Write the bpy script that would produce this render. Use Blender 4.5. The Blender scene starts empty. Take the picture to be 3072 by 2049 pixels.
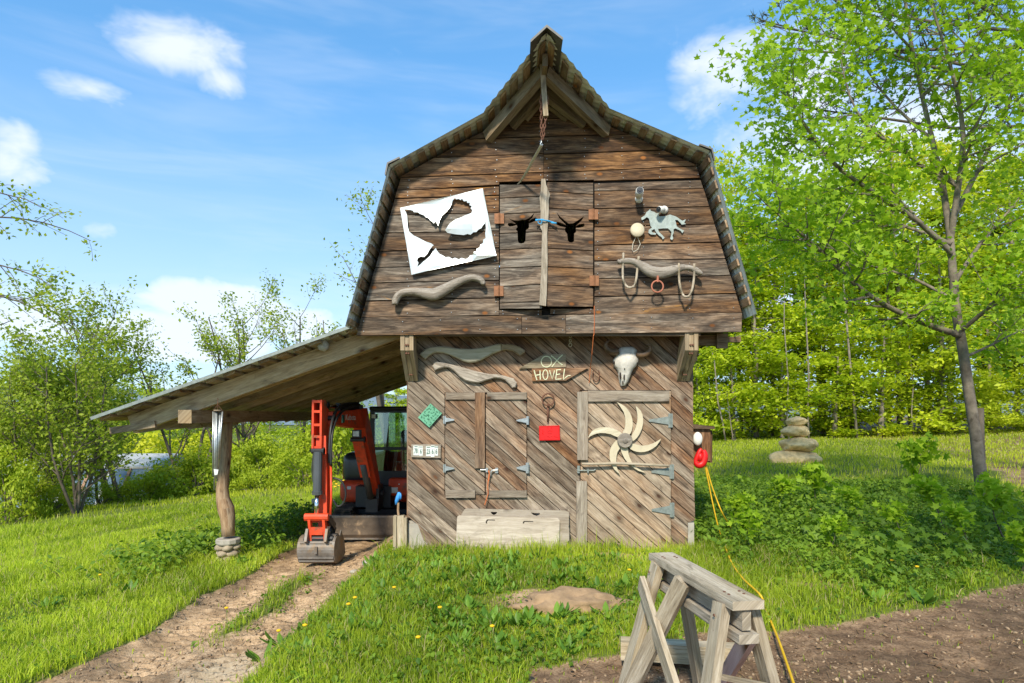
import bpy, bmesh, math, random
import numpy as np
from mathutils import Vector, Matrix
from mathutils.geometry import delaunay_2d_cdt

random.seed(7)
RNG = np.random.default_rng(11)
R = math.radians
scene = bpy.context.scene
COL = scene.collection

# ---------------------------------------------------------------- camera, sky, sun, exposure
FPX, CX, HY, D0, EYE = 1877.33, 1536.0, 1247.0, 7.25, 1.55
cam_d = bpy.data.cameras.new('camera')
cam = bpy.data.objects.new('camera', cam_d)
COL.objects.link(cam)
cam.location = (0, -D0, EYE)
cam.rotation_euler = (R(90), 0, 0)
cam_d.sensor_width = 36
cam_d.lens = 22
cam_d.shift_y = (HY - 1024.5) / 3072
cam_d.clip_start = 0.05
cam_d.clip_end = 3000
scene.camera = cam

SUN_EL, SUN_AZ = R(40), R(14)          # azimuth: how far left of straight behind the camera
sun_dir = Vector((-math.sin(SUN_AZ) * math.cos(SUN_EL), -math.cos(SUN_AZ) * math.cos(SUN_EL), math.sin(SUN_EL)))
sun_d = bpy.data.lights.new('sun', 'SUN')
sun = bpy.data.objects.new('sun', sun_d)
COL.objects.link(sun)
sun_d.energy = 2.6
sun_d.angle = R(6.0)
sun_d.color = (1.0, 0.92, 0.77)
sun.rotation_euler = (-sun_dir).to_track_quat('-Z', 'Y').to_euler()

scene.render.engine = 'CYCLES'
scene.view_settings.view_transform = 'Standard'
scene.view_settings.look = 'None'
scene.view_settings.exposure = 1.08
scene.view_settings.gamma = 1.0
scene.view_settings.use_curve_mapping = False
scene.cycles.use_denoising = True
scene.cycles.max_bounces = 8
scene.cycles.diffuse_bounces = 4
scene.cycles.transparent_max_bounces = 8


def nn(nt, typ, ins=None, **props):
    n = nt.nodes.new(typ)
    for k, v in props.items():
        setattr(n, k, v)
    for k, v in (ins or {}).items():
        s = n.inputs[k]
        if isinstance(v, bpy.types.NodeSocket):
            nt.links.new(v, s)
        else:
            s.default_value = v
    return n


def math_(nt, op, a, b=0.0, clamp=False):
    return nn(nt, 'ShaderNodeMath', {0: a, 1: b}, operation=op, use_clamp=clamp).outputs[0]


def mix_(nt, fac, a, b, mode='MIX'):
    n = nn(nt, 'ShaderNodeMix', data_type='RGBA', blend_type=mode)
    for s, v in ((n.inputs[0], fac), (n.inputs[6], a), (n.inputs[7], b)):
        if isinstance(v, bpy.types.NodeSocket):
            nt.links.new(v, s)
        else:
            s.default_value = v if not isinstance(v, (tuple, list)) or len(v) == 4 else tuple(v) + (1,)
    return n.outputs[2]


def ramp_(nt, fac, stops):
    n = nn(nt, 'ShaderNodeValToRGB', {0: fac})
    cr = n.color_ramp
    while len(cr.elements) < len(stops):
        cr.elements.new(0.5)
    for e, (p, c) in zip(cr.elements, stops):
        e.position = p
        e.color = tuple(c) + (1,) if len(c) == 3 else c
    return n.outputs[0]


def rng_(nt, v, a, b, c=0.0, d=1.0, smooth=True):
    n = nn(nt, 'ShaderNodeMapRange', {0: v, 1: a, 2: b, 3: c, 4: d})
    n.interpolation_type = 'SMOOTHSTEP' if smooth else 'LINEAR'
    return n.outputs[0]


# sky: Nishita, with cumulus and thin veils spread over the whole dome
world = bpy.data.worlds.new('World')
scene.world = world
world.use_nodes = True
world.cycles.sampling_method = 'MANUAL'
world.cycles.sample_map_resolution = 256
wt = world.node_tree
wt.nodes.clear()
sky = nn(wt, 'ShaderNodeTexSky', sky_type='NISHITA')
sky.sun_disc = False
sky.sun_elevation = SUN_EL
sky.sun_rotation = math.atan2(sun_dir.x, sun_dir.y)
sky.air_density = 1.0
sky.dust_density = 0.25
sky.ozone_density = 2.6
tc = nn(wt, 'ShaderNodeTexCoord')
dirv = tc.outputs['Generated']
sep = nn(wt, 'ShaderNodeSeparateXYZ', {0: dirv})
mapc = nn(wt, 'ShaderNodeMapping', {0: dirv, 'Scale': (1, 1, 1.7)}, vector_type='POINT')
nbig = nn(wt, 'ShaderNodeTexNoise', {0: mapc.outputs[0], 'Scale': 3.2, 'Detail': 5, 'Roughness': 0.56, 'Distortion': 0.3})
nfine = nn(wt, 'ShaderNodeTexNoise', {0: mapc.outputs[0], 'Scale': 11, 'Detail': 4, 'Roughness': 0.6, 'Distortion': 0.4})


def direction(px, py):
    return Vector(((px - CX) / FPX, 1.0, -(py - HY) / FPX)).normalized()


# cumulus where the sky carries them: heading and half-size in radians
CLOUDS = [(560, 150, .085, .04, 1), (660, 235, .05, .03, .85), (260, 265, .06, .022, .6), (20, 465, .055, .05, .75),
          (300, 690, .035, .025, .5), (660, 925, .13, .05, 1.2), (560, 1010, .17, .05, 1.2), (930, 985, .09, .04, 1.1),
          (230, 905, .05, .02, .6), (2200, 210, .11, .06, .8), (2330, 440, .09, .06, .8), (2450, 250, .08, .07, .85), (650, 385, .04, .018, .35),
          (880, 745, .09, .018, .45), (2640, 520, .2, .16, .9), (2350, 950, .2, .08, .8), (60, 985, .14, .05, .9)]
blob = None
for (px, py, rx, rz, amp) in CLOUDS:
    d = direction(px, py)
    dd = nn(wt, 'ShaderNodeVectorMath', {0: dirv, 1: d}, operation='SUBTRACT').outputs[0]
    sc = nn(wt, 'ShaderNodeVectorMath', {0: dd, 1: (1 / rx, 1 / rx, 1 / rz)}, operation='MULTIPLY').outputs[0]
    ln = nn(wt, 'ShaderNodeVectorMath', {0: sc}, operation='LENGTH').outputs['Value']
    v = rng_(wt, ln, 1.5, 0.0, 0.0, amp)
    blob = v if blob is None else math_(wt, 'MAXIMUM', blob, v)
puff = math_(wt, 'ADD', math_(wt, 'MULTIPLY', nbig.outputs[0], 0.5), math_(wt, 'MULTIPLY', nfine.outputs[0], 0.5))
cl1 = rng_(wt, math_(wt, 'ADD', blob, math_(wt, 'MULTIPLY', puff, 2.6)), 1.5, 2.25)
away = rng_(wt, sep.outputs[1], 0.2, -0.3)                     # scattered cumulus over the rest of the dome
cl2 = math_(wt, 'MULTIPLY', rng_(wt, puff, 0.52, 0.66), away)
mapv = nn(wt, 'ShaderNodeMapping', {0: dirv, 'Scale': (1, 1, 6)}, vector_type='POINT')
veil = nn(wt, 'ShaderNodeTexNoise', {0: mapv.outputs[0], 'Scale': 2.6, 'Detail': 4, 'Roughness': 0.6, 'Distortion': 0.5})
cl3 = rng_(wt, veil.outputs[0], 0.36, 0.82, 0.0, 0.2)
low = rng_(wt, sep.outputs[2], 0.5, -0.02, 0.0, 0.5)
cover = math_(wt, 'MAXIMUM', math_(wt, 'MAXIMUM', math_(wt, 'MULTIPLY', cl1, 0.8), math_(wt, 'MULTIPLY', cl2, 0.8)),
              math_(wt, 'ADD', cl3, low), clamp=True)
tint = mix_(wt, 1.0, nn(wt, 'ShaderNodeGamma', {0: sky.outputs[0], 1: 0.55}).outputs[0], (.52, 1.06, 1.52, 1), 'MULTIPLY')
skyc = mix_(wt, cover, tint, (3.45, 3.6, 3.85, 1))
bg = nn(wt, 'ShaderNodeBackground', {0: skyc, 1: 0.15})
out = nn(wt, 'ShaderNodeOutputWorld', {0: bg.outputs[0]})


# ---------------------------------------------------------------- helpers
def at(px, py, Y):
    """a point of the place seen at photo pixel (px, py) and standing at depth Y"""
    D = Y + D0
    return Vector(((px - CX) * D / FPX, Y, EYE - (py - HY) * D / FPX))


ZOOM = dict(A=(1000, 60, .61234), B=(1180, 960, .47189), C=(250, 900, .52301), Dz=(880, 1160, .35714), E=(1800, 1560, .3119),
            G=(1180, 520, .29331), H=(1750, 520, .36987), I=(1220, 980, .22969), J=(1200, 1160, .3444), K=(1680, 960, .4718),
            L=(1400, 80, .30618), F=(0, 0, 1.3067))


def az(z, x, y, Y):
    x0, y0, k = ZOOM[z]
    return at(x0 + x * k, y0 + y * k, Y)


def gnd(z, x, y, zg=.02):
    x0, y0, kk = ZOOM[z]
    px, py = x0 + x * kk, y0 + y * kk
    D = FPX * (EYE - zg) / (py - HY)
    return Vector(((px - CX) * D / FPX, D - D0, zg))


def xz(z, pts, Y):
    return [(p.x, p.z) for p in (az(z, x, y, Y) for x, y in pts)]


def inpoly(p, poly):
    x, y = p
    c = False
    n = len(poly)
    for i in range(n):
        x1, y1 = poly[i]
        x2, y2 = poly[i - 1]
        if (y1 > y) != (y2 > y) and x < (x2 - x1) * (y - y1) / (y2 - y1) + x1:
            c = not c
    return c


class MB:
    def __init__(s):
        s.v, s.f = [], []

    def add(s, vs, fs):
        o = len(s.v)
        s.v += [Vector(v) for v in vs]
        s.f += [tuple(i + o for i in f) for f in fs]
        return s

    def box(s, c, size, rot=None):
        c = Vector(c)
        hx, hy, hz = size[0] / 2, size[1] / 2, size[2] / 2
        vs = [Vector((x, y, z)) for x in (-hx, hx) for y in (-hy, hy) for z in (-hz, hz)]
        if rot is not None:
            vs = [rot @ v for v in vs]
        return s.add([c + v for v in vs], [(0, 1, 3, 2), (4, 6, 7, 5), (0, 4, 5, 1), (2, 3, 7, 6), (0, 2, 6, 4), (1, 5, 7, 3)])

    def bb(s, x0, x1, y0, y1, z0, z1):
        return s.box(((x0 + x1) / 2, (y0 + y1) / 2, (z0 + z1) / 2), (x1 - x0, y1 - y0, z1 - z0))

    def bar(s, p0, p1, w, h, up=(0, 0, 1), w1=None, h1=None):
        p0, p1 = Vector(p0), Vector(p1)
        d = (p1 - p0).normalized()
        side = d.cross(Vector(up))
        if side.length < 1e-4:
            side = d.cross(Vector((1, 0, 0)))
        side.normalize()
        u = side.cross(d).normalized()
        w1 = w if w1 is None else w1
        h1 = h if h1 is None else h1
        vs = []
        for p, a, b in ((p0, w, h), (p1, w1, h1)):
            for i, j in ((-1, -1), (1, -1), (1, 1), (-1, 1)):
                vs.append(p + side * (a / 2 * i) + u * (b / 2 * j))
        return s.add(vs, [(3, 2, 1, 0), (4, 5, 6, 7), (0, 1, 5, 4), (1, 2, 6, 5), (2, 3, 7, 6), (3, 0, 4, 7)])

    def tube(s, pts, rad, n=8, flat=None, caps=True, ref=(0, 0, 1)):
        pts = [Vector(p) for p in pts]
        m = len(pts)
        if not hasattr(rad, '__len__'):
            rad = [rad] * m
        vs, fs = [], []
        prev = None
        for i, p in enumerate(pts):
            d = (pts[min(i + 1, m - 1)] - pts[max(i - 1, 0)]).normalized()
            if prev is None:
                a = d.cross(Vector(ref))
                if a.length < .05:
                    a = d.cross(Vector((1, 0, .2)))
            else:
                a = prev - d * prev.dot(d)
            a.normalize()
            prev = a
            b = d.cross(a)
            r = rad[i]
            ra, rb = (r, r) if not hasattr(r, '__len__') else r
            for k in range(n):
                t = 2 * math.pi * k / n
                vs.append(p + a * (math.cos(t) * ra) + b * (math.sin(t) * rb))
        for i in range(m - 1):
            for k in range(n):
                k2 = (k + 1) % n
                fs.append((i * n + k, i * n + k2, (i + 1) * n + k2, (i + 1) * n + k))
        if caps:
            fs.append(tuple(range(n))[::-1])
            fs.append(tuple((m - 1) * n + k for k in range(n)))
        return s.add(vs, fs)

    def ring(s, c, R_, r, ax=(0, 1, 0), n=20, m=6, sweep=2 * math.pi, start=0.0):
        c = Vector(c)
        ax = Vector(ax).normalized()
        a = ax.orthogonal().normalized()
        b = ax.cross(a)
        k = n if abs(sweep - 2 * math.pi) < 1e-6 else n + 1
        pts = [c + (a * math.cos(start + sweep * i / n) + b * math.sin(start + sweep * i / n)) * R_ for i in range(k)]
        if k == n:
            pts.append(pts[0]); pts.append(pts[1])
            return s.tube(pts[:-1], r, m, caps=False, ref=ax)
        return s.tube(pts, r, m, ref=ax)

    def lathe(s, prof, c, n=14, ax=None):
        """prof: (radius, height)"""
        c = Vector(c)
        rot = Matrix.Identity(3) if ax is None else Vector((0, 0, 1)).rotation_difference(Vector(ax)).to_matrix()
        vs, fs = [], []
        for r, h in prof:
            for k in range(n):
                t = 2 * math.pi * k / n
                vs.append(c + rot @ Vector((r * math.cos(t), r * math.sin(t), h)))
        for i in range(len(prof) - 1):
            for k in range(n):
                k2 = (k + 1) % n
                fs.append((i * n + k, i * n + k2, (i + 1) * n + k2, (i + 1) * n + k))
        fs.append(tuple(range(n))[::-1])
        fs.append(tuple((len(prof) - 1) * n + k for k in range(n)))
        return s.add(vs, fs)

    def blob(s, c, rad, sub=3, rough=0.0, seed=0, rot=None, freq=1.6):
        """a stone: subdivided icosphere pushed about by noise"""
        from mathutils import noise
        bm = bmesh.new()
        bmesh.ops.create_icosphere(bm, subdivisions=sub, radius=1)
        c = Vector(c)
        vs = []
        for v in bm.verts:
            k = 1 + rough * (noise.noise(v.co * freq + Vector((seed * 7.3, seed * 3.1, 0))) + .4 * noise.noise(v.co * freq * 3 + Vector((seed, 0, 9))))
            p = Vector((v.co.x * rad[0], v.co.y * rad[1], v.co.z * rad[2])) * k
            if rot is not None:
                p = rot @ p
            vs.append(c + p)
        bm.verts.index_update()
        fs = [tuple(v.index for v in f.verts) for f in bm.faces]
        bm.free()
        return s.add(vs, fs)

    def plate(s, outer, to3, th, holes=(), clips=(), extra=()):
        """a flat piece cut from a sheet: outline, cut-outs and clipping outlines in 2-D"""
        vs, es = [], []
        for poly in [outer] + list(holes) + list(clips):
            o = len(vs)
            n = len(poly)
            vs += [Vector(p) for p in poly]
            es += [(o + i, o + (i + 1) % n) for i in range(n)]
        vs += [Vector(p) for p in extra]
        r = delaunay_2d_cdt(vs, es, [], 0, 1e-5)
        pv, pf = r[0], r[2]
        keep = []
        for f in pf:
            cx = sum(pv[i].x for i in f) / 3
            cy = sum(pv[i].y for i in f) / 3
            a = (pv[f[1]] - pv[f[0]]).cross(pv[f[2]] - pv[f[0]])
            if abs(a) < 1e-9:
                continue
            if not inpoly((cx, cy), outer) or any(inpoly((cx, cy), h) for h in holes) or any(not inpoly((cx, cy), q) for q in clips):
                continue
            keep.append(f if a > 0 else f[::-1])
        if not keep:
            return s
        used = sorted({i for f in keep for i in f})
        ix = {i: k for k, i in enumerate(used)}
        n = len(used)
        th = Vector(th)
        front = [Vector(to3(pv[i].x, pv[i].y)) for i in used]
        allv = front + [p + th for p in front]
        fs = []
        cnt = {}
        for f in keep:
            g = tuple(ix[i] for i in f)
            fs.append(g)
            fs.append(tuple(i + n for i in g[::-1]))
            for k in range(3):
                e = (g[k], g[(k + 1) % 3])
                cnt[e] = 1
        for (a, b) in cnt:
            if (b, a) not in cnt:
                fs.append((b, a, a + n, b + n))
        return s.add(allv, fs)

    def islands(s):
        """the separate pieces of this mesh, each on its own"""
        par = list(range(len(s.v)))

        def find(i):
            while par[i] != i:
                par[i] = par[par[i]]
                i = par[i]
            return i
        for f in s.f:
            for i in f[1:]:
                par[find(i)] = find(f[0])
        groups = {}
        for f in s.f:
            groups.setdefault(find(f[0]), []).append(f)
        out = []
        for fs in groups.values():
            used = sorted({i for f in fs for i in f})
            ix = {i: k for k, i in enumerate(used)}
            m = MB()
            m.v = [s.v[i] for i in used]
            m.f = [tuple(ix[i] for i in f) for f in fs]
            out.append(m)
        return out

    def build(s, name, mat, parent=None, grain=None, smooth=False, color=None, origin=None, recalc=False):
        if parent is not None:
            o = Vector(parent['_org']) if '_org' in parent else Vector((0, 0, 0))
        elif origin is not None:
            o = Vector(origin)
        else:
            xs = [v.x for v in s.v]; ys = [v.y for v in s.v]; zs = [v.z for v in s.v]
            o = Vector(((min(xs) + max(xs)) / 2, (min(ys) + max(ys)) / 2, min(zs)))
        me = bpy.data.meshes.new(name)
        me.from_pydata([tuple(v - o) for v in s.v], [], s.f)
        me.update()
        if recalc:
            bm = bmesh.new(); bm.from_mesh(me)
            bmesh.ops.recalc_face_normals(bm, faces=bm.faces)
            bm.to_mesh(me); bm.free()
        if grain is not None:
            g = Vector(grain).normalized()
            uvl = me.uv_layers.new(name='UVMap')
            data = np.zeros(len(me.loops) * 2, dtype=np.float32)
            for poly in me.polygons:
                nrm = poly.normal
                if abs(nrm.dot(g)) > .85:
                    a = g.orthogonal().normalized()
                    b = g.cross(a)
                    for li in poly.loop_indices:
                        p = s.v[me.loops[li].vertex_index]
                        data[2 * li] = p.dot(a) * .15
                        data[2 * li + 1] = p.dot(b)
                else:
                    b = nrm.cross(g).normalized()
                    for li in poly.loop_indices:
                        p = s.v[me.loops[li].vertex_index]
                        data[2 * li] = p.dot(g)
                        data[2 * li + 1] = p.dot(b)
            uvl.data.foreach_set('uv', data)
        if smooth:
            me.polygons.foreach_set('use_smooth', [True] * len(me.polygons))
        if mat is not None:
            me.materials.append(mat)
        ob = bpy.data.objects.new(name, me)
        COL.objects.link(ob)
        if parent is not None:
            ob.parent = parent
        else:
            ob.location = o
        ob['_org'] = tuple(o)
        if color:
            ob.color = tuple(color) + (1,) * (4 - len(color))
        return ob


def tag(o, label, cat=None, group=None, kind=None):
    if label:
        o['label'] = label
    if cat:
        o['category'] = cat
    if group:
        o['group'] = group
    if kind:
        o['kind'] = kind
    return o


def empty(name, loc, label, cat, group=None):
    o = bpy.data.objects.new(name, None)
    COL.objects.link(o)
    o.location = loc
    o.empty_display_size = .2
    o['_org'] = tuple(loc)
    return tag(o, label, cat, group)


def text_mb(txt, size, to3, depth, fat=0.0, squeeze=1.0):
    """lettering as geometry; to3 maps the flat text onto its surface"""
    cu = bpy.data.curves.new('lettering', 'FONT')
    cu.body = txt
    cu.size = size
    cu.offset = fat
    cu.resolution_u = 3
    cu.align_x = 'CENTER'
    cu.align_y = 'CENTER'
    ob = bpy.data.objects.new('lettering', cu)
    COL.objects.link(ob)
    dg = bpy.context.evaluated_depsgraph_get()
    me = bpy.data.meshes.new_from_object(ob.evaluated_get(dg))
    m = MB()
    m.add([to3(v.co.x * squeeze, v.co.y) for v in me.vertices], [tuple(p.vertices) for p in me.polygons])
    bpy.data.objects.remove(ob)
    bpy.data.curves.remove(cu)
    bpy.data.meshes.remove(me)
    return m


def jit(a):
    return random.uniform(-a, a)


# ---------------------------------------------------------------- materials
def new_mat(name):
    m = bpy.data.materials.new(name)
    m.use_nodes = True
    nt = m.node_tree
    nt.nodes.clear()
    bs = nn(nt, 'ShaderNodeBsdfPrincipled')
    nn(nt, 'ShaderNodeOutputMaterial', {0: bs.outputs[0]})
    return m, nt, bs


def wood(name, fresh, grey, knots=0.5, knot_col=(.34, .13, .035), rough=.8, bump=.35, stain=1.0, dark=(.03, .02, .014), resin=0.0):
    """weathered timber: grain along U; object colour R = brightness, G = how grey, B = how knotty"""
    m, nt, bs = new_mat(name)
    oi = nn(nt, 'ShaderNodeObjectInfo')
    oc = nn(nt, 'ShaderNodeSeparateColor', {0: oi.outputs['Color']})
    uv = nn(nt, 'ShaderNodeUVMap').outputs[0]
    off = nn(nt, 'ShaderNodeCombineXYZ', {0: math_(nt, 'MULTIPLY', oi.outputs['Random'], 37.0), 1: math_(nt, 'MULTIPLY', oi.outputs['Random'], 91.0), 2: 0.0})
    p = nn(nt, 'ShaderNodeVectorMath', {0: uv, 1: off.outputs[0]}, operation='ADD').outputs[0]

    def noise(sx, sy, scale=1.0, detail=4, rgh=.6, dist=0.0):
        mp = nn(nt, 'ShaderNodeVectorMath', {0: p, 1: (sx, sy, 1)}, operation='MULTIPLY').outputs[0]
        return nn(nt, 'ShaderNodeTexNoise', {0: mp, 'Scale': scale, 'Detail': detail, 'Roughness': rgh, 'Distortion': dist}).outputs[0]
    n1 = noise(2.0, 17, 1, 6, .62, 1.3)
    n2 = noise(.9, 4.2, 1, 4, .55, .5)
    n3 = noise(7, 110, 1, 3, .7)
    n4 = noise(3.2, 7, 1, 5, .65, .8)
    g = math_(nt, 'ADD', math_(nt, 'MULTIPLY', n1, .6), math_(nt, 'MULTIPLY', n3, .4))
    g = rng_(nt, g, .24, .76, 0, 1, False)
    cf = ramp_(nt, g, fresh)
    cg = ramp_(nt, g, grey)
    w = math_(nt, 'ADD', oc.outputs[1], math_(nt, 'MULTIPLY', math_(nt, 'SUBTRACT', n2, .5), 2.2 * stain), clamp=True)
    col = mix_(nt, w, cf, cg)
    if resin:
        n5 = noise(1.1, 5.5, 1, 4, .6, 1.6)
        col = mix_(nt, rng_(nt, n5, .64, .74, 0, resin), col, ramp_(nt, g, [(.2, (.20, .085, .02)), (.8, (.52, .27, .075))]))
    blot = rng_(nt, n4, .56, .74, 0, .6)
    col = mix_(nt, blot, col, dark + (1,))
    mp = nn(nt, 'ShaderNodeVectorMath', {0: p, 1: (3.0, 5.2, 1)}, operation='MULTIPLY').outputs[0]
    vo = nn(nt, 'ShaderNodeTexVoronoi', {0: mp, 'Scale': 1.0, 'Randomness': .9}, voronoi_dimensions='2D')
    cs = nn(nt, 'ShaderNodeSeparateColor', {0: vo.outputs['Color']})
    on = math_(nt, 'LESS_THAN', cs.outputs[0], math_(nt, 'MULTIPLY', oc.outputs[2], knots))
    k1 = math_(nt, 'MULTIPLY', rng_(nt, vo.outputs['Distance'], .13, .04), on)
    k2 = math_(nt, 'MULTIPLY', rng_(nt, vo.outputs['Distance'], .32, .10, 0, .55), on)
    col = mix_(nt, k2, col, dark + (1,))
    col = mix_(nt, k1, col, mix_(nt, cs.outputs[1], (knot_col[0] * .3, knot_col[1] * .3, knot_col[2] * .4, 1), knot_col + (1,)))
    br = nn(nt, 'ShaderNodeCombineColor', {0: oc.outputs[0], 1: oc.outputs[0], 2: oc.outputs[0]})
    col = mix_(nt, 1.0, col, br.outputs[0], 'MULTIPLY')
    bp = nn(nt, 'ShaderNodeBump', {'Height': g, 'Strength': bump, 'Distance': .012})
    for k, v in (('Base Color', col), ('Normal', bp.outputs[0])):
        nt.links.new(v, bs.inputs[k])
    bs.inputs['Roughness'].default_value = rough
    bs.inputs['Specular IOR Level'].default_value = .2
    return m


def plain(name, col, rough=.6, metal=0.0, var=.25, scale=8.0, bump=0.0, spec=.4, dirt=None, coat=0.0):
    """painted, stone or metal surface with mottling, wear and optional dirt"""
    m, nt, bs = new_mat(name)
    tcn = nn(nt, 'ShaderNodeTexCoord').outputs['Object']
    n = nn(nt, 'ShaderNodeTexNoise', {0: tcn, 'Scale': scale, 'Detail': 6, 'Roughness': .62}).outputs[0]
    lo = tuple(c * (1 - var) for c in col)
    hi = tuple(min(1, c * (1 + var)) for c in col)
    c = ramp_(nt, n, [(.3, lo), (.7, hi)])
    if dirt:
        n2 = nn(nt, 'ShaderNodeTexNoise', {0: tcn, 'Scale': dirt[1], 'Detail': 8, 'Roughness': .7, 'Distortion': .4}).outputs[0]
        c = mix_(nt, rng_(nt, n2, dirt[2], dirt[3]), c, dirt[0] + (1,))
    nt.links.new(c, bs.inputs['Base Color'])
    bs.inputs['Roughness'].default_value = rough
    bs.inputs['Metallic'].default_value = metal
    bs.inputs['Specular IOR Level'].default_value = spec
    bs.inputs['Coat Weight'].default_value = coat
    if bump:
        b = nn(nt, 'ShaderNodeBump', {'Height': n, 'Strength': bump, 'Distance': .02})
        nt.links.new(b.outputs[0], bs.inputs['Normal'])
    return m


def leafmat(name, lo, hi, trans=.35, rough=.5, tcol=None, patch=.0, straw=None):
    """foliage: colour varies from leaf to leaf (attribute rnd), part of the light passes through"""
    m, nt, bs = new_mat(name)
    at_ = nn(nt, 'ShaderNodeAttribute', attribute_name='rnd').outputs['Fac']
    if patch:
        geo = nn(nt, 'ShaderNodeNewGeometry').outputs['Position']
        pn = nn(nt, 'ShaderNodeTexNoise', {0: geo, 'Scale': .9, 'Detail': 3}).outputs[0]
        at_ = math_(nt, 'ADD', at_, math_(nt, 'MULTIPLY', math_(nt, 'SUBTRACT', pn, .5), patch), clamp=True)
    c = ramp_(nt, at_, [(0, lo), (1, hi)])
    if straw:
        raw = nn(nt, 'ShaderNodeAttribute', attribute_name='rnd').outputs['Fac']
        c = mix_(nt, math_(nt, 'GREATER_THAN', raw, 1.5), c, straw + (1,))
    nt.links.new(c, bs.inputs['Base Color'])
    bs.inputs['Roughness'].default_value = rough
    bs.inputs['Specular IOR Level'].default_value = .25
    tr = nn(nt, 'ShaderNodeBsdfTranslucent', {0: mix_(nt, 1.0, c, tcol or (1.15, 1.2, .6, 1), 'MULTIPLY')})
    mx = nn(nt, 'ShaderNodeMixShader', {0: trans, 1: bs.outputs[0], 2: tr.outputs[0]})
    o = [n for n in nt.nodes if n.type == 'OUTPUT_MATERIAL'][0]
    nt.links.new(mx.outputs[0], o.inputs[0])
    return m


M = {}
M['barn_hi'] = wood('weathered_pine_siding',
                    [(.2, (.022, .012, .007)), (.42, (.085, .042, .02)), (.6, (.20, .10, .04)), (.82, (.37, .2, .085))],
                    [(.2, (.03, .024, .02)), (.42, (.095, .078, .062)), (.6, (.2, .168, .135)), (.85, (.40, .345, .28))], knots=.2, resin=.9)
M['barn_lo'] = wood('weathered_diagonal_boards',
                    [(.2, (.05, .022, .01)), (.42, (.16, .072, .033)), (.6, (.29, .14, .062)), (.82, (.42, .23, .115))],
                    [(.2, (.07, .05, .036)), (.42, (.19, .145, .105)), (.6, (.32, .255, .19)), (.85, (.46, .38, .295))], knots=.2, knot_col=(.13, .06, .03))
M['door'] = wood('weathered_door_boards',
                 [(.25, (.1, .06, .035)), (.5, (.25, .15, .085)), (.8, (.42, .29, .18))],
                 [(.2, (.12, .09, .062)), (.5, (.27, .21, .15)), (.8, (.43, .35, .265))], knots=.2, knot_col=(.14, .07, .035))
M['trim'] = wood('silvered_trim',
                 [(.25, (.16, .12, .085)), (.5, (.34, .26, .19)), (.8, (.5, .41, .32))],
                 [(.2, (.17, .14, .11)), (.5, (.33, .28, .22)), (.8, (.5, .44, .36))], knots=.1, knot_col=(.15, .08, .04))
M['rafter'] = wood('rafter_timber',
                   [(.2, (.24, .15, .075)), (.5, (.46, .32, .18)), (.8, (.62, .47, .29))],
                   [(.2, (.18, .14, .09)), (.5, (.36, .29, .2)), (.8, (.52, .44, .32))], knots=.25, knot_col=(.16, .07, .03))
M['purlin'] = wood('purlin_boards',
                   [(.25, (.15, .085, .045)), (.5, (.32, .195, .105)), (.8, (.46, .32, .19))],
                   [(.25, (.14, .115, .085)), (.5, (.29, .24, .175)), (.8, (.44, .38, .29))], knots=.2)
M['log'] = wood('peeled_log', [(.25, (.2, .11, .055)), (.5, (.36, .22, .12)), (.8, (.5, .35, .21))],
                [(.25, (.2, .15, .1)), (.5, (.36, .28, .2)), (.8, (.48, .4, .3))], knots=.3, knot_col=(.12, .055, .025), bump=.3)
M['drift'] = wood('driftwood', [(.25, (.16, .125, .09)), (.5, (.30, .245, .19)), (.8, (.44, .38, .31))],
                  [(.25, (.15, .13, .11)), (.5, (.29, .255, .215)), (.8, (.44, .40, .345))], knots=.1, knot_col=(.1, .06, .04), bump=.5)
M['pale_yoke'] = wood('scraped_yoke_wood', [(.25, (.33, .28, .18)), (.5, (.5, .44, .31)), (.8, (.6, .54, .41))],
                      [(.25, (.33, .29, .2)), (.5, (.47, .42, .31)), (.8, (.58, .53, .41))], knots=.05, bump=.15, stain=.3)
M['plywood'] = wood('bleached_plywood', [(.2, (.22, .165, .11)), (.5, (.34, .27, .2)), (.8, (.44, .36, .27))],
                    [(.2, (.28, .225, .17)), (.5, (.45, .38, .3)), (.8, (.56, .49, .4))], knots=.12, knot_col=(.2, .14, .1), bump=.25, dark=(.2, .16, .12))
M['saw'] = wood('sawhorse_timber', [(.2, (.20, .15, .085)), (.5, (.38, .30, .19)), (.8, (.54, .45, .31))],
                [(.2, (.19, .155, .115)), (.5, (.38, .32, .245)), (.8, (.58, .51, .41))], knots=.2, knot_col=(.12, .09, .06), bump=.5, dark=(.1, .08, .05))
M['dark'] = plain('dark_backing', (.012, .01, .008), .9)
M['concrete'] = plain('pale_concrete', (.4, .36, .3), .9, var=.2, bump=.3)
M['roofmetal'] = plain('galvanised_roofing', (.72, .76, .72), .6, metal=.0, var=.18, scale=3, dirt=((.16, .14, .1), 2.0, .55, .8))
M['roofunder'] = M['roofmetal']
M['flash'] = plain('dull_flashing', (.15, .145, .135), .6, metal=.3, var=.25, scale=6)
M['galv'] = plain('galvanised_steel', (.5, .52, .51), .38, metal=.8, var=.2, scale=30)
M['oldgalv'] = plain('dull_green_galvanised', (.25, .28, .26), .6, metal=.4, var=.25, scale=25, dirt=((.2, .12, .07), 14, .6, .8))
M['rust'] = plain('rusty_iron', (.17, .08, .05), .85, metal=.2, var=.4, scale=30, bump=.3)
M['copper'] = plain('copper_hinge', (.27, .12, .055), .6, metal=.3, var=.25, scale=30)
# ---------------------------------------------------------------- the barn
YU = -0.38                                   # front plane of the upper wall
barn = empty('barn', (.35, 0, 0), 'two storey weathered wooden barn with gambrel roof and open lean-to on its left', 'barn')
barn_org = barn['_org']
TH = Vector((0, .024, 0))

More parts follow.
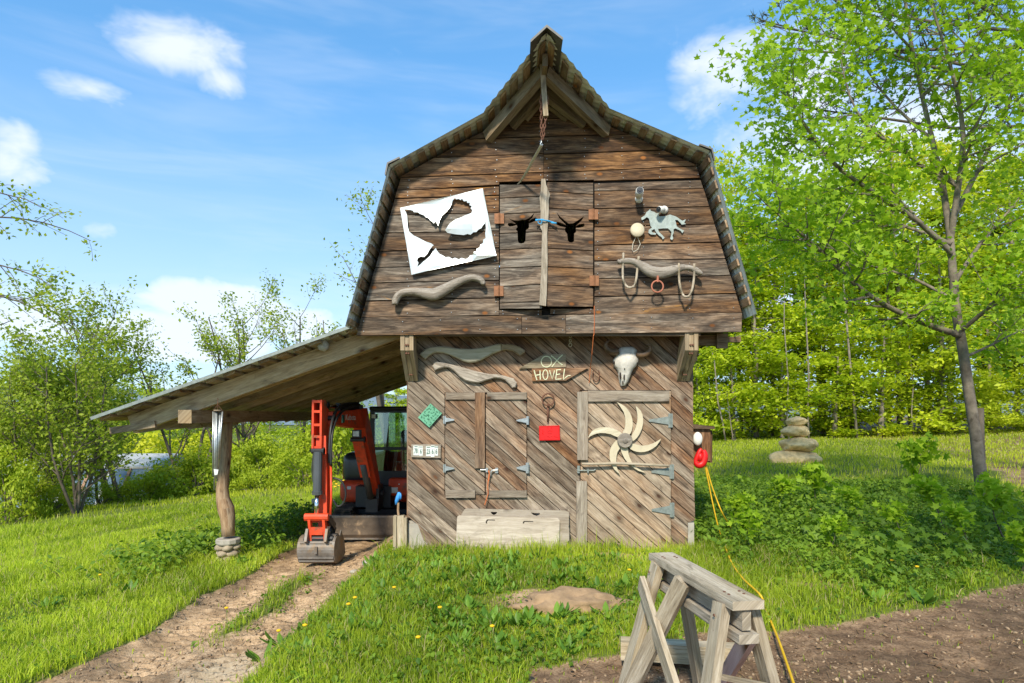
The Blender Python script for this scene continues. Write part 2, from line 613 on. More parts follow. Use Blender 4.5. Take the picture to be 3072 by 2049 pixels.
# lower wall: diagonal boards cut round the shutters and the door
SH = (-.782, -.311, .176, .629, 1.82)
DOOR = (.784, 1.845, .005, 1.845)
shut_hole = [(SH[0], SH[3]), (SH[2], SH[3]), (SH[2], SH[4]), (SH[0], SH[4])]
door_hole = [(DOOR[0], DOOR[2]), (DOOR[1], DOOR[2]), (DOOR[1], DOOR[3]), (DOOR[0], DOOR[3])]
wall_out = [(-1.205, 2.52), (2.085, 2.52), (2.09, 1.9), (2.12, .34), (2.035, .31), (2.035, .015), (-1.0, .03), (-1.09, .29), (-1.205, .38)]
low = MB().bb(-1.19, 2.07, .031, .06, .0, 2.5)
low.bb(-1.19, -1.15, .06, 6.0, 0, 2.5).bb(2.05, 2.09, .06, 6.0, 0, 2.5).bb(-1.15, 2.05, 5.9, 5.94, 0, 2.5)
lower_wall = low.build('lower_wall', M['dark'], barn)
MB().bb(-1.2, 2.115, .0285, .0295, -.3, .33).bb(-1.18, 2.1, -.008, .028, -.3, .014).bb(2.04, 2.11, .0, .028, -.3, .31).bb(-1.2, -.98, .002, .028, -.3, .3).build('foundation', M['concrete'], barn)
ANG = R(41.5)
dvec = (math.cos(ANG), -math.sin(ANG))
pvec = (math.sin(ANG), math.cos(ANG))


def strips(width, lo, hi, gap=.008):
    s = lo
    while s < hi:
        w = width * random.uniform(.9, 1.12)
        yield s + gap / 2, s + w - gap / 2
        s += w


def strip_poly(a, b, lo=-6, hi=6):
    return [(dvec[0] * t + pvec[0] * s, dvec[1] * t + pvec[1] * s) for (t, s) in ((lo, a), (hi, a), (hi, b), (lo, b))]


GD = (dvec[0], 0, dvec[1])
for a, b in strips(.122, -.85, 3.35):
    dy = random.uniform(-.005, .005)
    m = MB().plate(strip_poly(a, b), lambda x, z: (x, dy, z), TH, holes=[shut_hole, door_hole], clips=[wall_out])
    if not m.f:
        continue
    # sheltered boards stay brown under the overhang, the low ones silver; lower right is the greyest
    mid = (a + b) / 2
    grey = .42 + .42 * (1 - mid / 3.2) + jit(.3)
    for piece in m.islands():
        piece.build('board', M['barn_lo'], lower_wall, grain=GD, color=(random.uniform(.72, 1.3), grey + .06, 1))

# side walls of the lower storey, upright boards
for side, X0 in ((-1, -1.205), (1, 2.09)):
    y = .04
    while y < 5.9:
        w = random.uniform(.17, .23)
        MB().bb(X0 - (.0 if side > 0 else .02), X0 + (.02 if side > 0 else 0.0), y, y + w - .006, .02, 2.5).build(
            'board', M['barn_lo'], lower_wall, grain=(0, 0, 1), color=(random.uniform(.7, 1.05), .55 + jit(.3), 1))
        y += w

# window shutters, a pair of leaves with their own diagonal boards
for li, (x0, x1) in enumerate(((SH[0] + .008, SH[1] - .006), (SH[1] + .008, SH[2] - .008))):
    z0, z1 = SH[3] + .01, SH[4] - .01
    rect = [(x0, z0), (x1, z0), (x1, z1), (x0, z1)]
    leaf = MB().bb(x0 + .01, x1 - .01, .016, .026, z0 + .01, z1 - .01).build('shutter', M['dark'], barn)
    tag(leaf, ['left window shutter of diagonal boards', 'right window shutter of diagonal boards with hasp'][li])
    for a, b in strips(.122, -.7, 2.2):
        m = MB().plate(strip_poly(a, b), lambda x, z: (x, -.010, z), TH, clips=[rect])
        if m.f:
            m.build('board', M['barn_lo'], leaf, grain=GD, color=(random.uniform(.75, 1.25), .75 + jit(.28), 1))


def jbox(z, xa, ya, xb, yb, y0, y1):
    p, q = az(z, xa, ya, 0), az(z, xb, yb, 0)
    return MB().bb(min(p.x, q.x), max(p.x, q.x), y0, y1, min(p.z, q.z), max(p.z, q.z))


shutters = [o for o in barn.children if o.name.startswith('shutter')]
for (xa, ya, xb, yb, k, g) in ((400, 52, 655, 112, 0, .35), (655, 52, 740, 708, 0, .55), (400, 900, 655, 965, 0, .6),
                               (760, 50, 1103, 112, 1, .45), (757, 902, 1103, 962, 1, .6)):
    tall = abs(yb - ya) > abs(xb - xa)
    jbox('J', xa, ya, xb, yb, -.042 if tall else -.034, -.0105).build('trim_board', M['barn_lo'] if tall else M['trim'], shutters[k], grain=(0, 0, 1) if tall else (1, 0, 0),
                                               color=(.8 if tall else .72, g, .4))


def t_hinge(z, xp, xt, ya, yb, par, mat, y=-.038, name='hinge', k0=.3):
    """strap hinge: plate at xp, tapering strap to xt"""
    ym = (ya + yb) / 2
    h = yb - ya
    dx = 1 if xt > xp else -1
    pw = h * .42
    pl = xz(z, [(xp - dx * pw * .2, ya), (xp + dx * pw * .55, ya), (xp + dx * pw * .55, yb), (xp - dx * pw * .2, yb)], 0)
    st = xz(z, [(xp + dx * pw * .5, ym - h * k0), (xt, ym - h * .07), (xt, ym + h * .07), (xp + dx * pw * .5, ym + h * k0)], 0)
    m = MB().plate(pl, lambda x, zz: (x, y, zz), (0, .006, 0)).plate(st, lambda x, zz: (x, y - .002, zz), (0, .006, 0))
    a, b = az(z, xp, ya, y), az(z, xp, yb, y)
    m.tube([(a.x, y - .004, a.z), (b.x, y - .004, b.z)], .007, 6)
    return m.build(name, mat, par)


for (xp, xt, ya, yb, k) in ((385, 475, 255, 322, 0), (385, 475, 675, 745, 0), (1117, 1015, 258, 330, 1), (1117, 1015, 660, 752, 1)):
    t_hinge('J', xp, xt, ya, yb, shutters[k], M['galv'])
# hasp and hook on the right leaf
q = MB()
pts = [az('J', x, y, -.03) for x, y in ((700, 725), (765, 725))]
q.tube(pts, .009, 6)
q.tube([az('J', x, y, -.045) for x, y in ((850, 728), (810, 728), (795, 740), (790, 775))], .008, 6)
q.add(*(lambda a, b: ([(a.x, -.036, a.z), (b.x, -.036, a.z), (b.x, -.036, b.z), (a.x, -.036, b.z)], [(3, 2, 1, 0)]))(az('J', 830, 705, 0), az('J', 855, 750, 0)))
q.bb(az('J', 748, 0, 0).x, az('J', 768, 0, 0).x, -.04, -.03, az('J', 0, 742, 0).z, az('J', 0, 705, 0).z)
q.build('hasp', M['galv'], shutters[1])

# the plank door
dz0, dz1 = DOOR[2], DOOR[3]
rect = [(DOOR[0] + .01, dz0 + .02), (DOOR[1] - .008, dz0 - .015), (DOOR[1] - .008, dz1 - .01), (DOOR[0] + .01, dz1 - .01)]
door = MB().bb(DOOR[0] + .02, DOOR[1] - .02, .016, .028, dz0 + .02, dz1 - .02).build('door', M['dark'], barn)
for a, b in strips(.122, .3, 3.1):
    m = MB().plate(strip_poly(a, b), lambda x, z: (x, -.012, z), TH, clips=[rect])
    if m.f:
        m.build('board', M['door'], door, grain=GD, color=(random.uniform(.95, 1.45), .68 + jit(.3), 1))
for (xa, ya, xb, yb, tall) in ((176, 450, 690, 518, False), (108, 458, 174, 888, True), (102, 1022, 168, 1435, True)):
    jbox('K', xa, ya, xb, yb, -.05 if tall else -.044, -.0125).build('trim_board', M['trim'], door, grain=(0, 0, 1) if tall else (1, 0, 0), color=(.92, .7, .5))
for (xp, xt, ya, yb) in ((706, 562, 595, 683), (714, 578, 918, 1008), (716, 580, 1160, 1252)):
    t_hinge('K', xp, xt, ya, yb, door, M['oldgalv'], y=-.026)
q = MB()
q.tube([az('K', x, y, -.035) for x, y in ((112, 957), (215, 957), (226, 950))], .008, 6)
q.bb(az('K', 108, 0, 0).x, az('K', 124, 0, 0).x, -.034, -.024, az('K', 0, 972, 0).z, az('K', 0, 925, 0).z)
q.bb(az('K', 170, 0, 0).x, az('K', 180, 0, 0).x, -.05, -.013, az('K', 0, 968, 0).z, az('K', 0, 945, 0).z)
q.build('latch_bolt', M['oldgalv'], door)

# floor of the loft with its joists sticking out on the right, knee braces in front
MB().bb(-1.66, 2.47, YU + .03, 6.0, 2.515, 2.56).build('loft_floor', M['purlin'], barn, grain=(0, 1, 0), color=(.55, .3, .5))
for k in range(8):
    y = .12 + k * .74
    ln = [2.70, 2.42, 2.62, 2.45][k % 4]
    if k == 0:
        MB().bb(2.10, ln - .16, y, y + .1, 2.38, 2.50).bb(ln - .16, ln, y + .01, y + .09, 2.42, 2.48).bb(2.40, 2.53, y - .04, y - .002, 2.34, 2.512).build(
            'joist', M['purlin'], barn, grain=(1, 0, 0), color=(.8, .3, 1))
    else:
        MB().bb(-1.15, ln, y, y + .1, 2.32, 2.512).build('joist', M['purlin'], barn, grain=(1, 0, 0), color=(.6, .35, 1))
MB().bb(-1.2, 2.08, YU + .04, YU + .09, 2.43, 2.513).build('rim_joist', M['purlin'], barn, grain=(1, 0, 0), color=(.45, .2, 1))
for x0, x1 in ((-1.232, -1.085), (1.905, 2.055)):
    prof = [(-.355, 2.50), (-.355, 2.27), (-.012, 1.95), (-.012, 2.2), (-.17, 2.50)]
    w = (x1 - x0) / 3
    br = None
    for i in range(3):
        inset = 0 if i != 1 else .012
        pr = [(y + (inset if y < -.1 else 0), z) for y, z in prof]
        m = MB().plate(pr, lambda y, z, X=x0 + i * w + .002: (X, y, z), (w - .004, 0, 0))
        if br is None:
            br = m.build('knee_brace', M['rafter'], barn, grain=(0, .73, -.68), color=(.8, .5, .5))
        else:
            m.build('brace_ply', M['rafter'], br, grain=(0, .73, -.68), color=(.9 if i == 1 else .8, .55, .5))
    b = MB()
    for zz, yy in ((2.33, -.35), (2.24, -.315), (2.02, -.08)):
        for xx in (x0 + w * 1.25, x0 + w * 1.75):
            b.lathe([(.011, -.012), (.011, .012)], (xx, yy, zz), 6, ax=(0, -1, .1))
    b.build('bolt', M['rust'], br)

# upper wall: level boards, butt-jointed, cut round the loft doors
up_px = [(112, 1545), (332, 766), (652, 586), (1034, 400), (1432, 553), (1777, 710), (2003, 1437), (2000, 1527)]
up_poly = xz('A', up_px, YU)
ld_px = [(812, 792), (1277, 782), (1279, 1412), (812, 1418)]
ld_hole = xz('A', ld_px, YU)
upper_wall = MB().plate([(x * .995, z) for x, z in up_poly], lambda x, z: (x, YU + .03, z), (0, .03, 0), holes=[ld_hole]).build('upper_wall', M['dark'], barn)


def row(xa, xb, t0, t1, b0, b1, x0, x1):
    """board between a top line and a bottom line given at x0 and x1, cut at xa..xb"""
    def ln(y0, y1, x):
        return y0 + (y1 - y0) * (x - x0) / (x1 - x0)
    g = 5.2
    return [(xa + 1.2, ln(t0, t1, xa) + g), (xb - 1.2, ln(t0, t1, xb) + g), (xb - 1.2, ln(b0, b1, xb)), (xa + 1.2, ln(b0, b1, xa))]


rows = []
top = [(395, 380, 480, 470, .12), (480, 470, 590, 568, .1), (590, 568, 678, 650, .06), (678, 650, 768, 744, .1), (768, 744, 832, 792, .25)]
for (t0, t1, b0, b1, g) in top:
    rows.append((row(60, 1031, t0, t1, b0, b1, 340, 1031), g))
topr = [(395, 390, 480, 470, .1), (480, 470, 568, 553, .12), (568, 550, 654, 630, .05), (654, 630, 747, 712, .06), (747, 712, 793, 772, .08)]
for (t0, t1, b0, b1, g) in topr:
    rows.append((row(1031, 2100, t0, t1, b0, b1, 1031, 1780), g))
ly = [(832, 812), (872, 856), (952, 940), (1040, 1030), (1128, 1113), (1207, 1192), (1284, 1272), (1370, 1358), (1452, 1444)]
for i in range(len(ly) - 1):
    rows.append((row(60, 812, ly[i][0], ly[i][1], ly[i + 1][0], ly[i + 1][1], 300, 810), [.25, .5, .62, .5, .6, .72, .66, .62][i]))
ry = [(795, 774), (836, 818), (922, 910), (1011, 995), (1100, 1085), (1178, 1165), (1265, 1248), (1353, 1337), (1443, 1432)]
for i in range(len(ry) - 1):
    rows.append((row(1279, 2100, ry[i][0], ry[i][1], ry[i + 1][0], ry[i + 1][1], 1275, 1950), [.75, .3, .26, .4, .45, .5, .34, .38][i]))
rows.append((row(812, 1022, 1416, 1416, 1447, 1447, 0, 1), .5))
rows.append((row(1062, 1278, 1410, 1410, 1440, 1440, 0, 1), .4))
for xa, xb, ta, tb, g in ((60, 923, 1455, 1446, .45), (923, 1139, 1447, 1442, .55), (1139, 2100, 1442, 1431, .42)):
    rows.append(([(xa + 1.2, ta + 2), (xb - 1.2, tb + 2), (xb - 1.2, 1528 if xb > 1500 else 1536), (xa + 1.2, 1545 if xa < 500 else 1536)], g))
for px, g in rows:
    poly = xz('A', px, YU)
    dy = random.uniform(-.004, .006)
    m = MB().plate(poly, lambda x, z: (x, YU + dy, z), (0, .026, 0), clips=[up_poly], holes=[ld_hole])
    if m.f:
        for piece in m.islands():
            piece.build('board', M['barn_hi'], upper_wall, grain=(1, 0, 0), color=(random.uniform(.66, 1.25), g + .06 + jit(.2), 1))
# pale nail heads in pairs along each board
nails = MB()
for px, g in rows:
    q = xz('A', px, YU)
    xa, xb = max(q[0][0], q[3][0], -1.66), min(q[1][0], q[2][0], 2.48)
    n_ = max(1, int((xb - xa) / .42))
    for i in range(n_ + 1):
        x = xa + .04 + (xb - xa - .08) * i / n_
        t = (x - q[0][0]) / (q[1][0] - q[0][0])
        zt_, zb_ = q[0][1] + (q[1][1] - q[0][1]) * t, q[3][1] + (q[2][1] - q[3][1]) * t
        for f in (.22, .78):
            z = zb_ + (zt_ - zb_) * f + jit(.012)
            if inpoly((x, z), up_poly) and not inpoly((x, z), ld_hole):
                nails.lathe([(.005, 0), (.004, .003)], (x + jit(.01), YU - .0045, z), 6, ax=(0, -1, 0))
nails.build('nail_heads', M['galv'], upper_wall)['kind'] = 'stuff'
# back gable
back = [(x, z) for x, z in up_poly]
MB().plate(back, lambda x, z: (x, 6.0, z), (0, .03, 0)).build('back_wall', M['purlin'], barn, grain=(1, 0, 0), color=(.8, .5, 1))

# loft doors standing a little ajar, each with an ox head sawn out
OXL = [(1178, 448), (1212, 468), (1248, 478), (1282, 480), (1315, 472), (1350, 477), (1392, 458), (1443, 412), (1424, 455), (1384, 493), (1412, 474), (1452, 459),
       (1473, 470), (1458, 492), (1415, 508), (1386, 514), (1389, 545), (1383, 568), (1358, 580), (1354, 640), (1352, 690), (1336, 712), (1305, 718), (1281, 708),
       (1273, 680), (1271, 620), (1268, 586), (1254, 577), (1255, 562), (1268, 548), (1263, 524), (1230, 533), (1190, 537), (1169, 520), (1175, 500), (1206, 499), (1252, 512), (1240, 500), (1206, 474)]
OXR = [(1668, 410), (1705, 450), (1750, 484), (1795, 514), (1835, 511), (1880, 482), (1955, 428), (1930, 475), (1887, 516), (1868, 536), (1902, 514), (1950, 504), (1963, 520),
       (1945, 541), (1902, 552), (1869, 554), (1872, 590), (1862, 606), (1852, 612), (1850, 690), (1830, 708), (1800, 705), (1785, 690), (1776, 622), (1757, 598), (1752, 572),
       (1762, 556), (1702, 547), (1664, 532), (1659, 513), (1685, 504), (1740, 520), (1766, 531), (1745, 512), (1694, 464)]
YD = YU - .015
for side in (0, 1):
    hx = az('G', 1088 if side == 0 else 2045, 0, YD).x
    ix = az('G', 1505 if side == 0 else 1572, 0, YD - .085).x
    sw = .20
    to3 = lambda x, z: (x, YD - abs(x - hx) * sw, z)
    lines = [108, 240, 402, 602, 768, 956, 1142, 1312, 1383] if side == 0 else [88, 198, 366, 572, 776, 962, 1150, 1362]
    sl = -.045 if side == 0 else .045
    gx0, gx1 = (1090, 1520) if side == 0 else (1574, 2043)
    hole = xz('G', OXL if side == 0 else OXR, YD - .05)
    lz0, lz1 = az('G', 0, lines[-1], YD).z, az('G', 0, lines[0], YD).z
    ins = [(x, z) for x, z in ((min(hx, ix) + .01, lz0 + .01), (max(hx, ix) - .01, lz0 + .01), (max(hx, ix) - .01, lz1 - .03), (min(hx, ix) + .01, lz1 - .03))]
    leaf = MB().plate(ins, lambda x, z: (x, to3(x, z)[1] + .022, z), (0, .006, 0), holes=[hole]).build('loft_door', M['purlin'], barn, grain=(1, 0, 0), color=(.5, .4, .5))
    tag(leaf, ['left loft door leaf with ox head cut out', 'right loft door leaf with ox head cut out'][side])
    for i in range(len(lines) - 1):
        def yy(k, gx):
            return lines[k] + (gx - (gx0 + gx1) / 2) * (sl if 0 < k < len(lines) - 1 else 0)
        px = [(gx0, yy(i, gx0) + 10), (gx1, yy(i, gx1) + 10), (gx1, yy(i + 1, gx1)), (gx0, yy(i + 1, gx0))]
        poly = [(p.x, p.z) for p in (az('G', x, y, YD - (.085 if (x > 1400 and side == 0) or (x < 1700 and side == 1) else 0)) for x, y in px)]
        MB().plate(poly, to3, (0, .02, 0), holes=[hole]).build('board', M['barn_hi'], leaf, grain=(1, -sw if side == 0 else sw, 0),
                   color=(random.uniform(.85, 1.15), (.8 if side == 0 else .42) + jit(.08), 1.1))
    if side == 0:
        px = [(1512, 68), (1552, 68), (1562, 130), (1600, 225), (1586, 290), (1588, 420), (1572, 620), (1576, 880), (1572, 1100), (1560, 1362), (1492, 1352), (1508, 1060),
              (1516, 800), (1520, 600), (1502, 560), (1506, 400), (1494, 260), (1508, 180)]
        poly = xz('G', px, YD - .1)
        MB().plate(poly, lambda x, z: (x, YD - .135, z), (0, .03, 0)).build('batten', M['saw'], leaf, grain=(0, 0, 1), color=(.95, .95, .4))
    for (hxg, hyg) in ([(1083, 465), (1078, 1205)] if side == 0 else [(2045, 423), (2054, 1100)]):
        c = az('G', hxg, hyg, YD - .02)
        MB().bb(c.x - .052, c.x + .052, c.y - .012, c.y, c.z - .055, c.z + .055).tube([(c.x, c.y - .014, c.z - .058), (c.x, c.y - .014, c.z + .058)], .012, 6).build(
            'hinge', M['copper'], leaf)


# ---------------------------------------------------------------- gambrel roof
RX, RZ = .32, 5.10                                     # ridge
KL, KR = Vector((-1.30, 4.205)), Vector((2.10, 4.355))   # knees (X, Z)
EL, ER = Vector((-1.765, 2.50)), Vector((2.59, 2.63))    # eaves of the steep slopes
RG = Vector((RX, RZ))
YF, YT, YB = -.63, -1.44, 6.25
roofs = {}


def roof_slope(name, lo, hi, ymin, hood=None, thick=.004, yb=YB):
    """corrugated sheet from lo to hi (X,Z), ribs run up the slope; hood(Y) gives where the sheet starts in front of ymin"""
    m = MB()
    d = (hi - lo)
    nrm = Vector((-d.y, d.x)).normalized()
    if nrm.y < 0:
        nrm = -nrm
    ys = []
    y = (YT if hood else ymin)
    while y < yb:
        ys.append(y)
        y += .0225
    vs, fs = [], []
    for i, y in enumerate(ys):
        s0 = hood(y) if hood and y < ymin else 0.0
        h = (0, .007, .014, .007)[i % 4]
        for s in (s0, s0 + (1 - s0) * .5, 1.0):
            p = lo + d * s + nrm * h
            vs.append((p.x, y, p.y))
    n = len(ys)
    for i in range(n - 1):
        for k in (0, 1):
            fs.append((i * 3 + k, i * 3 + k + 1, i * 3 + k + 4, i * 3 + k + 3))
    m.add(vs, fs)
    # folded edge strip along the front
    q0 = lo + nrm * .004
    return m.build(name, M['roofmetal'], barn, smooth=True), d, nrm


def purlins(par, lo, hi, n, yfront, width=.075, tk=.02, first=.04, last=.97, bright=1.1, yb=YB - .1, thresh=None):
    d = hi - lo
    L_ = d.length
    u = d / L_
    nrm = Vector((-u.y, u.x))
    if nrm.y < 0:
        nrm = -nrm
    for i in range(n):
        s = first + (last - first) * i / (n - 1) + jit(.006)
        w = width * random.uniform(.85, 1.2)
        c = lo + d * s - nrm * (tk / 2 + .004)
        a, b = c - u * w / 2, c + u * w / 2
        ya, yb2 = yfront(s - w / 2 / L_), yfront(s + w / 2 / L_)
        j = random.uniform(.05, .10)
        vs = []
        for (p, yy) in ((a, ya), (b, yb2)):
            for o in (-1, 1):
                q = p + nrm * (tk / 2 * o)
                vs += [(q.x, yy + j, q.y), (q.x, yb, q.y)]
        MB().add(vs, [(0, 1, 5, 4), (2, 6, 7, 3), (0, 4, 6, 2), (1, 3, 7, 5), (0, 2, 3, 1), (4, 5, 7, 6)]).build(
            'purlin', M['purlin'], par, grain=(0, 1, 0), color=(bright * random.uniform(.75, 1.15), .45 + jit(.25), 1), recalc=True)


def hood_fn(lo, xs):
    s_start = (xs - lo.x) / (RX - lo.x)
    return lambda y: s_start + (1 - s_start) * (YF - y) / (YF - YT)


def hood_inv(lo, xs):
    s_start = (xs - lo.x) / (RX - lo.x)
    return lambda s: YF if s <= s_start else YF + (YT - YF) * min(1, (s - s_start) / (1 - s_start))


sheetL, _, _ = roof_slope('roof_slope', KL, RG, YF, hood_fn(KL, -.30))
sheetR, _, _ = roof_slope('roof_slope', KR, RG, YF, hood_fn(KR, 1.03))
sheetSL, _, _ = roof_slope('roof_slope', EL, KL, YF)
sheetSR, _, _ = roof_slope('roof_slope', ER, KR, YF)
purlins(sheetL, KL, RG, 13, hood_inv(KL, -.30))
purlins(sheetR, KR, RG, 12, hood_inv(KR, 1.03))
purlins(sheetSL, EL, KL, 13, lambda s: YF, bright=1.15)
purlins(sheetSR, ER, KR, 12, lambda s: YF, first=.09, bright=1.15)
# flashing over the ridge and the two knees
cap = MB()
prof = [(-.165, -.135), (-.02, .05), (.02, .05), (.165, -.105), (.165, -.045 - .07), (.0, .036), (-.165, -.145)]
y0, y1 = YT - .06, YB + .02
vs = [(RX + x, y, RZ + z) for y in (y0, y1) for x, z in ((-.15, -.095), (0, .045), (.15, -.075))]
cap.add(vs, [(0, 1, 4, 3), (1, 2, 5, 4)])
cap.add([(RX - .15, y0, RZ - .095), (RX, y0, RZ + .045), (RX + .15, y0, RZ - .075), (RX + .15, y0, RZ - .10), (RX, y0, RZ + .02), (RX - .15, y0, RZ - .12)], [(0, 5, 4, 1), (1, 4, 3, 2)])
cap.build('ridge_cap', M['flash'], barn)
for kk, up, dn in ((KL, RG, EL), (KR, RG, ER)):
    u1, u2 = (up - kk).normalized(), (dn - kk).normalized()
    o = -(u1 + u2).normalized() * .017
    a, b, c = kk + u1 * .14 + o, kk + o * 1.5, kk + u2 * .12 + o
    vs = [(p.x, y, p.y) for y in (YF - .02, YB) for p in (a, b, c)]
    e = -o * 1.1
    m = MB().add(vs, [(0, 1, 4, 3), (1, 2, 5, 4)])
    m.add([(p.x, YF - .02, p.y) for p in (a, b, c)] + [((p + e).x, YF - .02, (p + e).y) for p in (a, b, c)], [(0, 1, 4, 3), (1, 2, 5, 4)])
    m.build('knee_flashing', M['flash'], barn)
# rafters that carry the hay hood, fanning from the wall to the ridge
for (xl, xr, zl, zr, yt, w) in ((-.27, 1.04, 4.60, 4.66, -.98, .085), (-.01, .80, 4.735, 4.755, -.62, .07), (.13, .62, 4.82, 4.83, -.50, .06)):
    for (xx, zz) in ((xl, zl), (xr, zr)):
        MB().bar((xx, YU - .01, zz), (RX + (.012 if xx > RX else -.012), yt, 4.985), w, .12).build('hood_rafter', M['rafter'], barn, grain=(RX - xx, yt - YU, 5 - zz), color=(.62, .75, .8))
MB().bar((RX, -1.2, 4.99), (RX, YU, 4.99), .05, .12).build('ridge_board', M['rafter'], barn, grain=(0, 1, 0), color=(.5, .6, .5))
p0, p1 = az('F', 1245, 150, -1.02), az('F', 1253, 268, -1.02)
MB().bar(p0, p1, .05, .045, up=(0, 1, 0)).build('hoist_post', M['rafter'], barn, grain=(0, 0, 1), color=(.85, .7, .6))

# ---------------------------------------------------------------- lean-to on the left
LH, LE = Vector((-1.74, 2.53)), Vector((-4.60, 1.512))
LYF, LYB = -.40, 5.95
lean, _, _ = roof_slope('lean_to_roof', LE, LH, LYF, yb=LYB)
purlins(lean, LE, LH, 15, lambda s: LYF, width=.12, tk=.03, first=.03, last=.985, bright=1.1, yb=LYB - .05)
eg = MB()
eg.bar((LE.x - .01, LYF - .004, LE.y + .006), (LH.x, LYF - .004, LH.y + .006), .006, .035, up=(0, 0, 1))
eg.build('drip_edge', M['oldgalv'], lean)
SL = (LH.y - LE.y) / (LH.x - LE.x)


def lz(x):
    return LE.y + (x - LE.x) * SL


for k in range(12):
    y = -.10 + k * .535
    w, h = (.075, .205) if k == 0 else (.05, .135)
    xa, xb = -4.36, -1.215
    off = .045 + h / 2
    MB().bar((xa, y + w / 2, lz(xa) - off - .002), (xb, y + w / 2, lz(xb) - off - .002), w, h).build(
        'rafter', M['rafter'], lean, grain=(1, 0, SL), color=(1.12 if k == 0 else (1.3 if k % 2 else .95) * random.uniform(.9, 1.1), .32 if k == 0 else .4 + jit(.25), .6))  # every other rafter lighter in colour, painting light and shade between them
    if k < 5:
        xt = -4.57 - (0 if k == 0 else jit(.06))
        MB().bar((xt, y + w / 2 - .062, lz(xt) - .145), (-4.06, y + w / 2 - .058, lz(-4.06) - .25), .04, .075).build(
            'rafter_tail', M['purlin'], lean, grain=(1, 0, SL), color=(1.0, .5, .6))
HXc = -3.65
MB().bb(HXc - .075, HXc + .075, -.27, 5.85, 1.465, 1.615).build('header_beam', M['rafter'], barn, grain=(0, 1, 0), color=(.72, .3, .8))
for (py, gz) in ((.8, -.30), (4.62, -.42)):
    pts = [(835, 690, 31), (832, 800, 31), (826, 900, 31), (815, 1000, 32), (808, 1080, 34), (812, 1140, 38), (828, 1195, 47), (838, 1240, 42), (841, 1300, 37), (842, 1352, 37)]
    k = .52301 * (py + D0) / FPX
    base = az('C', 842, 1352, .8)
    cs, rs = [], []
    for (x, y, r) in pts[::-1]:
        q = az('C', x, y, .8)
        cs.append(Vector((q.x - base.x + HXc - .0, py, q.z)))
        rs.append(r * .52301 * (.8 + D0) / FPX)
    cs[-1].z = 1.466
    post = MB().tube(cs, rs, 14).build('log_post', M['log'], barn, grain=(0, 0, 1), smooth=True, color=(1.0, .45, 1))
    ped = MB()
    ped.lathe([(.135, -.02), (.15, .0), (.15, .045), (.135, .055)], (HXc, py, -.08), 12)
    ped.build('pedestal_cap', M['concrete'], post)
    for i in range(15):
        a = i * 1.257 + .6 * (i // 5)
        MB().blob((HXc + .09 * math.cos(a), py + .09 * math.sin(a), -.135 - .075 * (i // 5)), (.07, .07, .045), 2, .3, i + 3).build(
            'stone', M.setdefault('fieldstone', plain('fieldstone', (.36, .29, .2), .9, var=.35, scale=14, bump=.5)), post, smooth=True)
# stub of planks at the foot of the left corner
for i, (x0, x1, zt, col) in enumerate(((-1.365, -1.33, .395, 1.0), (-1.328, -1.245, .40, 1.15), (-1.242, -1.21, .375, 1.0))):
    MB().bb(x0, x1, -.07 + .02 * (i % 2), .02, -.3, zt).build('corner_plank', M['saw'], barn, grain=(0, 0, 1), color=(col, .3, .4))
# ---------------------------------------------------------------- terrain
def sst(a, b, x):
    t = np.clip((x - a) / (b - a), 0, 1)
    return t * t * (3 - 2 * t)


_ph = RNG.uniform(0, 6.28, (24,))
_kx = RNG.normal(0, 1, (24,))
_ky = RNG.normal(0, 1, (24,))


def wob(x, y, f):
    """smooth pseudo-noise in -1..1"""
    s = np.zeros_like(x, dtype=float)
    for i in range(8):
        s += np.sin(f * (_kx[i] * x + _ky[i] * y) * 1.4 + _ph[i])
        s += .5 * np.sin(f * 2.3 * (_kx[i + 8] * x + _ky[i + 8] * y) + _ph[i + 8])
    return s / 5.0


def path_mask(x, y):
    """machine track: 1 on bare earth, between X -2.95 and -1.62, wider towards the camera"""
    w = wob(x, y, 2.2) * .05 + wob(x, y, 7) * .035 + wob(x, y, 17) * .02
    lo = -3.0 - .55 * sst(-2.5, -4.0, y) - .5 * sst(-4, -7, y)
    hi = -1.56 - .12 * sst(-2.6, -4.0, y) + .32 * sst(.0, 1.6, y) + .0 * y
    m = sst(lo - .05, lo + .04, x + w) * (1 - sst(hi - .06, hi + .06, x + w))
    m = m * (1 - sst(4.5, 6.5, y))
    return m


def drive_edge(x):
    return np.where(x > 1.8, -2.67 + .15 * (x - 1.83) + .095 * (x - 1.83) ** 2, np.where(x > .1, -2.62 - .62 * (1.8 - x) ** 1.15 * .55, -3.55))


def drive_mask(x, y):
    w = wob(x, y, 1.6) * .09 + wob(x, y, 6) * .05 + .06
    return (1 - sst(-.12, .14, y - drive_edge(x) + w)) * sst(-.9, .2, x + w)


def bare_mask(x, y):
    w = wob(x, y, 5) * .08
    a = np.exp(-(((x - 1.1 + w) / .55) ** 2 + ((y + .42) / .22) ** 2) * 1.3) * .8            # worn earth by the door
    b = np.exp(-(((x - .35) / .62) ** 2 + ((y + 2.02 + w) / .26) ** 2)) * .9                  # round the sunk stone
    c = np.exp(-(((x + 4.75 + w) / .4) ** 2 + ((y + 2.75) / .25) ** 2)) * .75                  # brown patch in the lawn
    d = np.exp(-(((x - 2.75) / .5) ** 2 + ((y + 1.65 + w) / .14) ** 2)) * .8
    e = np.exp(-(((x + 2.1) / .35) ** 2 + ((y - .35) / .5) ** 2)) * .2
    return np.clip(a + b + c + d + e, 0, 1)


def centre_strip(x, y):
    w = wob(x, y, 3.0) * .06
    return np.exp(-((x + 2.27 + w) / .17) ** 2) * sst(-2.9, -2.0, y) * (1 - sst(-.6, .2, y))


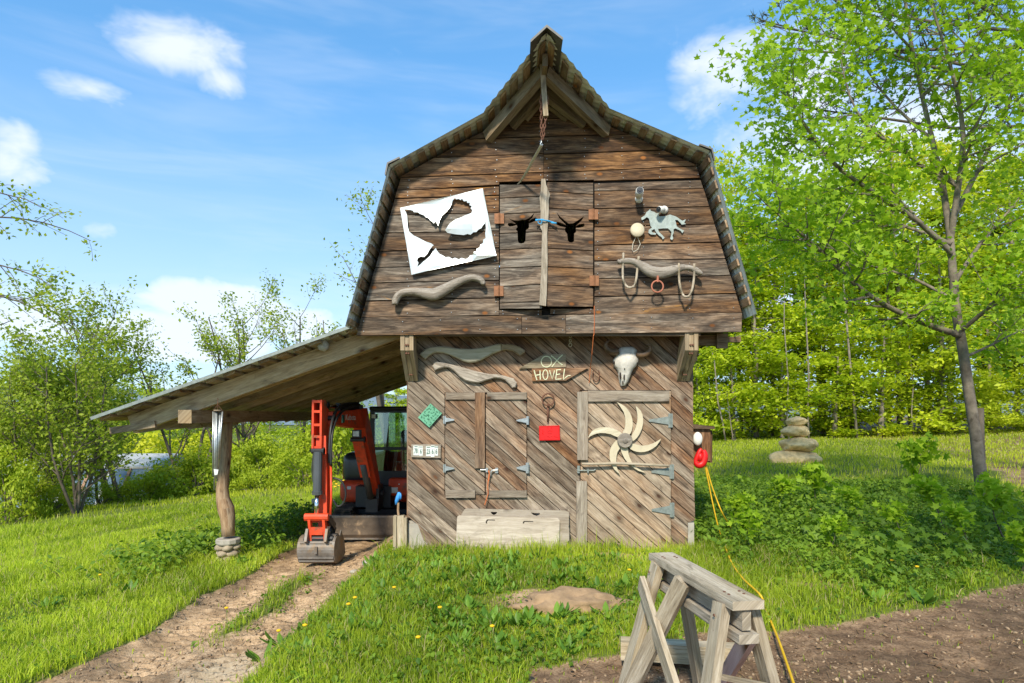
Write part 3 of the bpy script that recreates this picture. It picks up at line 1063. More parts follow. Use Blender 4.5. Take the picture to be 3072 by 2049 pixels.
def dirt_mask(x, y):
    p = path_mask(x, y) * (1 - .75 * centre_strip(x, y))
    u = sst(-4.2, -3.6, x) * (1 - sst(-1.25, -1.0, x)) * sst(1.0, 2.2, y) * .6
    return np.clip(np.maximum(np.maximum(p, drive_mask(x, y)), np.maximum(bare_mask(x, y), u)), 0, 1)


def hgt(x, y, fine=True):
    x = np.asarray(x, float)
    y = np.asarray(y, float)
    left = np.clip(-x - 1.2, 0, None)
    L1 = np.minimum(left, 13)
    z = -.072 * L1 - .09 * sst(0, .9, left) - .045 * np.clip(y, 0, 2.6) * sst(.1, 1, left)
    z = z - .135 * np.clip(y - 10, 0, 11) * sst(5, 9, left)
    z = z + .030 * np.clip(x - 5, 0, 45) * sst(3, 9, y) + .012 * np.clip(y - 18, 0, 40) * sst(2, 10, x) * .4
    z = z + wob(x, y, .55) * .035 * sst(1.0, 3.5, np.hypot(x - .4, np.clip(y - .5, None, 0))) + wob(x, y, 2.1) * .012
    z = z + .05 * np.exp(-(((x - .2) / 1.2) ** 2 + ((y + 1.3) / .9) ** 2))
    far = np.hypot(x, y)
    z = z - sst(60, 500, far) * 6
    if fine:
        p = path_mask(x, y)
        z = z - .05 * p
        for xc, w in ((-2.64, .19), (-1.93, .19)):
            r = np.exp(-((x - xc + wob(x, y, 1.1) * .03) / w) ** 4) * p
            ph = (y + .25 * np.abs(x - xc)) * 2 * math.pi / .088
            z = z - .05 * r + .042 * r * np.clip(np.sin(ph) * 2.2, -1, 1) * (.55 + .45 * wob(x, y, 3.1)) * sst(-4.6, -3.2, y)
        z = z + p * (wob(x, y, 9) * .012 + wob(x, y, 23) * .009)
        dm = drive_mask(x, y)
        z = z + dm * (wob(x, y, 8) * .013 + wob(x, y, 21) * .009 - .02) + .02 * centre_strip(x, y)
        z = z + .03 * np.exp(-((x + 3.0 + wob(x, y, 2.2) * .07) / .06) ** 2) * sst(-4, -3, y) * (1 - sst(1, 2, y))
    return z


def axis(lo, hi, dense):
    """grid lines: dense intervals [(a, b, step)], growing outwards"""
    a = []
    for (p, q, s) in dense:
        a += list(np.arange(p, q, s))
    x, s = dense[-1][1], dense[-1][2]
    while x < hi:
        a.append(x); s *= 1.22; x += s
    a.append(hi)
    x, s = dense[0][0], dense[0][2]
    while x > lo:
        s *= 1.22; x -= s
        a.append(max(x, lo))
    return np.array(sorted(set(np.round(a, 4))))


gx = axis(-700, 700, [(-6, -3.4, .09), (-3.4, -1.3, .026), (-1.3, 5, .06)])
gy = axis(-40, 900, [(-4.4, 1.2, .0215), (1.2, 3, .06)])
XX, YY = np.meshgrid(gx, gy)
ZZ = hgt(XX, YY)
nv = XX.size
co = np.stack([XX.ravel(), YY.ravel(), ZZ.ravel()], 1)
nxn, nyn = len(gx), len(gy)
ii = np.arange((nyn - 1) * (nxn - 1))
r_, c_ = ii // (nxn - 1), ii % (nxn - 1)
q0 = r_ * nxn + c_
quads = np.stack([q0, q0 + 1, q0 + nxn + 1, q0 + nxn], 1)


def raw_mesh(name, verts, faces_n, loops, mat, attrs=None, smooth=False, kind=None):
    """verts (n,3); loops flat vertex indices; faces_n loop counts"""
    me = bpy.data.meshes.new(name)
    me.vertices.add(len(verts))
    me.vertices.foreach_set('co', np.ascontiguousarray(verts, dtype=np.float32).ravel())
    me.loops.add(len(loops))
    me.loops.foreach_set('vertex_index', np.ascontiguousarray(loops, dtype=np.int32))
    me.polygons.add(len(faces_n))
    st = np.concatenate([[0], np.cumsum(faces_n)[:-1]]).astype(np.int32)
    me.polygons.foreach_set('loop_start', st)
    if smooth:
        me.polygons.foreach_set('use_smooth', np.ones(len(faces_n), dtype=bool))
    for k, v in (attrs or {}).items():
        a = me.attributes.new(k, 'FLOAT', 'POINT')
        a.data.foreach_set('value', np.ascontiguousarray(v, dtype=np.float32))
    me.update(calc_edges=True)
    if mat:
        me.materials.append(mat)
    return me


def ground_material():
    m, nt, bs = new_mat('ground_earth_and_turf')
    geo = nn(nt, 'ShaderNodeNewGeometry').outputs['Position']
    dm = nn(nt, 'ShaderNodeAttribute', attribute_name='dirt').outputs['Fac']
    dr = nn(nt, 'ShaderNodeAttribute', attribute_name='drive').outputs['Fac']

    def noise(s, d=5, r=.62, dist=0.0):
        return nn(nt, 'ShaderNodeTexNoise', {0: geo, 'Scale': s, 'Detail': d, 'Roughness': r, 'Distortion': dist}).outputs[0]
    n1, n2, n3 = noise(1.3, 5, .6, .6), noise(9, 6, .7), noise(55, 4, .7)
    g = math_(nt, 'ADD', math_(nt, 'MULTIPLY', n2, .55), math_(nt, 'MULTIPLY', n3, .45))
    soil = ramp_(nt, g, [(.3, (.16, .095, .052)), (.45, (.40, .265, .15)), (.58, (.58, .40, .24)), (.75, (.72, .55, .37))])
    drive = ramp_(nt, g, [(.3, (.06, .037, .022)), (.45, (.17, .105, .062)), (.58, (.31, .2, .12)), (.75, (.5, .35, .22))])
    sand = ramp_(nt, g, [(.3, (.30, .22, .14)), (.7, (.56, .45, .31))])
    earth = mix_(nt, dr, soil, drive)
    blot = rng_(nt, n1, .42, .56, .45, 0)
    earth = mix_(nt, blot, earth, (.07, .046, .03, 1))
    pat = nn(nt, 'ShaderNodeAttribute', attribute_name='sand').outputs['Fac']
    earth = mix_(nt, rng_(nt, math_(nt, 'ADD', pat, math_(nt, 'MULTIPLY', math_(nt, 'SUBTRACT', n2, .5), .8)), .3, 1.0), earth, sand)
    earth = mix_(nt, math_(nt, 'MULTIPLY', rng_(nt, noise(26, 2, .5), .6, .68), .5), earth, (.05, .032, .02, 1))
    turf = ramp_(nt, g, [(.3, (.06, .085, .014)), (.55, (.14, .175, .03)), (.8, (.25, .26, .06))])
    k = rng_(nt, math_(nt, 'ADD', dm, math_(nt, 'MULTIPLY', math_(nt, 'SUBTRACT', n2, .5), .5)), .35, .6)
    col = mix_(nt, k, turf, earth)
    nt.links.new(col, bs.inputs['Base Color'])
    bs.inputs['Roughness'].default_value = .95
    bs.inputs['Specular IOR Level'].default_value = .1
    bp = nn(nt, 'ShaderNodeBump', {'Height': g, 'Strength': .7, 'Distance': .03})
    nt.links.new(bp.outputs[0], bs.inputs['Normal'])
    return m


sandv = np.exp(-(((XX + 1.98) / .34) ** 2 + ((YY + 2.95) / .42) ** 2)) + .7 * np.exp(-(((XX + 1.6) / .14) ** 2 + ((YY + 3.6) / .5) ** 2)) + .35 * np.exp(-(((XX + 2.7) / .3) ** 2 + ((YY + 3.2) / .25) ** 2))
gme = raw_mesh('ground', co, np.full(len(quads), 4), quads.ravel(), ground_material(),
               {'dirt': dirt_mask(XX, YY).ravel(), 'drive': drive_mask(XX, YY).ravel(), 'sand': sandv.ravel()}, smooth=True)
ground = bpy.data.objects.new('ground', gme)
COL.objects.link(ground)
tag(ground, 'sloping earth and turf with a bare machine track and dirt drive', None, None, 'structure')

# far ridge; distance haze is put into its blue-grey colour
M['ridge'] = plain('hazed_wooded_ridge', (.17, .22, .25), 1.0, var=.12, scale=.02)
rx_ = np.linspace(-900, 900, 90)
rh = 34 + 16 * np.sin(rx_ / 130 + 1) + 9 * np.sin(rx_ / 47) + 4 * np.sin(rx_ / 19)
m = MB()
vs = [(x, 700 + 60 * math.sin(x / 200), -8) for x in rx_] + [(x, 760, h * .7) for x, h in zip(rx_, rh)] + [(x, 830, h) for x, h in zip(rx_, rh)] + [(x, 890, -8) for x in rx_]
nr = len(rx_)
fs = [(k * nr + i, k * nr + i + 1, (k + 1) * nr + i + 1, (k + 1) * nr + i) for k in range(3) for i in range(nr - 1)]
tag(m.add(vs, fs).build('hills', M['ridge'], smooth=True), 'low haze-blue wooded ridge in the distance', None, None, 'structure')


def gz(x, y):
    return float(hgt(np.array([x]), np.array([y]))[0])


# ---------------------------------------------------------------- stones
M['boulder'] = plain('tan_boulder', (.66, .47, .22), .9, var=.35, scale=6, bump=.6, dirt=((.36, .27, .16), 5, .55, .7))
M['sunk_stone'] = plain('sandy_sunk_stone', (.33, .215, .12), .92, var=.28, scale=9, bump=.6, dirt=((.2, .13, .08), 4, .55, .7))


def cairn(px, base_py, Y, stones, label, group=None):
    """stones: (centre px, centre py, half width px, half height px)"""
    e = empty('cairn', at(px, base_py, Y), label, 'cairn', group)
    for i, (x, y, rw, rh_) in enumerate(stones):
        c = at(x, y, Y)
        k = (Y + D0) / FPX
        MB().blob(c, (rw * k * 1.12, rw * k * .9, rh_ * k * 1.08), 4, .24, i * 5 + int(px) % 7 + 1, freq=1.3).build('stone', M['boulder'], e, smooth=True)
    return e


f_ = 1.3067
cairn(2385, 1395, 12.4, [(1826 * f_, 1056 * f_, 52 * f_, 21 * f_), (1834 * f_, 1021 * f_, 37 * f_, 16.5 * f_), (1827 * f_, 990 * f_, 27 * f_, 12.5 * f_), (1829 * f_, 968 * f_, 21 * f_, 10 * f_), (1831 * f_, 959 * f_, 7 * f_, 3 * f_)],
      'tall cairn of stacked tan boulders in the field right of the barn')
cairn(334, 1500, 14.0, [(255 * f_, 1126 * f_, 15 * f_, 7 * f_), (254 * f_, 1139 * f_, 14 * f_, 7 * f_), (252 * f_, 1153 * f_, 17 * f_, 9 * f_)], 'small cairn of flat stones in front of the greenhouse')
cairn(925, 1450, 12.5, [(708 * f_, 1084 * f_, 4 * f_, 5 * f_), (706 * f_, 1094 * f_, 8 * f_, 7 * f_), (704 * f_, 1107 * f_, 10 * f_, 8 * f_), (708 * f_, 1121 * f_, 11 * f_, 8 * f_)], 'slim stone cairn seen just left of the excavator arm')
c = gnd('F', 1300, 1396, .0)
tag(MB().blob((c.x + .0, c.y + .05, -.03), (.50, .17, .15), 4, .32, 8, rot=Matrix.Rotation(R(12), 3, 'Z'), freq=2.6).build('sunken_stone', M['sunk_stone'], smooth=True),
    'long tan stone half sunk in the grass before the barn', 'stone')
for i, (x, y, s) in enumerate(((-1.62, -.18, .06), (-1.5, -.3, .045), (-1.72, -.42, .04))):
    tag(MB().blob((x, y, gz(x, y) + .01), (s * 1.3, s, s * .6), 2, .3, i + 2).build('small_stone', M['concrete'], smooth=True), ['pale stone', 'smaller pale stone', 'smallest pale stone'][i] + ' beside the left barn corner in the grass edge', 'stone')
# ---------------------------------------------------------------- things hung on the barn
ZOOM['N'] = (2040, 940, .35714)
ZOOM['V'] = (2050, 1200, .5413)
M['white_sheet'] = plain('white_sheet_metal', (.66, .69, .68), .32, metal=.4, var=.07, scale=9)
M['horse_metal'] = plain('pale_zinc_cutout', (.36, .41, .38), .45, metal=.2, var=.25, scale=18)
M['white_plastic'] = plain('white_plastic', (.8, .79, .74), .4, var=.05)
M['black_plastic'] = plain('black_plastic', (.012, .012, .014), .25, var=.2, spec=.6)
M['red_paint'] = plain('red_paint', (.66, .012, .012), .42, var=.12, scale=14)
M['green_paint'] = plain('mint_green_paint', (.14, .38, .235), .55, var=.18, scale=18)
M['green_dark'] = plain('shaded_green_paint', (.045, .17, .10), .6, var=.2)
M['cream'] = plain('cream_paint', (.58, .5, .35), .6, var=.1, scale=10)
M['letter'] = plain('cream_lettering', (.72, .73, .50), .7, var=.15, scale=40)
M['bone'] = plain('sun_bleached_bone', (.62, .58, .52), .75, var=.22, scale=16, bump=.35, dirt=((.32, .26, .2), 9, .55, .8))
M['horn'] = plain('dark_horn', (.15, .09, .05), .5, var=.5, scale=12, bump=.3)
M['blue_rope'] = plain('blue_rope', (.05, .36, .68), .7, var=.2, scale=60, bump=.3)
M['orange_cord'] = plain('orange_twine', (.62, .17, .05), .8, var=.2)
M['yellow_cord'] = plain('yellow_cord', (.75, .45, .02), .5, var=.12)
M['white_rope'] = plain('white_rope', (.6, .56, .45), .8, var=.2, scale=60)
M['plate_white'] = plain('plate_white', (.66, .68, .64), .5, var=.2, scale=25)
M['plate_green'] = plain('plate_green', (.02, .10, .07), .5)
M['hollow'] = plain('hollow_shade', (.03, .022, .018), .95)


def smooth_pts(pts, n=4):
    """Catmull-Rom through tuples of any length"""
    P = [np.array(p, float) for p in pts]
    out = []
    for i in range(len(P) - 1):
        p0, p1, p2, p3 = P[max(i - 1, 0)], P[i], P[i + 1], P[min(i + 2, len(P) - 1)]
        for k in range(n):
            t = k / n
            out.append(.5 * ((2 * p1) + (-p0 + p2) * t + (2 * p0 - 5 * p1 + 4 * p2 - p3) * t * t + (-p0 + 3 * p1 - 3 * p2 + p3) * t ** 3))
    out.append(P[-1])
    return out


def zk(z, Y):
    return ZOOM[z][2] * (Y + D0) / FPX


# sheet metal with a flying bird cut out of it
SHEET = [(70, 355), (915, 155), (1055, 848), (190, 1043)]
BIRD = [(110, 370), (165, 374), (200, 382), (210, 398), (255, 400), (272, 415), (312, 428), (330, 446), (352, 452), (372, 470), (380, 488), (402, 498), (412, 518), (428, 512), (436, 492), (462, 548),
        (478, 488), (500, 440), (540, 400), (580, 350), (598, 312), (608, 280), (630, 254), (645, 270), (668, 264), (690, 278), (702, 262), (722, 290), (752, 286), (756, 305), (782, 304), (780, 328),
        (802, 338), (790, 358), (808, 378), (800, 406), (740, 430), (700, 455), (640, 480), (590, 520), (560, 560), (535, 598), (560, 622), (640, 634), (720, 638), (760, 625), (790, 632), (820, 605),
        (850, 604), (872, 578), (900, 565), (915, 540), (935, 515), (942, 478), (948, 560), (940, 620), (944, 665), (920, 680), (918, 715), (890, 730), (885, 762), (855, 775), (850, 805), (822, 812), (815, 838),
        (785, 842), (770, 866), (742, 880), (700, 868), (670, 882), (630, 866), (605, 878), (570, 858), (535, 862), (510, 845), (480, 832), (452, 800), (436, 768), (410, 800), (380, 850), (340, 888),
        (310, 910), (285, 935), (250, 962), (262, 922), (247, 900), (255, 874), (282, 858), (320, 862), (350, 828), (370, 790), (398, 752), (416, 742), (392, 722), (330, 700), (270, 668), (210, 640),
        (165, 600), (150, 550), (145, 490), (140, 430), (128, 396)]
bird = xz('G', BIRD, YU - .03)
tongue = az('G', 560, 590, YU)


def sheet3(x, z):
    d = math.hypot(x - tongue.x, z - tongue.z)
    fold = (z - 3.42) + .28 * (x + .35)          # a crease across the lower right corner
    wave = .006 * math.sin(x * 9 + z * 4) + .004 * math.sin(z * 17)
    return (x, YU - .034 - .06 * max(0, 1 - d / .28) + .22 * min(0, fold) * (1 if x > -.42 else .25) + wave, z)


shq = xz('G', SHEET, YU - .03)
gxs = [(x, z) for x in np.linspace(-1.25, -.1, 22) for z in np.linspace(2.9, 4.2, 24) if inpoly((x, z), shq)]
sh = MB().plate(xz('G', SHEET, YU - .03), sheet3, (0, .003, 0), holes=[bird], extra=gxs).build('sheet_metal_panel', M['white_sheet'])
tag(sh, 'tilted square of white sheet metal with a flying bird cut out of it', 'metal sheet')

HORSE = [(470, 360), (474, 380), (492, 372), (515, 355), (532, 366), (540, 402), (546, 428), (556, 440), (530, 460), (528, 482), (550, 496), (586, 497), (592, 486), (562, 478), (550, 466), (576, 450),
         (590, 478), (616, 506), (634, 516), (645, 537), (659, 521), (640, 500), (613, 475), (606, 450), (650, 446), (686, 446), (702, 460), (715, 476), (712, 502), (704, 530), (720, 541), (729, 527),
         (723, 506), (733, 480), (731, 455), (746, 446), (790, 466), (803, 485), (818, 464), (800, 457), (757, 430), (752, 402), (744, 378), (764, 378), (788, 402), (798, 416), (834, 411), (818, 400),
         (833, 372), (802, 384), (752, 350), (702, 334), (668, 346), (622, 350), (610, 340), (618, 322), (590, 322), (576, 312), (548, 305), (541, 288), (530, 302), (512, 314), (500, 340)]
tag(MB().plate(xz('H', HORSE, YU - .025), lambda x, z: (x, YU - .025, z), (0, .006, 0)).build('horse_cutout', M['horse_metal']),
    'pale metal cutout of a galloping horse on the upper wall', 'wall ornament')


def yoke_beam(z, pts, Y, dep, mat, name, label, col=(1, .7, .6)):
    k = zk(z, Y)
    cs, rs = [], []
    for p in smooth_pts(pts, 3):
        c = az(z, p[0], p[1], Y)
        cs.append(c)
        rs.append((dep * (.6 + .4 * p[2] / max(q[2] for q in pts)), p[2] * k * 1.12))
    m = MB().tube(cs, rs, 12, ref=(0, 0, 1))
    # tube() measures its first radius across 'ref': depth, the second in the wall plane
    return m


y1 = yoke_beam('G', [(14, 1342, 26), (26, 1290, 34), (62, 1240, 34), (130, 1215, 34), (230, 1213, 36), (330, 1228, 50), (420, 1236, 58), (500, 1200, 52), (600, 1145, 44), (700, 1096, 36), (790, 1068, 32), (860, 1075, 30), (905, 1102, 28), (925, 1140, 20)],
               YU - .075, .05, M['drift'], 'ox_yoke', '').build('ox_yoke', M['drift'], grain=(1, 0, .12), smooth=True, color=(1.0, .6, .6))
tag(y1, 'weathered ox yoke beam hanging under the white metal sheet', 'ox yoke')

yk = empty('ox_yoke', az('H', 620, 990, YU - .12), 'ox yoke with two bent bows and an iron ring, right of the loft doors', 'ox yoke')
yoke_beam('H', [(280, 722, 16), (300, 716, 22), (345, 712, 23), (410, 717, 24), (470, 748, 32), (540, 792, 42), (620, 810, 43), (700, 795, 38), (770, 772, 29), (840, 764, 21), (900, 780, 22), (948, 812, 18), (956, 822, 8)],
          YU - .10, .05, None, '', '').build('beam', M['drift'], yk, grain=(1, 0, -.1), smooth=True, color=(1.05, .8, .4))
for pts in (((325, 648), (322, 720), (319, 810), (326, 870), (350, 915), (385, 925), (415, 908), (430, 850), (440, 760), (450, 672)),
            ((775, 732), (775, 800), (778, 870), (790, 940), (808, 985), (832, 1002), (862, 988), (885, 930), (898, 840), (901, 732))):
    MB().tube([az('H', p[0], p[1], YU - .115 - .02 * math.sin(i)) for i, p in enumerate(smooth_pts(pts, 3))], 9.5 * zk('H', YU - .12), 8).build('bow', M['saw'], yk, grain=(0, 0, 1), smooth=True, color=(1.1, .7, .2))
c = az('H', 601, 918, YU - .13)
M['rusty_ring'] = plain('orange_rust', (.42, .15, .09), .75, var=.25, scale=20)
MB().ring(c, 47 * zk('H', YU - .13), 6.5 * zk('H', YU), (0, 1, 0.0), 22, 8).build('ring', M['rusty_ring'], yk, smooth=True)
MB().tube([az('H', 604, 830, YU - .13), az('H', 603, 882, YU - .13)], .012, 8).build('eye_bolt', M['rusty_ring'], yk)

# two yokes on the lower wall
Y3 = [(175, 370), (240, 305), (310, 275), (430, 262), (560, 275), (700, 295), (850, 298), (1000, 285), (1100, 255), (1200, 232), (1300, 228), (1400, 240), (1480, 270), (1538, 308), (1545, 340), (1480, 388),
      (1440, 360), (1380, 322), (1300, 310), (1220, 320), (1130, 360), (1050, 400), (980, 440), (900, 468), (820, 475), (740, 455), (650, 410), (560, 370), (470, 345), (400, 340), (330, 365), (280, 400), (245, 432)]
Y4 = [(340, 520), (360, 480), (400, 462), (470, 470), (600, 500), (770, 545), (930, 590), (1080, 620), (1180, 625), (1300, 650), (1400, 680), (1440, 740), (1420, 800), (1380, 802), (1340, 752), (1290, 705),
      (1220, 678), (1150, 676), (1060, 702), (940, 738), (860, 730), (760, 705), (690, 650), (620, 580), (560, 542), (500, 536), (440, 550), (375, 580)]


def slab(z, px, Y, th, bev=.012):
    """a shaped plank with its front edge rounded over"""
    pts = [np.array(p, float) for p in px]
    n = len(pts)
    area = sum(pts[i][0] * pts[(i + 1) % n][1] - pts[(i + 1) % n][0] * pts[i][1] for i in range(n))
    sg = 1 if area > 0 else -1
    k = zk(z, Y)
    inner = []
    for i in range(n):
        e = pts[(i + 1) % n] - pts[i - 1]
        e = e / (np.linalg.norm(e) + 1e-9)
        nrm = np.array([-e[1], e[0]]) * sg
        inner.append(tuple(pts[i] + nrm * bev / k))
    o2 = xz(z, px, Y)
    i2 = xz(z, inner, Y)
    m = MB().plate(i2, lambda x, zz: (x, Y - th, zz), (0, .004, 0))
    ring_f = [Vector((x, Y - th, zz)) for x, zz in i2]
    ring_m = [Vector((x, Y - th + bev, zz)) for x, zz in o2]
    ring_b = [Vector((x, Y, zz)) for x, zz in o2]
    vs = ring_f + ring_m + ring_b
    fs = []
    for i in range(n):
        j = (i + 1) % n
        fs += [(i, j, n + j, n + i), (n + i, n + j, 2 * n + j, 2 * n + i)]
    return m.add(vs, fs)


cut = [p for p in Y3 if p[0] <= 1200]
pal = [p for p in Y3[:10]] + [(1238, 231), (1238, 316)] + Y3[20:]
brk = [(1241, 231)] + Y3[10:20] + [(1241, 315)]
yo = empty('ox_yoke', az('I', 860, 475, -.01), 'pale scraped ox yoke with one bark covered end, above the shutters', 'ox yoke')
slab('I', pal, -.004, .062).build('beam', M['pale_yoke'], yo, grain=(1, 0, 0), color=(1, .6, .3))
slab('I', brk, -.004, .058).build('bark_end', M['rafter'], yo, grain=(1, 0, -.3), color=(.8, .45, 2.5))
tag(slab('I', Y4, -.004, .05).build('ox_yoke', M['drift'], grain=(.97, 0, -.26), color=(1.35, .6, .2)), 'cracked grey ox yoke hanging slanted just above the shutters', 'ox yoke')

# skull of an ox
sk = empty('ox_skull', az('K', 395, 420, -.03), 'white horned ox skull hanging above the plank door', 'skull')
secs = [(174, 392, 462, .05), (182, 374, 476, .085), (200, 361, 488, .105), (230, 354, 490, .12), (252, 338, 496, .125), (275, 334, 493, .125), (296, 344, 480, .12), (312, 357, 463, .112), (335, 367, 452, .10),
        (362, 370, 443, .088), (390, 374, 431, .07), (410, 379, 420, .05), (420, 384, 410, .03)]
vs, fs = [], []
n = 15
for (y, xl, xr, dep) in secs:
    for k in range(n):
        t = math.pi * k / (n - 1)
        xx = (xl + xr) / 2 - (xr - xl) / 2 * math.cos(t)
        ridge = 1.0 - .10 * math.exp(-((t - math.pi / 2) / .18) ** 2) if y > 320 else 1.0
        if 255 < y < 290:
            ridge *= 1 - .28 * (math.exp(-((t - .55) / .22) ** 2) + math.exp(-((t - 2.59) / .22) ** 2))
        p = az('K', xx, y, 0)
        vs.append((p.x, -.012 - dep * (math.sin(t) ** .7) * ridge, p.z))
for i in range(len(secs) - 1):
    for k in range(n - 1):
        fs.append((i * n + k, i * n + k + 1, (i + 1) * n + k + 1, (i + 1) * n + k))
MB().add(vs, fs).build('cranium', M['bone'], sk, smooth=True)
for (x, y, rx, rz, dep) in ((383, 355, 6, 24, .088), (407, 362, 5, 22, .086), (343, 272, 8, 12, .055), (486, 274, 8, 12, .055), (410, 311, 4.5, 4.5, .113), (399, 398, 4, 16, .066)):
    c = az('K', x, y, -dep)
    k = zk('K', -.1)
    MB().blob((c.x, -.012 - dep + .004, c.z), (rx * k, .012, rz * k), 2).build('nostril' if y > 300 else 'eye_socket', M['hollow'], sk, smooth=True)  # solid dark blobs; the shade inside sockets and nostrils is put into colour
for pts in (((366, 200, 17), (335, 203, 18), (306, 188, 17), (291, 162, 13), (302, 138, 8), (342, 121, 2)), ((484, 215, 16), (522, 221, 18), (553, 210, 17), (573, 190, 13), (570, 168, 8), (540, 152, 2))):
    hp = smooth_pts(pts, 4)
    MB().tube([az('K', p[0], p[1], -.09 - .05 * i / len(hp)) for i, p in enumerate(hp)], [max(.004, p[2] * 1.2 * zk('K', -.1)) for p in hp], 10).build('horn', M['horn'], sk, smooth=True)

# arrow boards reading OX and HOVEL
def strokes(z, lists, Y, r):
    m = MB()
    for l in lists:
        pp = [az(z, p[0], p[1], Y) for p in l]
        m.tube(pp, [(r, .003)] * len(pp), 6, ref=(0, 1, 0)) if False else m.tube(pp, r * .8, 5)
    return m


def oval(cx, cy, rx, ry, n=14, a0=0.0):
    return [(cx + rx * math.cos(a0 + 2 * math.pi * i / n), cy + ry * math.sin(a0 + 2 * math.pi * i / n)) for i in range(n + 1)]


s1 = empty('arrow_sign', az('I', 1800, 550, -.03), 'grey arrow board pointing left, lettered OX', 'sign')
MB().plate(xz('I', [(1465, 550), (1790, 365), (2075, 360), (2078, 530)], 0), lambda x, z: (x, -.034, z), (0, .022, 0)).build('board', M['saw'], s1, grain=(1, 0, 0), color=(.75, .5, .5))
strokes('I', [oval(1825, 458, 68, 72), [(1885, 378), (1940, 420), (2000, 478), (2035, 502)], [(2036, 368), (1990, 410), (1940, 470), (1896, 528)]], -.034, .0085).build('lettering', M['letter'], s1)
s2 = empty('arrow_sign', az('I', 1800, 710, -.03), 'brown arrow board pointing right, lettered HOVEL', 'sign')
MB().plate(xz('B', [(880, 309), (1237, 303), (1095, 386), (882, 389)], 0), lambda x, z: (x, -.036, z), (0, .022, 0)).build('board', M['barn_lo'], s2, grain=(1, 0, 0), color=(1.1, .35, .5))
strokes('I', [[(1664, 568), (1680, 630), (1702, 698)], [(1742, 572), (1746, 692)], [(1690, 636), (1746, 626)], oval(1812, 628, 33, 64), [(1866, 570), (1902, 690), (1932, 572)],
              [(1962, 562), (1946, 690)], [(1950, 568), (2016, 562)], [(1952, 628), (2004, 620)], [(1946, 690), (2020, 684)], [(2062, 552), (2050, 640), (2048, 692), (2078, 662), (2105, 642), (2140, 638)]],
        -.036, .0085).build('lettering', M['letter'], s2)

# green tilted plaque with raised squiggles, red plaque, board of cut number plates
gp = empty('green_plaque', az('J', 258, 355, -.02), 'mint green plaque hung on its corner, with raised curly marks', 'plaque')
q = xz('J', [(268, 147), (368, 233), (258, 355), (160, 268)], 0)
MB().plate(q, lambda x, z: (x, -.034, z), (0, .024, 0)).build('tile', M['green_paint'], gp)
rnd = random.Random(4)
e1, e2 = np.array((368 - 268, 233 - 147), float), np.array((160 - 268, 268 - 147), float)
for i in range(5):
    for j in range(6):
        u, v = .12 + .18 * i + rnd.uniform(-.02, .02), .10 + .155 * j + rnd.uniform(-.02, .02)
        c0 = np.array((268, 147)) + e1 * u + e2 * v
        a = rnd.uniform(0, 6.28)
        pp = [(c0[0] + 7.5 * math.cos(a + t), c0[1] + 7.5 * math.sin(a + t)) for t in np.linspace(0, rnd.uniform(1.5, 4.2), 6)]
        MB().tube([az('J', x, y, -.036) for x, y in pp], .0042, 5).build('raised_mark', M['green_dark'], gp)
rp = empty('red_plaque', az('J', 1300, 468, -.02), 'small bright red plaque with raised marks below the iron ring', 'plaque')
MB().plate(xz('J', [(1210, 342), (1388, 338), (1392, 465), (1212, 468)], 0), lambda x, z: (x, -.032, z), (0, .022, 0)).build('tile', M['red_paint'], rp)
for pp in (oval(1305, 395, 18, 14, 8), [(1282, 432), (1300, 438), (1325, 430)], [(1240, 380), (1248, 392), (1238, 405), (1250, 418)], [(1345, 430), (1360, 440), (1385, 447)], [(1285, 352), (1292, 370)], [(1318, 350), (1322, 368)],
           [(1216, 348), (1384, 344), (1386, 460), (1218, 462), (1216, 348)]):
    MB().tube([az('J', x, y, -.033) for x, y in pp], .0035, 5).build('raised_mark', M['red_paint'], rp)
nb = empty('number_plate_board', az('J', 230, 618, -.02), 'board with cut white number plates reading 78 6 236 6', 'number plate')
MB().plate(xz('J', [(103, 500), (358, 503), (356, 620), (100, 612)], 0), lambda x, z: (x, -.03, z), (0, .02, 0)).build('board', M['trim'], nb, grain=(1, 0, 0), color=(.95, .6, .3))
for (x0, x1, ya, yb, t) in ((120, 166, 512, 596, '78'), (169, 202, 515, 600, '6'), (229, 272, 518, 604, '23'), (273, 304, 510, 610, '6'), (306, 334, 516, 600, '6')):
    pc = MB().plate(xz('J', [(x0, ya), (x1, ya), (x1, yb), (x0, yb)], 0), lambda x, z: (x, -.034, z), (0, .0035, 0)).build('plate_piece', M['plate_white'], nb)
    c = az('J', (x0 + x1) / 2, (ya + yb) / 2 + 6, 0)
    text_mb(t, .078, lambda x, y: (c.x + x, -.0352, c.z + y), .001, .0016, .5).build('number', M['plate_green'], pc)
    c2 = az('J', (x0 + x1) / 2, ya + 9, 0)
    MB().bb(c2.x - .018, c2.x + .018, -.0356, -.0344, c2.z - .004, c2.z + .004).build('print_line', M['plate_green'], pc)

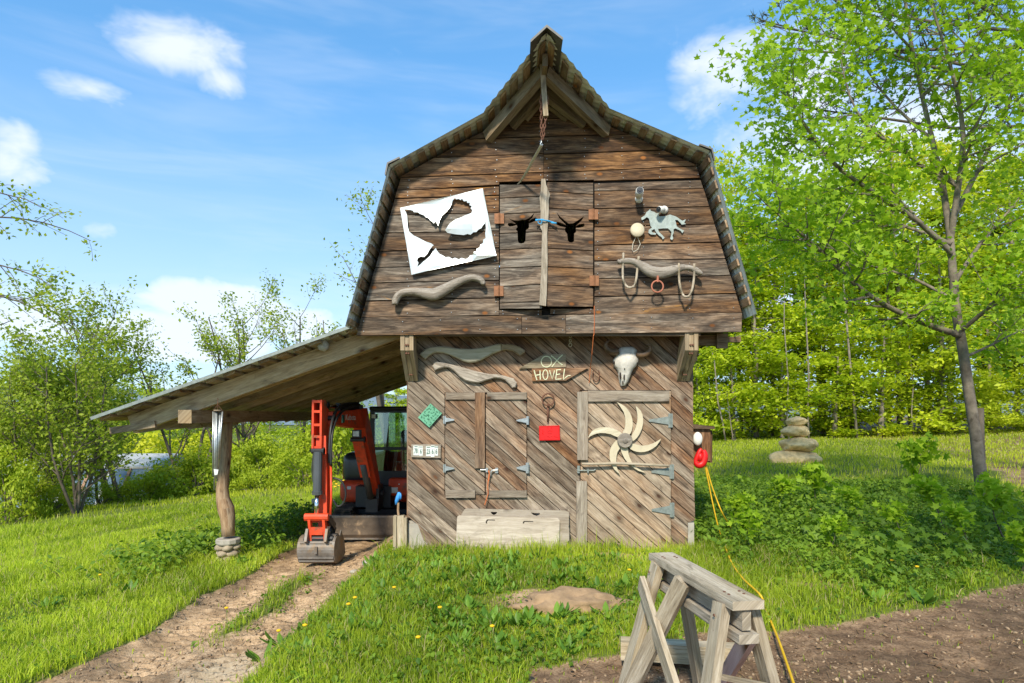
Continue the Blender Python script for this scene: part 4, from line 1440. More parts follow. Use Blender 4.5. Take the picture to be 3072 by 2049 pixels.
# iron ring on a pin, horseshoe, rope ends and twine
ir = empty('iron_ring_pin', az('J', 1287, 310, -.03), 'rusty iron ring on a long pin above the red plaque', 'iron ring')
MB().ring(az('J', 1290, 113, -.05), 52 * zk('J', -.05), 6.5 * zk('J', -.05), (0, 1, 0), 22, 8).build('ring', M['rust'], ir, smooth=True)
MB().tube([az('J', 1290, 155, -.035), az('J', 1288, 240, -.03), az('J', 1287, 308, -.022)], [.016, .013, .010], 8).ring(az('J', 1290, 163, -.045), .018, .009, (1, 0, 0), 10, 6).build('pin', M['rust'], ir, smooth=True)
hs = [(-.05, .055), (-.062, .0), (-.05, -.055), (0, -.085), (.05, -.055), (.062, 0), (.048, .06)]
c = az('B', 1289, 350, -.03)
tag(MB().tube([(c.x + p[0] * .62, -.03, c.z + p[1] * .9) for p in smooth_pts(hs, 3)], [(.009, .006)] * 19, 6).build('horseshoe', M['rust']), 'rusty horseshoe nailed right of the HOVEL sign', 'horseshoe')
wr = MB()
for i in range(3):
    c = az('B', 1125, 105 + i * 27, -.06)
    wr.ring(c, .014 + .003 * i, .004, (math.sin(i * 1.2), 1, 0), 12, 5)
wr.tube([az('B', 1121, 84, -.06), az('B', 1124, 98, -.06)], .004, 5)
tag(wr.build('rope_loops', M['white_rope']), 'short white knotted rope dangling below the upper wall', 'rope')
tag(MB().tube([az('A', 1278, 1400, YU - .03), az('A', 1279, 1480, YU - .025), az('A', 1277, 1540, YU - .02), az('B', 1272, 100, YU - .03), az('B', 1262, 220, YU + .06), az('B', 1253, 300, -.1), az('B', 1244, 402, -.03)],
               .0034, 5).build('twine', M['orange_cord']), 'orange twine hanging from the loft door down to the horseshoe', 'twine')
tag(MB().tube([az('J', x, y, -.06) for x, y in ((770, 728), (778, 745), (770, 800), (764, 870), (768, 930), (752, 985), (738, 1030))], .005, 5).tube([az('J', x, y, -.06) for x, y in ((768, 735), (780, 760), (772, 820))], .005, 5).build(
    'twine', M['orange_cord']), 'orange twine tied to the shutter hasp', 'twine')
br_ = MB()
for d in (0, 1):
    br_.tube([az('G', x, y + d * 10 * math.cos(i * 1.7), YD - .14 - .02 * math.sin(i + d * 2)) for i, (x, y) in enumerate(((1455, 474), (1500, 474), (1545, 480), (1590, 488), (1630, 500), (1668, 514)))], .0075, 6)
br_.ring(az('G', 1500, 495, YD - .15), .022, .005, (.3, 1, .2), 12, 5)
tag(br_.build('blue_rope', M['blue_rope']), 'bright blue rope tying the two loft doors together', 'rope')

# cameras and round antenna
def cctv(name, label, z, mount, body0, body1, r, yoff):
    e = empty(name, az(z, mount[0], mount[1], YU), label, 'camera')
    c = az(z, mount[0], mount[1], YU)
    MB().lathe([(.045, 0), (.045, .012), (.036, .028), (.02, .045)], (c.x, YU, c.z), 14, ax=(0, -1, 0)).build('mount', M['white_plastic'], e, smooth=True)
    a = az(z, *body0, YU - .06); b = az(z, *body1, YU - yoff)
    MB().tube([(c.x, YU - .03, c.z), a], .015, 8).build('arm', M['white_plastic'], e, smooth=True)
    d = (b - a).normalized()
    MB().lathe([(r * .8, 0), (r, .01), (r, (b - a).length - .005), (r * .93, (b - a).length)], a, 14, ax=d).build('housing', M['white_plastic'], e, smooth=True)
    MB().lathe([(r * .86, 0), (r * .86, .006)], b, 14, ax=d).lathe([(r * .4, .006), (r * .34, .012)], b, 10, ax=d).build('lens', M['black_plastic'], e)


cctv('security_camera', 'white security camera with its black lens pointing down, above the horse cutout', 'H', (450, 210), (450, 180), (458, 138), .042, .20)
cctv('security_camera', 'small security camera right over the back of the horse cutout', 'H', (655, 298), (650, 294), (612, 292), .034, .12)
an = empty('round_antenna', az('H', 437, 520, YU), 'round cream disc with a hanging wire loop left of the horse cutout', 'antenna')
c = az('H', 437, 462, YU - .05)
MB().lathe([(.03, -.05), (.05, -.02), (.074, -.01), (.078, .012), (.07, .024), (.0, .028)], c, 22, ax=(0, -1, 0)).build('disc', M['cream'], an, smooth=True)
MB().tube([az('H', x, y, YU - .03) for x, y in ((425, 520), (402, 570), (396, 618), (408, 637), (440, 618), (462, 575), (450, 540), (440, 518))], .0035, 5).build('wire_loop', M['white_rope'], an)

# wind wheel of six curved blades on the door, and the pole across it
pw = empty('wooden_pinwheel', az('K', 412, 980, -.04), 'cream six bladed wooden pinwheel with a round grey hub on the door', 'pinwheel')
BL = [[(362, 522), (410, 548), (445, 590), (461, 640), (459, 690), (442, 728), (398, 724), (412, 690), (416, 640), (405, 585)],
      [(480, 545), (515, 580), (528, 630), (521, 690), (492, 745), (460, 770), (454, 737), (475, 700), (490, 650), (492, 600)],
      [(642, 755), (612, 800), (560, 832), (510, 840), (465, 830), (440, 810), (460, 785), (510, 798), (560, 795), (610, 775)],
      [(545, 968), (500, 960), (450, 925), (410, 880), (384, 812), (428, 810), (435, 850), (455, 900), (490, 940)],
      [(382, 980), (345, 950), (318, 890), (317, 830), (340, 785), (368, 762), (388, 800), (365, 840), (357, 890), (362, 940)],
      [(178, 748), (205, 705), (250, 685), (310, 683), (360, 700), (394, 722), (370, 747), (320, 725), (260, 718), (215, 728)]]
for i, b in enumerate(BL):
    sm = [tuple(p) for p in smooth_pts(b + [b[0]], 2)[:-1]]
    MB().plate(xz('K', sm, -.05), lambda x, z: (x, -.052 - .003 * (i % 3), z), (0, .016, 0)).build('blade', M['cream'] if i < 5 else M['pale_yoke'], pw, grain=(1, 0, .2), color=(1.25, .5, .2))
c = az('K', 412, 767, -.07)
MB().lathe([(.088, 0), (.086, .02), (.078, .03), (.03, .03), (.025, .042), (.0, .044)], c, 20, ax=(0, -1, 0)).build('hub', M['drift'], pw, grain=(1, 0, 0), smooth=False, color=(.9, .8, .3))
pole = MB().tube([az('K', x, y, -.078) for x, y in ((140, 914), (240, 915), (335, 911), (440, 914), (560, 919), (692, 928))], [.012, .016, .0165, .0165, .015, .013], 8)
tag(pole.build('door_pole', M['saw'], grain=(1, 0, 0), smooth=True, color=(1.1, .6, .3)), 'thin grey peeled pole fixed level across the plank door', 'pole')

# two sheets of plywood leaning on the wall
def lean_y(y0, z):
    return y0 - max(0, .62 - z) * .22


def ply(px, holes, y0, label, col):
    m = MB().plate(xz('J', px, -.08), lambda x, z: (x, lean_y(y0, z), z), (0, .018, 0), holes=[xz('J', h, -.08) for h in holes])
    return tag(m.build('plywood_sheet', M['plywood'], grain=(1, 0, 0), color=col), label, 'plywood sheet')


ply([(535, 1112), (560, 1072), (580, 1064), (1440, 1080), (1472, 1095), (1470, 1200), (1466, 1215), (1472, 1235), (1470, 1330), (1452, 1345), (1440, 1384), (1420, 1400), (1405, 1466), (700, 1466), (535, 1460)],
    [[(788, 1092), (847, 1092), (838, 1110), (818, 1119), (800, 1110)], [(1138, 1097), (1219, 1100), (1216, 1116), (1190, 1126), (1162, 1118)]], -.035,
    'rear weathered plywood sheet with ragged right edge leaning on the barn', (.78, .5, 1))
ply([(500, 1140), (505, 1124), (520, 1117), (1370, 1138), (1384, 1150), (1388, 1165), (1382, 1300), (1368, 1490), (494, 1480)],
    [[(748, 1168), (760, 1150), (828, 1152), (828, 1160), (770, 1160), (758, 1172), (765, 1186), (750, 1186)], [(1068, 1182), (1076, 1163), (1160, 1166), (1160, 1174), (1084, 1173), (1078, 1188)]], -.075,
    'front bleached plywood sheet with two handle slots leaning on the barn', (1.05, .8, 1))
tl = empty('blue_topped_stick', az('Dz', 882, 1085, -.02), 'wooden stick with a bright blue brush head standing beside the barn corner', 'tool')
MB().tube([az('Dz', 885, 1100, -.02), az('Dz', 880, 1040, -.02), az('Dz', 882, 975, -.02)], .013, 8).build('stick', M['log'], tl, grain=(0, 0, 1), color=(1.2, .3, .3))
M['blue_cloth'] = plain('bright_blue_plastic', (.05, .28, .7), .5, var=.15)
MB().tube([az('Dz', x, y, -.02) for x, y in ((863, 990), (868, 960), (880, 930), (888, 900), (886, 886))], [.012, .022, .027, .022, .014], 8).tube([az('Dz', x, y, -.03) for x, y in ((900, 945), (902, 915), (897, 895))], .012, 6).build('brush_head', M['blue_cloth'], tl, smooth=True)

# hornets' nest and wind chime under the lean-to, chain and strap under the hood
ne = az('F', 742, 793, -.2)
M['nest'] = plain('paper_nest', (.42, .4, .36), .9, var=.3, scale=30, bump=.5)
tag(MB().blob(ne, (.065, .06, .07), 3, .15, 2).build('hornet_nest', M['nest'], smooth=True), "grey papery hornets' nest under the lean-to roof edge", 'nest')
YC = -.2
wc = empty('wind_chime', az('C', 770, 1090, YC), 'metal wind chime with long tubes hanging from the lean-to beam', 'wind chime')
m = MB()
m.tube([az('C', 772, 560, YC), az('C', 771, 600, YC)], .004, 5)
for dx in (-24, 0, 26):
    m.tube([az('C', 771, 600, YC), az('C', 771 + dx, 634, YC)], .003, 4)
m.build('hanger', M['rust'], wc)
MB().lathe([(.045, 0), (.045, .012)], az('C', 772, 636, YC), 12).build('top_disc', M['log'], wc, grain=(1, 0, 0), color=(.7, .5, .2))
for (x0, x1, yb) in ((745, 744, 1010), (757, 752, 1090), (765, 762, 1025), (775, 768, 1040), (798, 778, 910), (786, 770, 960)):
    MB().tube([az('C', x0, 640, YC + jit(.03)), az('C', x1, yb, YC + jit(.03))], .0095, 8).build('chime_tube', M['galv'], wc, smooth=True)
MB().plate(xz('C', [(755, 968), (782, 972), (776, 1000), (760, 1004)], YC), lambda x, z: (x, YC - .03, z), (0, .004, 0)).build('sail', M['plate_white'], wc)

ch = empty('hoist_chain', az('L', 733, 1165, -1.0), 'rusty hoist chain with a hook under the roof peak', 'chain')
for (xa, ya, xb, yb) in ((727, 670, 735, 1118), (797, 690, 747, 1105)):
    nl = 11
    for i in range(nl):
        t = (i + .5) / nl
        c = az('L', xa + (xb - xa) * t, ya + (yb - ya) * t, -1.02)
        ax = (0, 1, 0) if i % 2 else (1, 0.3, 0)
        h, w = .026, .011
        a = Vector(ax).normalized().cross(Vector((0, 0, 1))).normalized()
        pp = [c + a * (w * math.cos(q)) + Vector((0, 0, h * math.sin(q))) for q in np.linspace(0, 2 * math.pi, 11)]
        MB().tube(pp, .0052, 5, caps=False, ref=ax).build('link', M['rust'], ch)
hk = [(733, 1110), (731, 1135), (722, 1150), (733, 1166), (746, 1152)]
MB().tube([az('L', x, y, -1.02) for x, y in hk], .008, 6).build('hook', M['galv'], ch, smooth=True)
tag(MB().tube([az('L', 730, 1166, -1.0), az('L', 660, 1290, -.82), az('L', 590, 1420, -.62), az('L', 530, 1515, -.45), az('L', 500, 1545, YU - .02)], [(.017, .006), (.017, .006), (.017, .006), (.012, .006), (.008, .005)], 6).build(
    'strap', M['white_rope']), 'pale strap running from the chain hook to the loft door', 'strap')

# cabinet, cover and cord on the right side wall
cb = empty('side_cabinet', (2.30, .6, .98), 'small brown wooden cabinet on the right side wall', 'cabinet')
MB().bb(2.13, 2.44, .45, .75, .99, 1.40).build('case', M['barn_lo'], cb, grain=(0, 0, 1), color=(.85, .1, .5))
MB().plate([(2.12, 1.395), (2.48, 1.385), (2.48, 1.42), (2.12, 1.455)], lambda x, z: (x, .40, z), (0, .42, 0)).build('lid', M['barn_lo'], cb, grain=(1, 0, 0), color=(.4, .2, .5))
MB().bb(2.445, 2.475, .48, .78, .97, 1.37).build('door_panel', M['barn_lo'], cb, grain=(0, 0, 1), color=(.45, .2, .5))
rc = az('N', 168, 1208, .33)
k = zk('N', .33)
pp = smooth_pts([(196, 1150, 16), (208, 1185, 24), (204, 1225, 27), (188, 1262, 28), (158, 1276, 26), (138, 1262, 22), (132, 1235, 17), (148, 1200, 20), (165, 1160, 18), (182, 1140, 14)], 3)
tag(MB().tube([az('N', p[0], p[1], .33) for p in pp], [(p[2] * k, p[2] * k * 1.1) for p in pp], 10).blob(rc, (.035, .04, .06), 2).build('red_cord_cover', M['red_paint'], smooth=True),
    'glossy red bulging cord cover on the right side of the barn', 'cord cover')
dm = az('N', 148, 1055, .36)
tag(MB().blob(dm, (.058, .045, .085), 3).build('white_dome', M['white_plastic'], smooth=True), 'white oval dome fixture above the red cord cover', 'fixture')


yc = empty('extension_cord', gnd('V', 430, 1085), 'yellow extension cord running from the red cover to the foreground', 'cord')
a = [az('V', x, y, .36) for x, y in ((118, 340), (128, 400), (142, 470), (160, 560), (190, 690), (222, 785))]
g_ = [gnd('V', x, y, .12 if y < 1120 else .03) for x, y in ((240, 835), (265, 895), (295, 945), (340, 1000), (390, 1045), (432, 1088), (452, 1140), (470, 1190), (520, 1310), (560, 1420), (610, 1568), (640, 1660))]
MB().tube([tuple(p) for p in smooth_pts([tuple(p) for p in a + g_], 3)], .0085, 6).build('cord_run', M['yellow_cord'], yc, smooth=True)
b = [az('V', x, y, .40) for x, y in ((120, 340), (136, 400), (156, 470), (188, 560), (222, 638))] + [gnd('V', x, y, .05) for x, y in ((280, 735), (318, 772), (345, 788), (382, 797), (430, 800))]
MB().tube([tuple(p) for p in smooth_pts([tuple(p) for p in b], 3)], .0085, 6).build('cord_run', M['yellow_cord'], yc, smooth=True)
tag(MB().tube([gnd('V', 705, 602, .25), gnd('V', 690, 640, .16), gnd('V', 672, 680, .05), gnd('V', 655, 712, .03)], .009, 6).build('orange_stake', M['orange_cord']), 'thin orange stake among the weeds below the cairn', 'stake')
# ---------------------------------------------------------------- compact excavator under the lean-to
M['ex_red'] = plain('orange_red_paint', (.68, .065, .018), .45, var=.22, scale=9, spec=.4, dirt=((.16, .09, .05), 6, .52, .7))
M['ex_dark'] = plain('black_enamel', (.02, .02, .022), .4, var=.3, scale=8, spec=.5)
M['ex_cover'] = plain('dark_blue_grey_cover', (.03, .034, .045), .3, var=.15, scale=5, spec=.6)
M['steel_dirty'] = plain('worn_muddy_steel', (.2, .175, .15), .6, metal=.35, var=.35, scale=9, bump=.2, dirt=((.24, .16, .09), 4, .45, .65))
M['blade_mud'] = plain('mud_caked_steel', (.11, .08, .055), .8, var=.4, scale=6, bump=.3, dirt=((.32, .22, .13), 5, .52, .7))
M['rubber'] = plain('track_rubber', (.03, .025, .02), .8, var=.4, scale=10, dirt=((.2, .13, .08), 6, .45, .65))
M['chrome'] = plain('chrome_rod', (.75, .75, .75), .15, metal=1.0, var=.05)
M['hose'] = plain('hydraulic_hose', (.022, .022, .022), .45, var=.2)
M['barrel'] = plain('cylinder_barrel', (.07, .075, .08), .35, var=.15, scale=5, spec=.6)
M['decal'] = plain('white_decal', (.75, .75, .72), .5)
m_, nt_, bs_ = new_mat('cab_glass')
bs_.inputs['Base Color'].default_value = (.75, .85, .8, 1)
bs_.inputs['Roughness'].default_value = .04
tr_ = nn(nt_, 'ShaderNodeBsdfTransparent', {0: (.72, .84, .76, 1)})
gl_ = nn(nt_, 'ShaderNodeBsdfGlossy', {0: (.9, .95, 1, 1), 'Roughness': .03})
mx_ = nn(nt_, 'ShaderNodeMixShader', {0: .13, 1: tr_.outputs[0], 2: gl_.outputs[0]})
nt_.links.new(mx_.outputs[0], [n for n in nt_.nodes if n.type == 'OUTPUT_MATERIAL'][0].inputs[0])
M['glass'] = m_

EG = -.30
ex = empty('excavator', (-2.02, 3.0, EG), 'orange-red compact excavator with black cab parked under the lean-to', 'excavator')


def yzplate(prof, x0, x1):
    return MB().plate(prof, lambda y, z: (x0, y, z), (x1 - x0, 0, 0))


# undercarriage
for x0, x1 in ((-2.74, -2.46), (-1.58, -1.30)):
    prof = []
    for k in range(9):
        t = math.pi / 2 + math.pi * k / 8
        prof.append((2.45 + .2 * math.cos(t), EG + .21 + .2 * math.sin(t)))
    for k in range(9):
        t = -math.pi / 2 + math.pi * k / 8
        prof.append((4.15 + .2 * math.cos(t), EG + .21 + .2 * math.sin(t)))
    tr = yzplate(prof[::-1], x0, x1).build('track', M['rubber'], ex)
    lug = MB()
    n = len(prof)
    L_ = []
    for i in range(n):
        a, b = prof[i], prof[(i + 1) % n]
        ln = math.hypot(b[0] - a[0], b[1] - a[1])
        k = max(1, int(ln / .085))
        for j in range(k):
            t = (j + .5) / k
            L_.append((a[0] + (b[0] - a[0]) * t, a[1] + (b[1] - a[1]) * t, math.atan2(b[1] - a[1], b[0] - a[0])))
    for (y, z, a) in L_:
        lug.bar((x0 + .01, y, z), (x1 - .01, y, z), .04, .045, up=(0, -math.sin(a), math.cos(a)))
    lug.build('tread_lugs', M['rubber'], tr)
    w = MB()
    for y in (2.45, 2.87, 3.3, 3.72, 4.15):
        r = .15 if y in (2.45, 4.15) else .09
        w.lathe([(r, 0), (r, .02)], (x1 if x0 < -2 else x0 - .02, y, EG + (.21 if r > .1 else .13)), 12, ax=(1, 0, 0))
    w.build('rollers', M['steel_dirty'], tr)
MB().bb(-2.46, -1.58, 2.7, 3.9, EG + .12, EG + .36).bar((-2.4, 2.05, EG + .2), (-2.3, 2.9, EG + .25), .1, .12).bar((-1.64, 2.05, EG + .2), (-1.74, 2.9, EG + .25), .1, .12).lathe(
    [(.42, 0), (.42, .1)], (-2.02, 3.25, EG + .36), 18).build('undercarriage', M['ex_dark'], ex)
prof = [(1.99, EG + .04), (1.95, EG + .10), (1.965, EG + .24), (2.0, EG + .355), (2.03, EG + .355), (1.995, EG + .24), (1.98, EG + .1), (2.02, EG + .04)]
bl = yzplate(prof, -2.72, -1.30).build('dozer_blade', M['blade_mud'], ex)
MB().bb(-2.725, -1.295, 1.995, 2.06, EG + .345, EG + .37).bb(-2.73, -2.715, 1.96, 2.06, EG + .03, EG + .36).bb(-2.72, -1.3, 1.985, 2.0, EG + .02, EG + .075).build('blade_rim', M['steel_dirty'], bl)

# upper house: engine cover with rounded top, red skirt, counterweight
def rounded_body(x0, x1, y0, y1, z0, z1, r, mat, name, par, sub=5):
    bm = bmesh.new()
    bmesh.ops.create_cube(bm, size=1)
    for v in bm.verts:
        v.co = Vector((x0 + (v.co.x + .5) * (x1 - x0), y0 + (v.co.y + .5) * (y1 - y0), z0 + (v.co.z + .5) * (z1 - z0)))
    bmesh.ops.bevel(bm, geom=list(bm.edges), offset=r, segments=sub, profile=.5, affect='EDGES')
    m = MB()
    bm.verts.index_update()
    m.add([v.co.copy() for v in bm.verts], [tuple(v.index for v in f.verts) for f in bm.faces])
    bm.free()
    return m.build(name, mat, par, smooth=True)


hs_ = rounded_body(-2.80, -1.28, 2.85, 4.35, .14, .50, .10, M['ex_red'], 'house', ex)
ec = rounded_body(-2.785, -2.22, 2.95, 4.30, .44, .95, .14, M['ex_cover'], 'engine_cover', ex, 6)
MB().bb(-2.80, -2.785, 3.1, 4.2, .5, .75).build('red_strip', M['ex_red'], ec)
MB().bb(-2.66, -2.60, 2.845, 2.852, .36, .41).build('decal', M['decal'], hs_)
rounded_body(-1.95, -1.26, 2.62, 3.0, .28, .56, .03, M['ex_red'], 'step_panel', ex, 3)
MB().bb(-1.90, -1.80, 2.612, 2.619, .33, .42).bb(-1.79, -1.77, 2.612, 2.619, .46, .48).build('decal', M['decal'], hs_)
MB().bb(-2.45, -1.9, 2.55, 3.0, .12, .44).build('swing_frame', M['ex_dark'], ex)

# cab
CX0, CX1, CY0, CY1, CZ0, CZ1 = -2.28, -1.30, 2.78, 3.95, .56, 1.66
cabm = MB()
for (x, y) in ((CX0 + .03, CY0 + .04), (CX1 - .03, CY0 + .04), (CX0 + .03, CY1), (CX1 - .03, CY1)):
    cabm.bar((x, y, CZ0 - .2), (x, y + (.05 if y < 3 else 0), CZ1), .075, .08, up=(0, 1, 0))
cabm.bar((CX0, CY0 + .1, CZ1 - .02), (CX1, CY0 + .1, CZ1 - .02), .1, .09).bar((CX0, CY1, CZ1 - .02), (CX1, CY1, CZ1 - .02), .1, .08)
cabm.bar((CX0 + .03, CY0 + .06, 1.02), (CX1 - .03, CY0 + .06, 1.02), .03, .05)
cabm.bb(CX0, CX1, CY0 + .02, CY0 + .08, CZ0 - .2, CZ0 + .1).bb(CX0, CX0 + .05, CY0 + .05, CY1, CZ0 - .2, CZ0 + .35).bb(CX1 - .05, CX1, CY0 + .05, CY1, CZ0 - .2, CZ0 + .2).bb(CX0, CX1, CY1 - .02, CY1 + .02, CZ0 - .2, CZ0 + .35)
cb_ = cabm.build('cab', M['ex_dark'], ex)
rounded_body(CX0 - .02, CX1 + .02, CY0 + .02, CY1 + .05, CZ1 - .03, CZ1 + .04, .03, M['ex_dark'], 'roof', cb_, 3)
MB().bb(CX0 + .07, CX1 - .07, CY0 + .045, CY0 + .05, 1.04, CZ1 - .06).build('windscreen', M['glass'], cb_)
MB().bb(CX0 + .07, CX1 - .07, CY0 + .04, CY0 + .045, CZ0 + .1, 1.0).build('lower_windscreen', M['glass'], cb_)
MB().bb(CX1 - .03, CX1 - .025, CY0 + .1, CY1 - .05, CZ0 + .2, CZ1 - .06).build('side_window', M['glass'], cb_)
MB().bb(CX0 + .07, CX1 - .07, CY1, CY1 + .005, CZ0 + .35, CZ1 - .06).build('rear_window', M['glass'], cb_)
st = rounded_body(-1.93, -1.52, 3.55, 3.68, .72, 1.30, .06, M['ex_dark'], 'seat', cb_, 4)
rounded_body(-1.95, -1.50, 3.15, 3.6, .60, .74, .05, M['ex_dark'], 'seat_cushion', st, 3)
lv = MB()
for x in (-2.02, -1.42):
    lv.tube([(x, 3.05, .6), (x, 3.0, .85), (x, 2.98, .98)], [.05, .03, .02], 8)
lv.bb(-1.9, -1.6, 2.9, 3.0, .6, .8)
lv.build('levers', M['ex_dark'], st)

# boom, dipper, bucket
P_foot, P_elb, P_tip = Vector((-2.10, 2.38, .36)), Vector((-2.12, 1.50, 1.50)), Vector((-2.29, .50, 1.52))


def boxbeam(pts, ws, hs):
    """welded box section through points, w across X, h in the bending plane"""
    m = MB()
    vs = []
    n = len(pts)
    for i, p in enumerate(pts):
        d = (Vector(pts[min(i + 1, n - 1)]) - Vector(pts[max(i - 1, 0)])).normalized()
        side = d.cross(Vector((1, 0, 0))).normalized()
        for a, b in ((-1, -1), (1, -1), (1, 1), (-1, 1)):
            vs.append(Vector(p) + Vector((a * ws[i] / 2, 0, 0)) + side * (b * hs[i] / 2))
    fs = [(0, 1, 2, 3), tuple(4 * (n - 1) + k for k in (3, 2, 1, 0))]
    for i in range(n - 1):
        for k in range(4):
            k2 = (k + 1) % 4
            fs.append((4 * i + k, 4 * i + k2, 4 * i + 4 + k2, 4 * i + 4 + k))
    return m.add(vs, fs)


e1_ = P_foot.lerp(P_elb, .82); e2_ = P_elb.lerp(P_tip, .28)
boom = boxbeam([P_foot, P_foot.lerp(P_elb, .4), e1_, P_elb.lerp(e1_, .1) + Vector((0, -.02, .04)), e2_, P_tip], [.15, .16, .165, .165, .16, .14], [.15, .24, .30, .31, .25, .15]).build('boom', M['ex_red'], ex, recalc=True)
tcx = e2_.lerp(P_tip, .35)
text_mb('Kubota', .105, lambda x, y: (tcx.x + .092 - (x) * .0 + x * (.17 / 1.0), tcx.y + x, tcx.z + y + .015), .001, .001).build('lettering', M['decal'], boom)
MB().bb(tcx.x + .082, tcx.x + .093, tcx.y - .40, tcx.y - .30, tcx.z - .05, tcx.z + .05).build('lettering_patch', M['plate_green'], boom)
# boom cylinder with its red guard
ca, cbb = Vector((-2.12, 2.12, .33)), Vector((-2.13, 1.40, 1.22))
MB().bar(ca.lerp(cbb, .38), cbb, .15, .05, up=(0, -.7, -.6)).build('cylinder_guard', M['ex_red'], boom)
MB().tube([ca, ca.lerp(cbb, .6)], .052, 10).build('boom_cylinder', M['barrel'], boom, smooth=True)
MB().tube([ca.lerp(cbb, .5) + Vector((0, .03, 0)), cbb + Vector((0, .03, 0))], .028, 8).build('cylinder_rod', M['chrome'], boom, smooth=True)
sb_ = MB().bb(-2.20, -2.02, 2.15, 2.65, .10, .30).bb(-2.21, -2.17, 2.2, 2.5, .2, .5).bb(-2.05, -2.01, 2.2, 2.5, .2, .5).lathe([(.06, -.13), (.06, .13)], (-2.11, 2.38, .36), 10, ax=(1, 0, 0)).build('swing_bracket', M['ex_dark'], ex)

T0, T1 = Vector((-2.345, .34, 1.73)), Vector((-2.27, .24, .26))
dp = MB()
for s in (-1, 1):     # upper yoke plates
    dp.add(*(lambda x: ([(x - .012, .24, 1.74), (x - .012, .40, 1.74), (x - .012, .60, 1.55), (x - .012, .56, 1.36), (x - .012, .40, 1.16), (x - .012, .22, 1.14),
                         (x + .012, .24, 1.74), (x + .012, .40, 1.74), (x + .012, .60, 1.55), (x + .012, .56, 1.36), (x + .012, .40, 1.16), (x + .012, .22, 1.14)],
                        [(0, 1, 2, 3, 4, 5), (11, 10, 9, 8, 7, 6)] + [(i, (i + 1) % 6 + 6 if False else i + 6, (i + 1) % 6 + 6, (i + 1) % 6) for i in range(6)]))(-2.335 + s * .048))
dipper = dp.build('dipper', M['ex_red'], ex, recalc=True)
boxbeam([(-2.30, .40, 1.30), (-2.29, .38, 1.05), (-2.27, .33, .65), (-2.255, .26, .22)], [.12, .12, .11, .10], [.24, .24, .20, .12]).build('dipper_arm', M['ex_red'], dipper, recalc=True)
for zz in (1.72, 1.60, 1.44, 1.30, 1.17):
    MB().bb(-2.38, -2.29, .235, .30, zz - .015, zz + .015).build('cross_plate', M['ex_red'], dipper)
MB().tube([(-2.30, .17, 1.12), (-2.30, .14, .62)], .052, 12).lathe([(.062, -.02), (.062, .02)], (-2.30, .141, .64), 12, ax=(0, -.06, 1)).build('bucket_cylinder', M['barrel'], dipper)
MB().tube([(-2.30, .14, .62), (-2.305, .12, .36)], .028, 10).build('cylinder_rod', M['chrome'], dipper, smooth=True)
MB().tube([(-2.335, .46, 1.68), (-2.21, 1.0, 1.66)], .03, 10).build('cylinder_rod', M['chrome'], boom, smooth=True)
MB().tube([(-2.25, .82, 1.665), (-2.14, 1.42, 1.655)], .052, 12).bb(-2.17, -2.08, 1.36, 1.5, 1.55, 1.70).build('dipper_cylinder', M['ex_dark'], boom, smooth=False)
for p_, w_ in ((P_tip, .20), (Vector((-2.335, .46, 1.68)), .16), (Vector((-2.30, .17, 1.13)), .15), (Vector((-2.13, 1.40, 1.22)), .2)):
    MB().lathe([(.032, -w_ / 2), (.032, w_ / 2)], p_, 10, ax=(1, 0, 0)).lathe([(.045, w_ / 2 - .012), (.045, w_ / 2)], p_, 10, ax=(1, 0, 0)).build('pivot_pin', M['ex_dark'], dipper)
lk = MB()
for x in (-2.385, -2.215):
    lk.bar((x, .12, .35), (x + .02, .13, .08), .03, .07, up=(0, 1, 0))
lk.lathe([(.045, -.14), (.045, .14)], (-2.30, .12, .355), 10, ax=(1, 0, 0)).bb(-2.38, -2.22, .09, .12, .15, .24).bb(-2.37, -2.23, .10, .15, .06, .11)
lk.lathe([(.03, -.12), (.03, .12)], (-2.28, .24, .30), 10, ax=(1, 0, 0)).build('bucket_link', M['ex_red'], dipper)
MB().bar((-2.17, .16, .34), (-2.16, .36, .2), .03, .08).bar((-2.17, .36, .2), (-2.2, .30, .05), .03, .08).lathe([(.04, -.18), (.04, .18)], (-2.27, .26, .10), 10, ax=(1, 0, 0)).lathe([(.045, -.17), (.045, .17)], (-2.28, .14, .09), 10, ax=(1, 0, 0)).build(
    'linkage', M['ex_dark'], dipper)
# bucket: curled back plate between two cheek plates
BX0, BX1 = -2.50, -2.09
bp_ = [(.30, .10), (.18, .12), (.09, .07), (.055, -.02), (.075, -.12), (.13, -.185), (.24, -.21), (.40, -.20)]
outer = smooth_pts(bp_, 3)
vs, fs = [], []
for (y, z) in outer:
    vs += [(BX0, y, z), (BX1, y, z)]
for (y, z) in outer:
    vs += [(BX0, y + .012, z + .012), (BX1, y + .012, z + .012)]
n = len(outer)
for i in range(n - 1):
    fs += [(2 * i, 2 * i + 2, 2 * i + 3, 2 * i + 1), (2 * n + 2 * i, 2 * n + 2 * i + 1, 2 * n + 2 * i + 3, 2 * n + 2 * i + 2)]
bk = MB().add(vs, fs).build('bucket', M['steel_dirty'], ex)
cheek = [tuple(p) for p in outer] + [(.56, -.16), (.50, .02), (.37, .16)]
for x in (BX0 - .012, BX1):
    yzplate(cheek, x, x + .012).build('cheek_plate', M['steel_dirty'], bk, recalc=True)
MB().bb(BX0, BX1, .062, .075, -.125, -.10).bb(BX0, BX1, .085, .1, -.165, -.145).bb(BX0 + .02, BX1 - .02, .07, .085, .045, .06).build('wear_strips', M['steel_dirty'], bk)
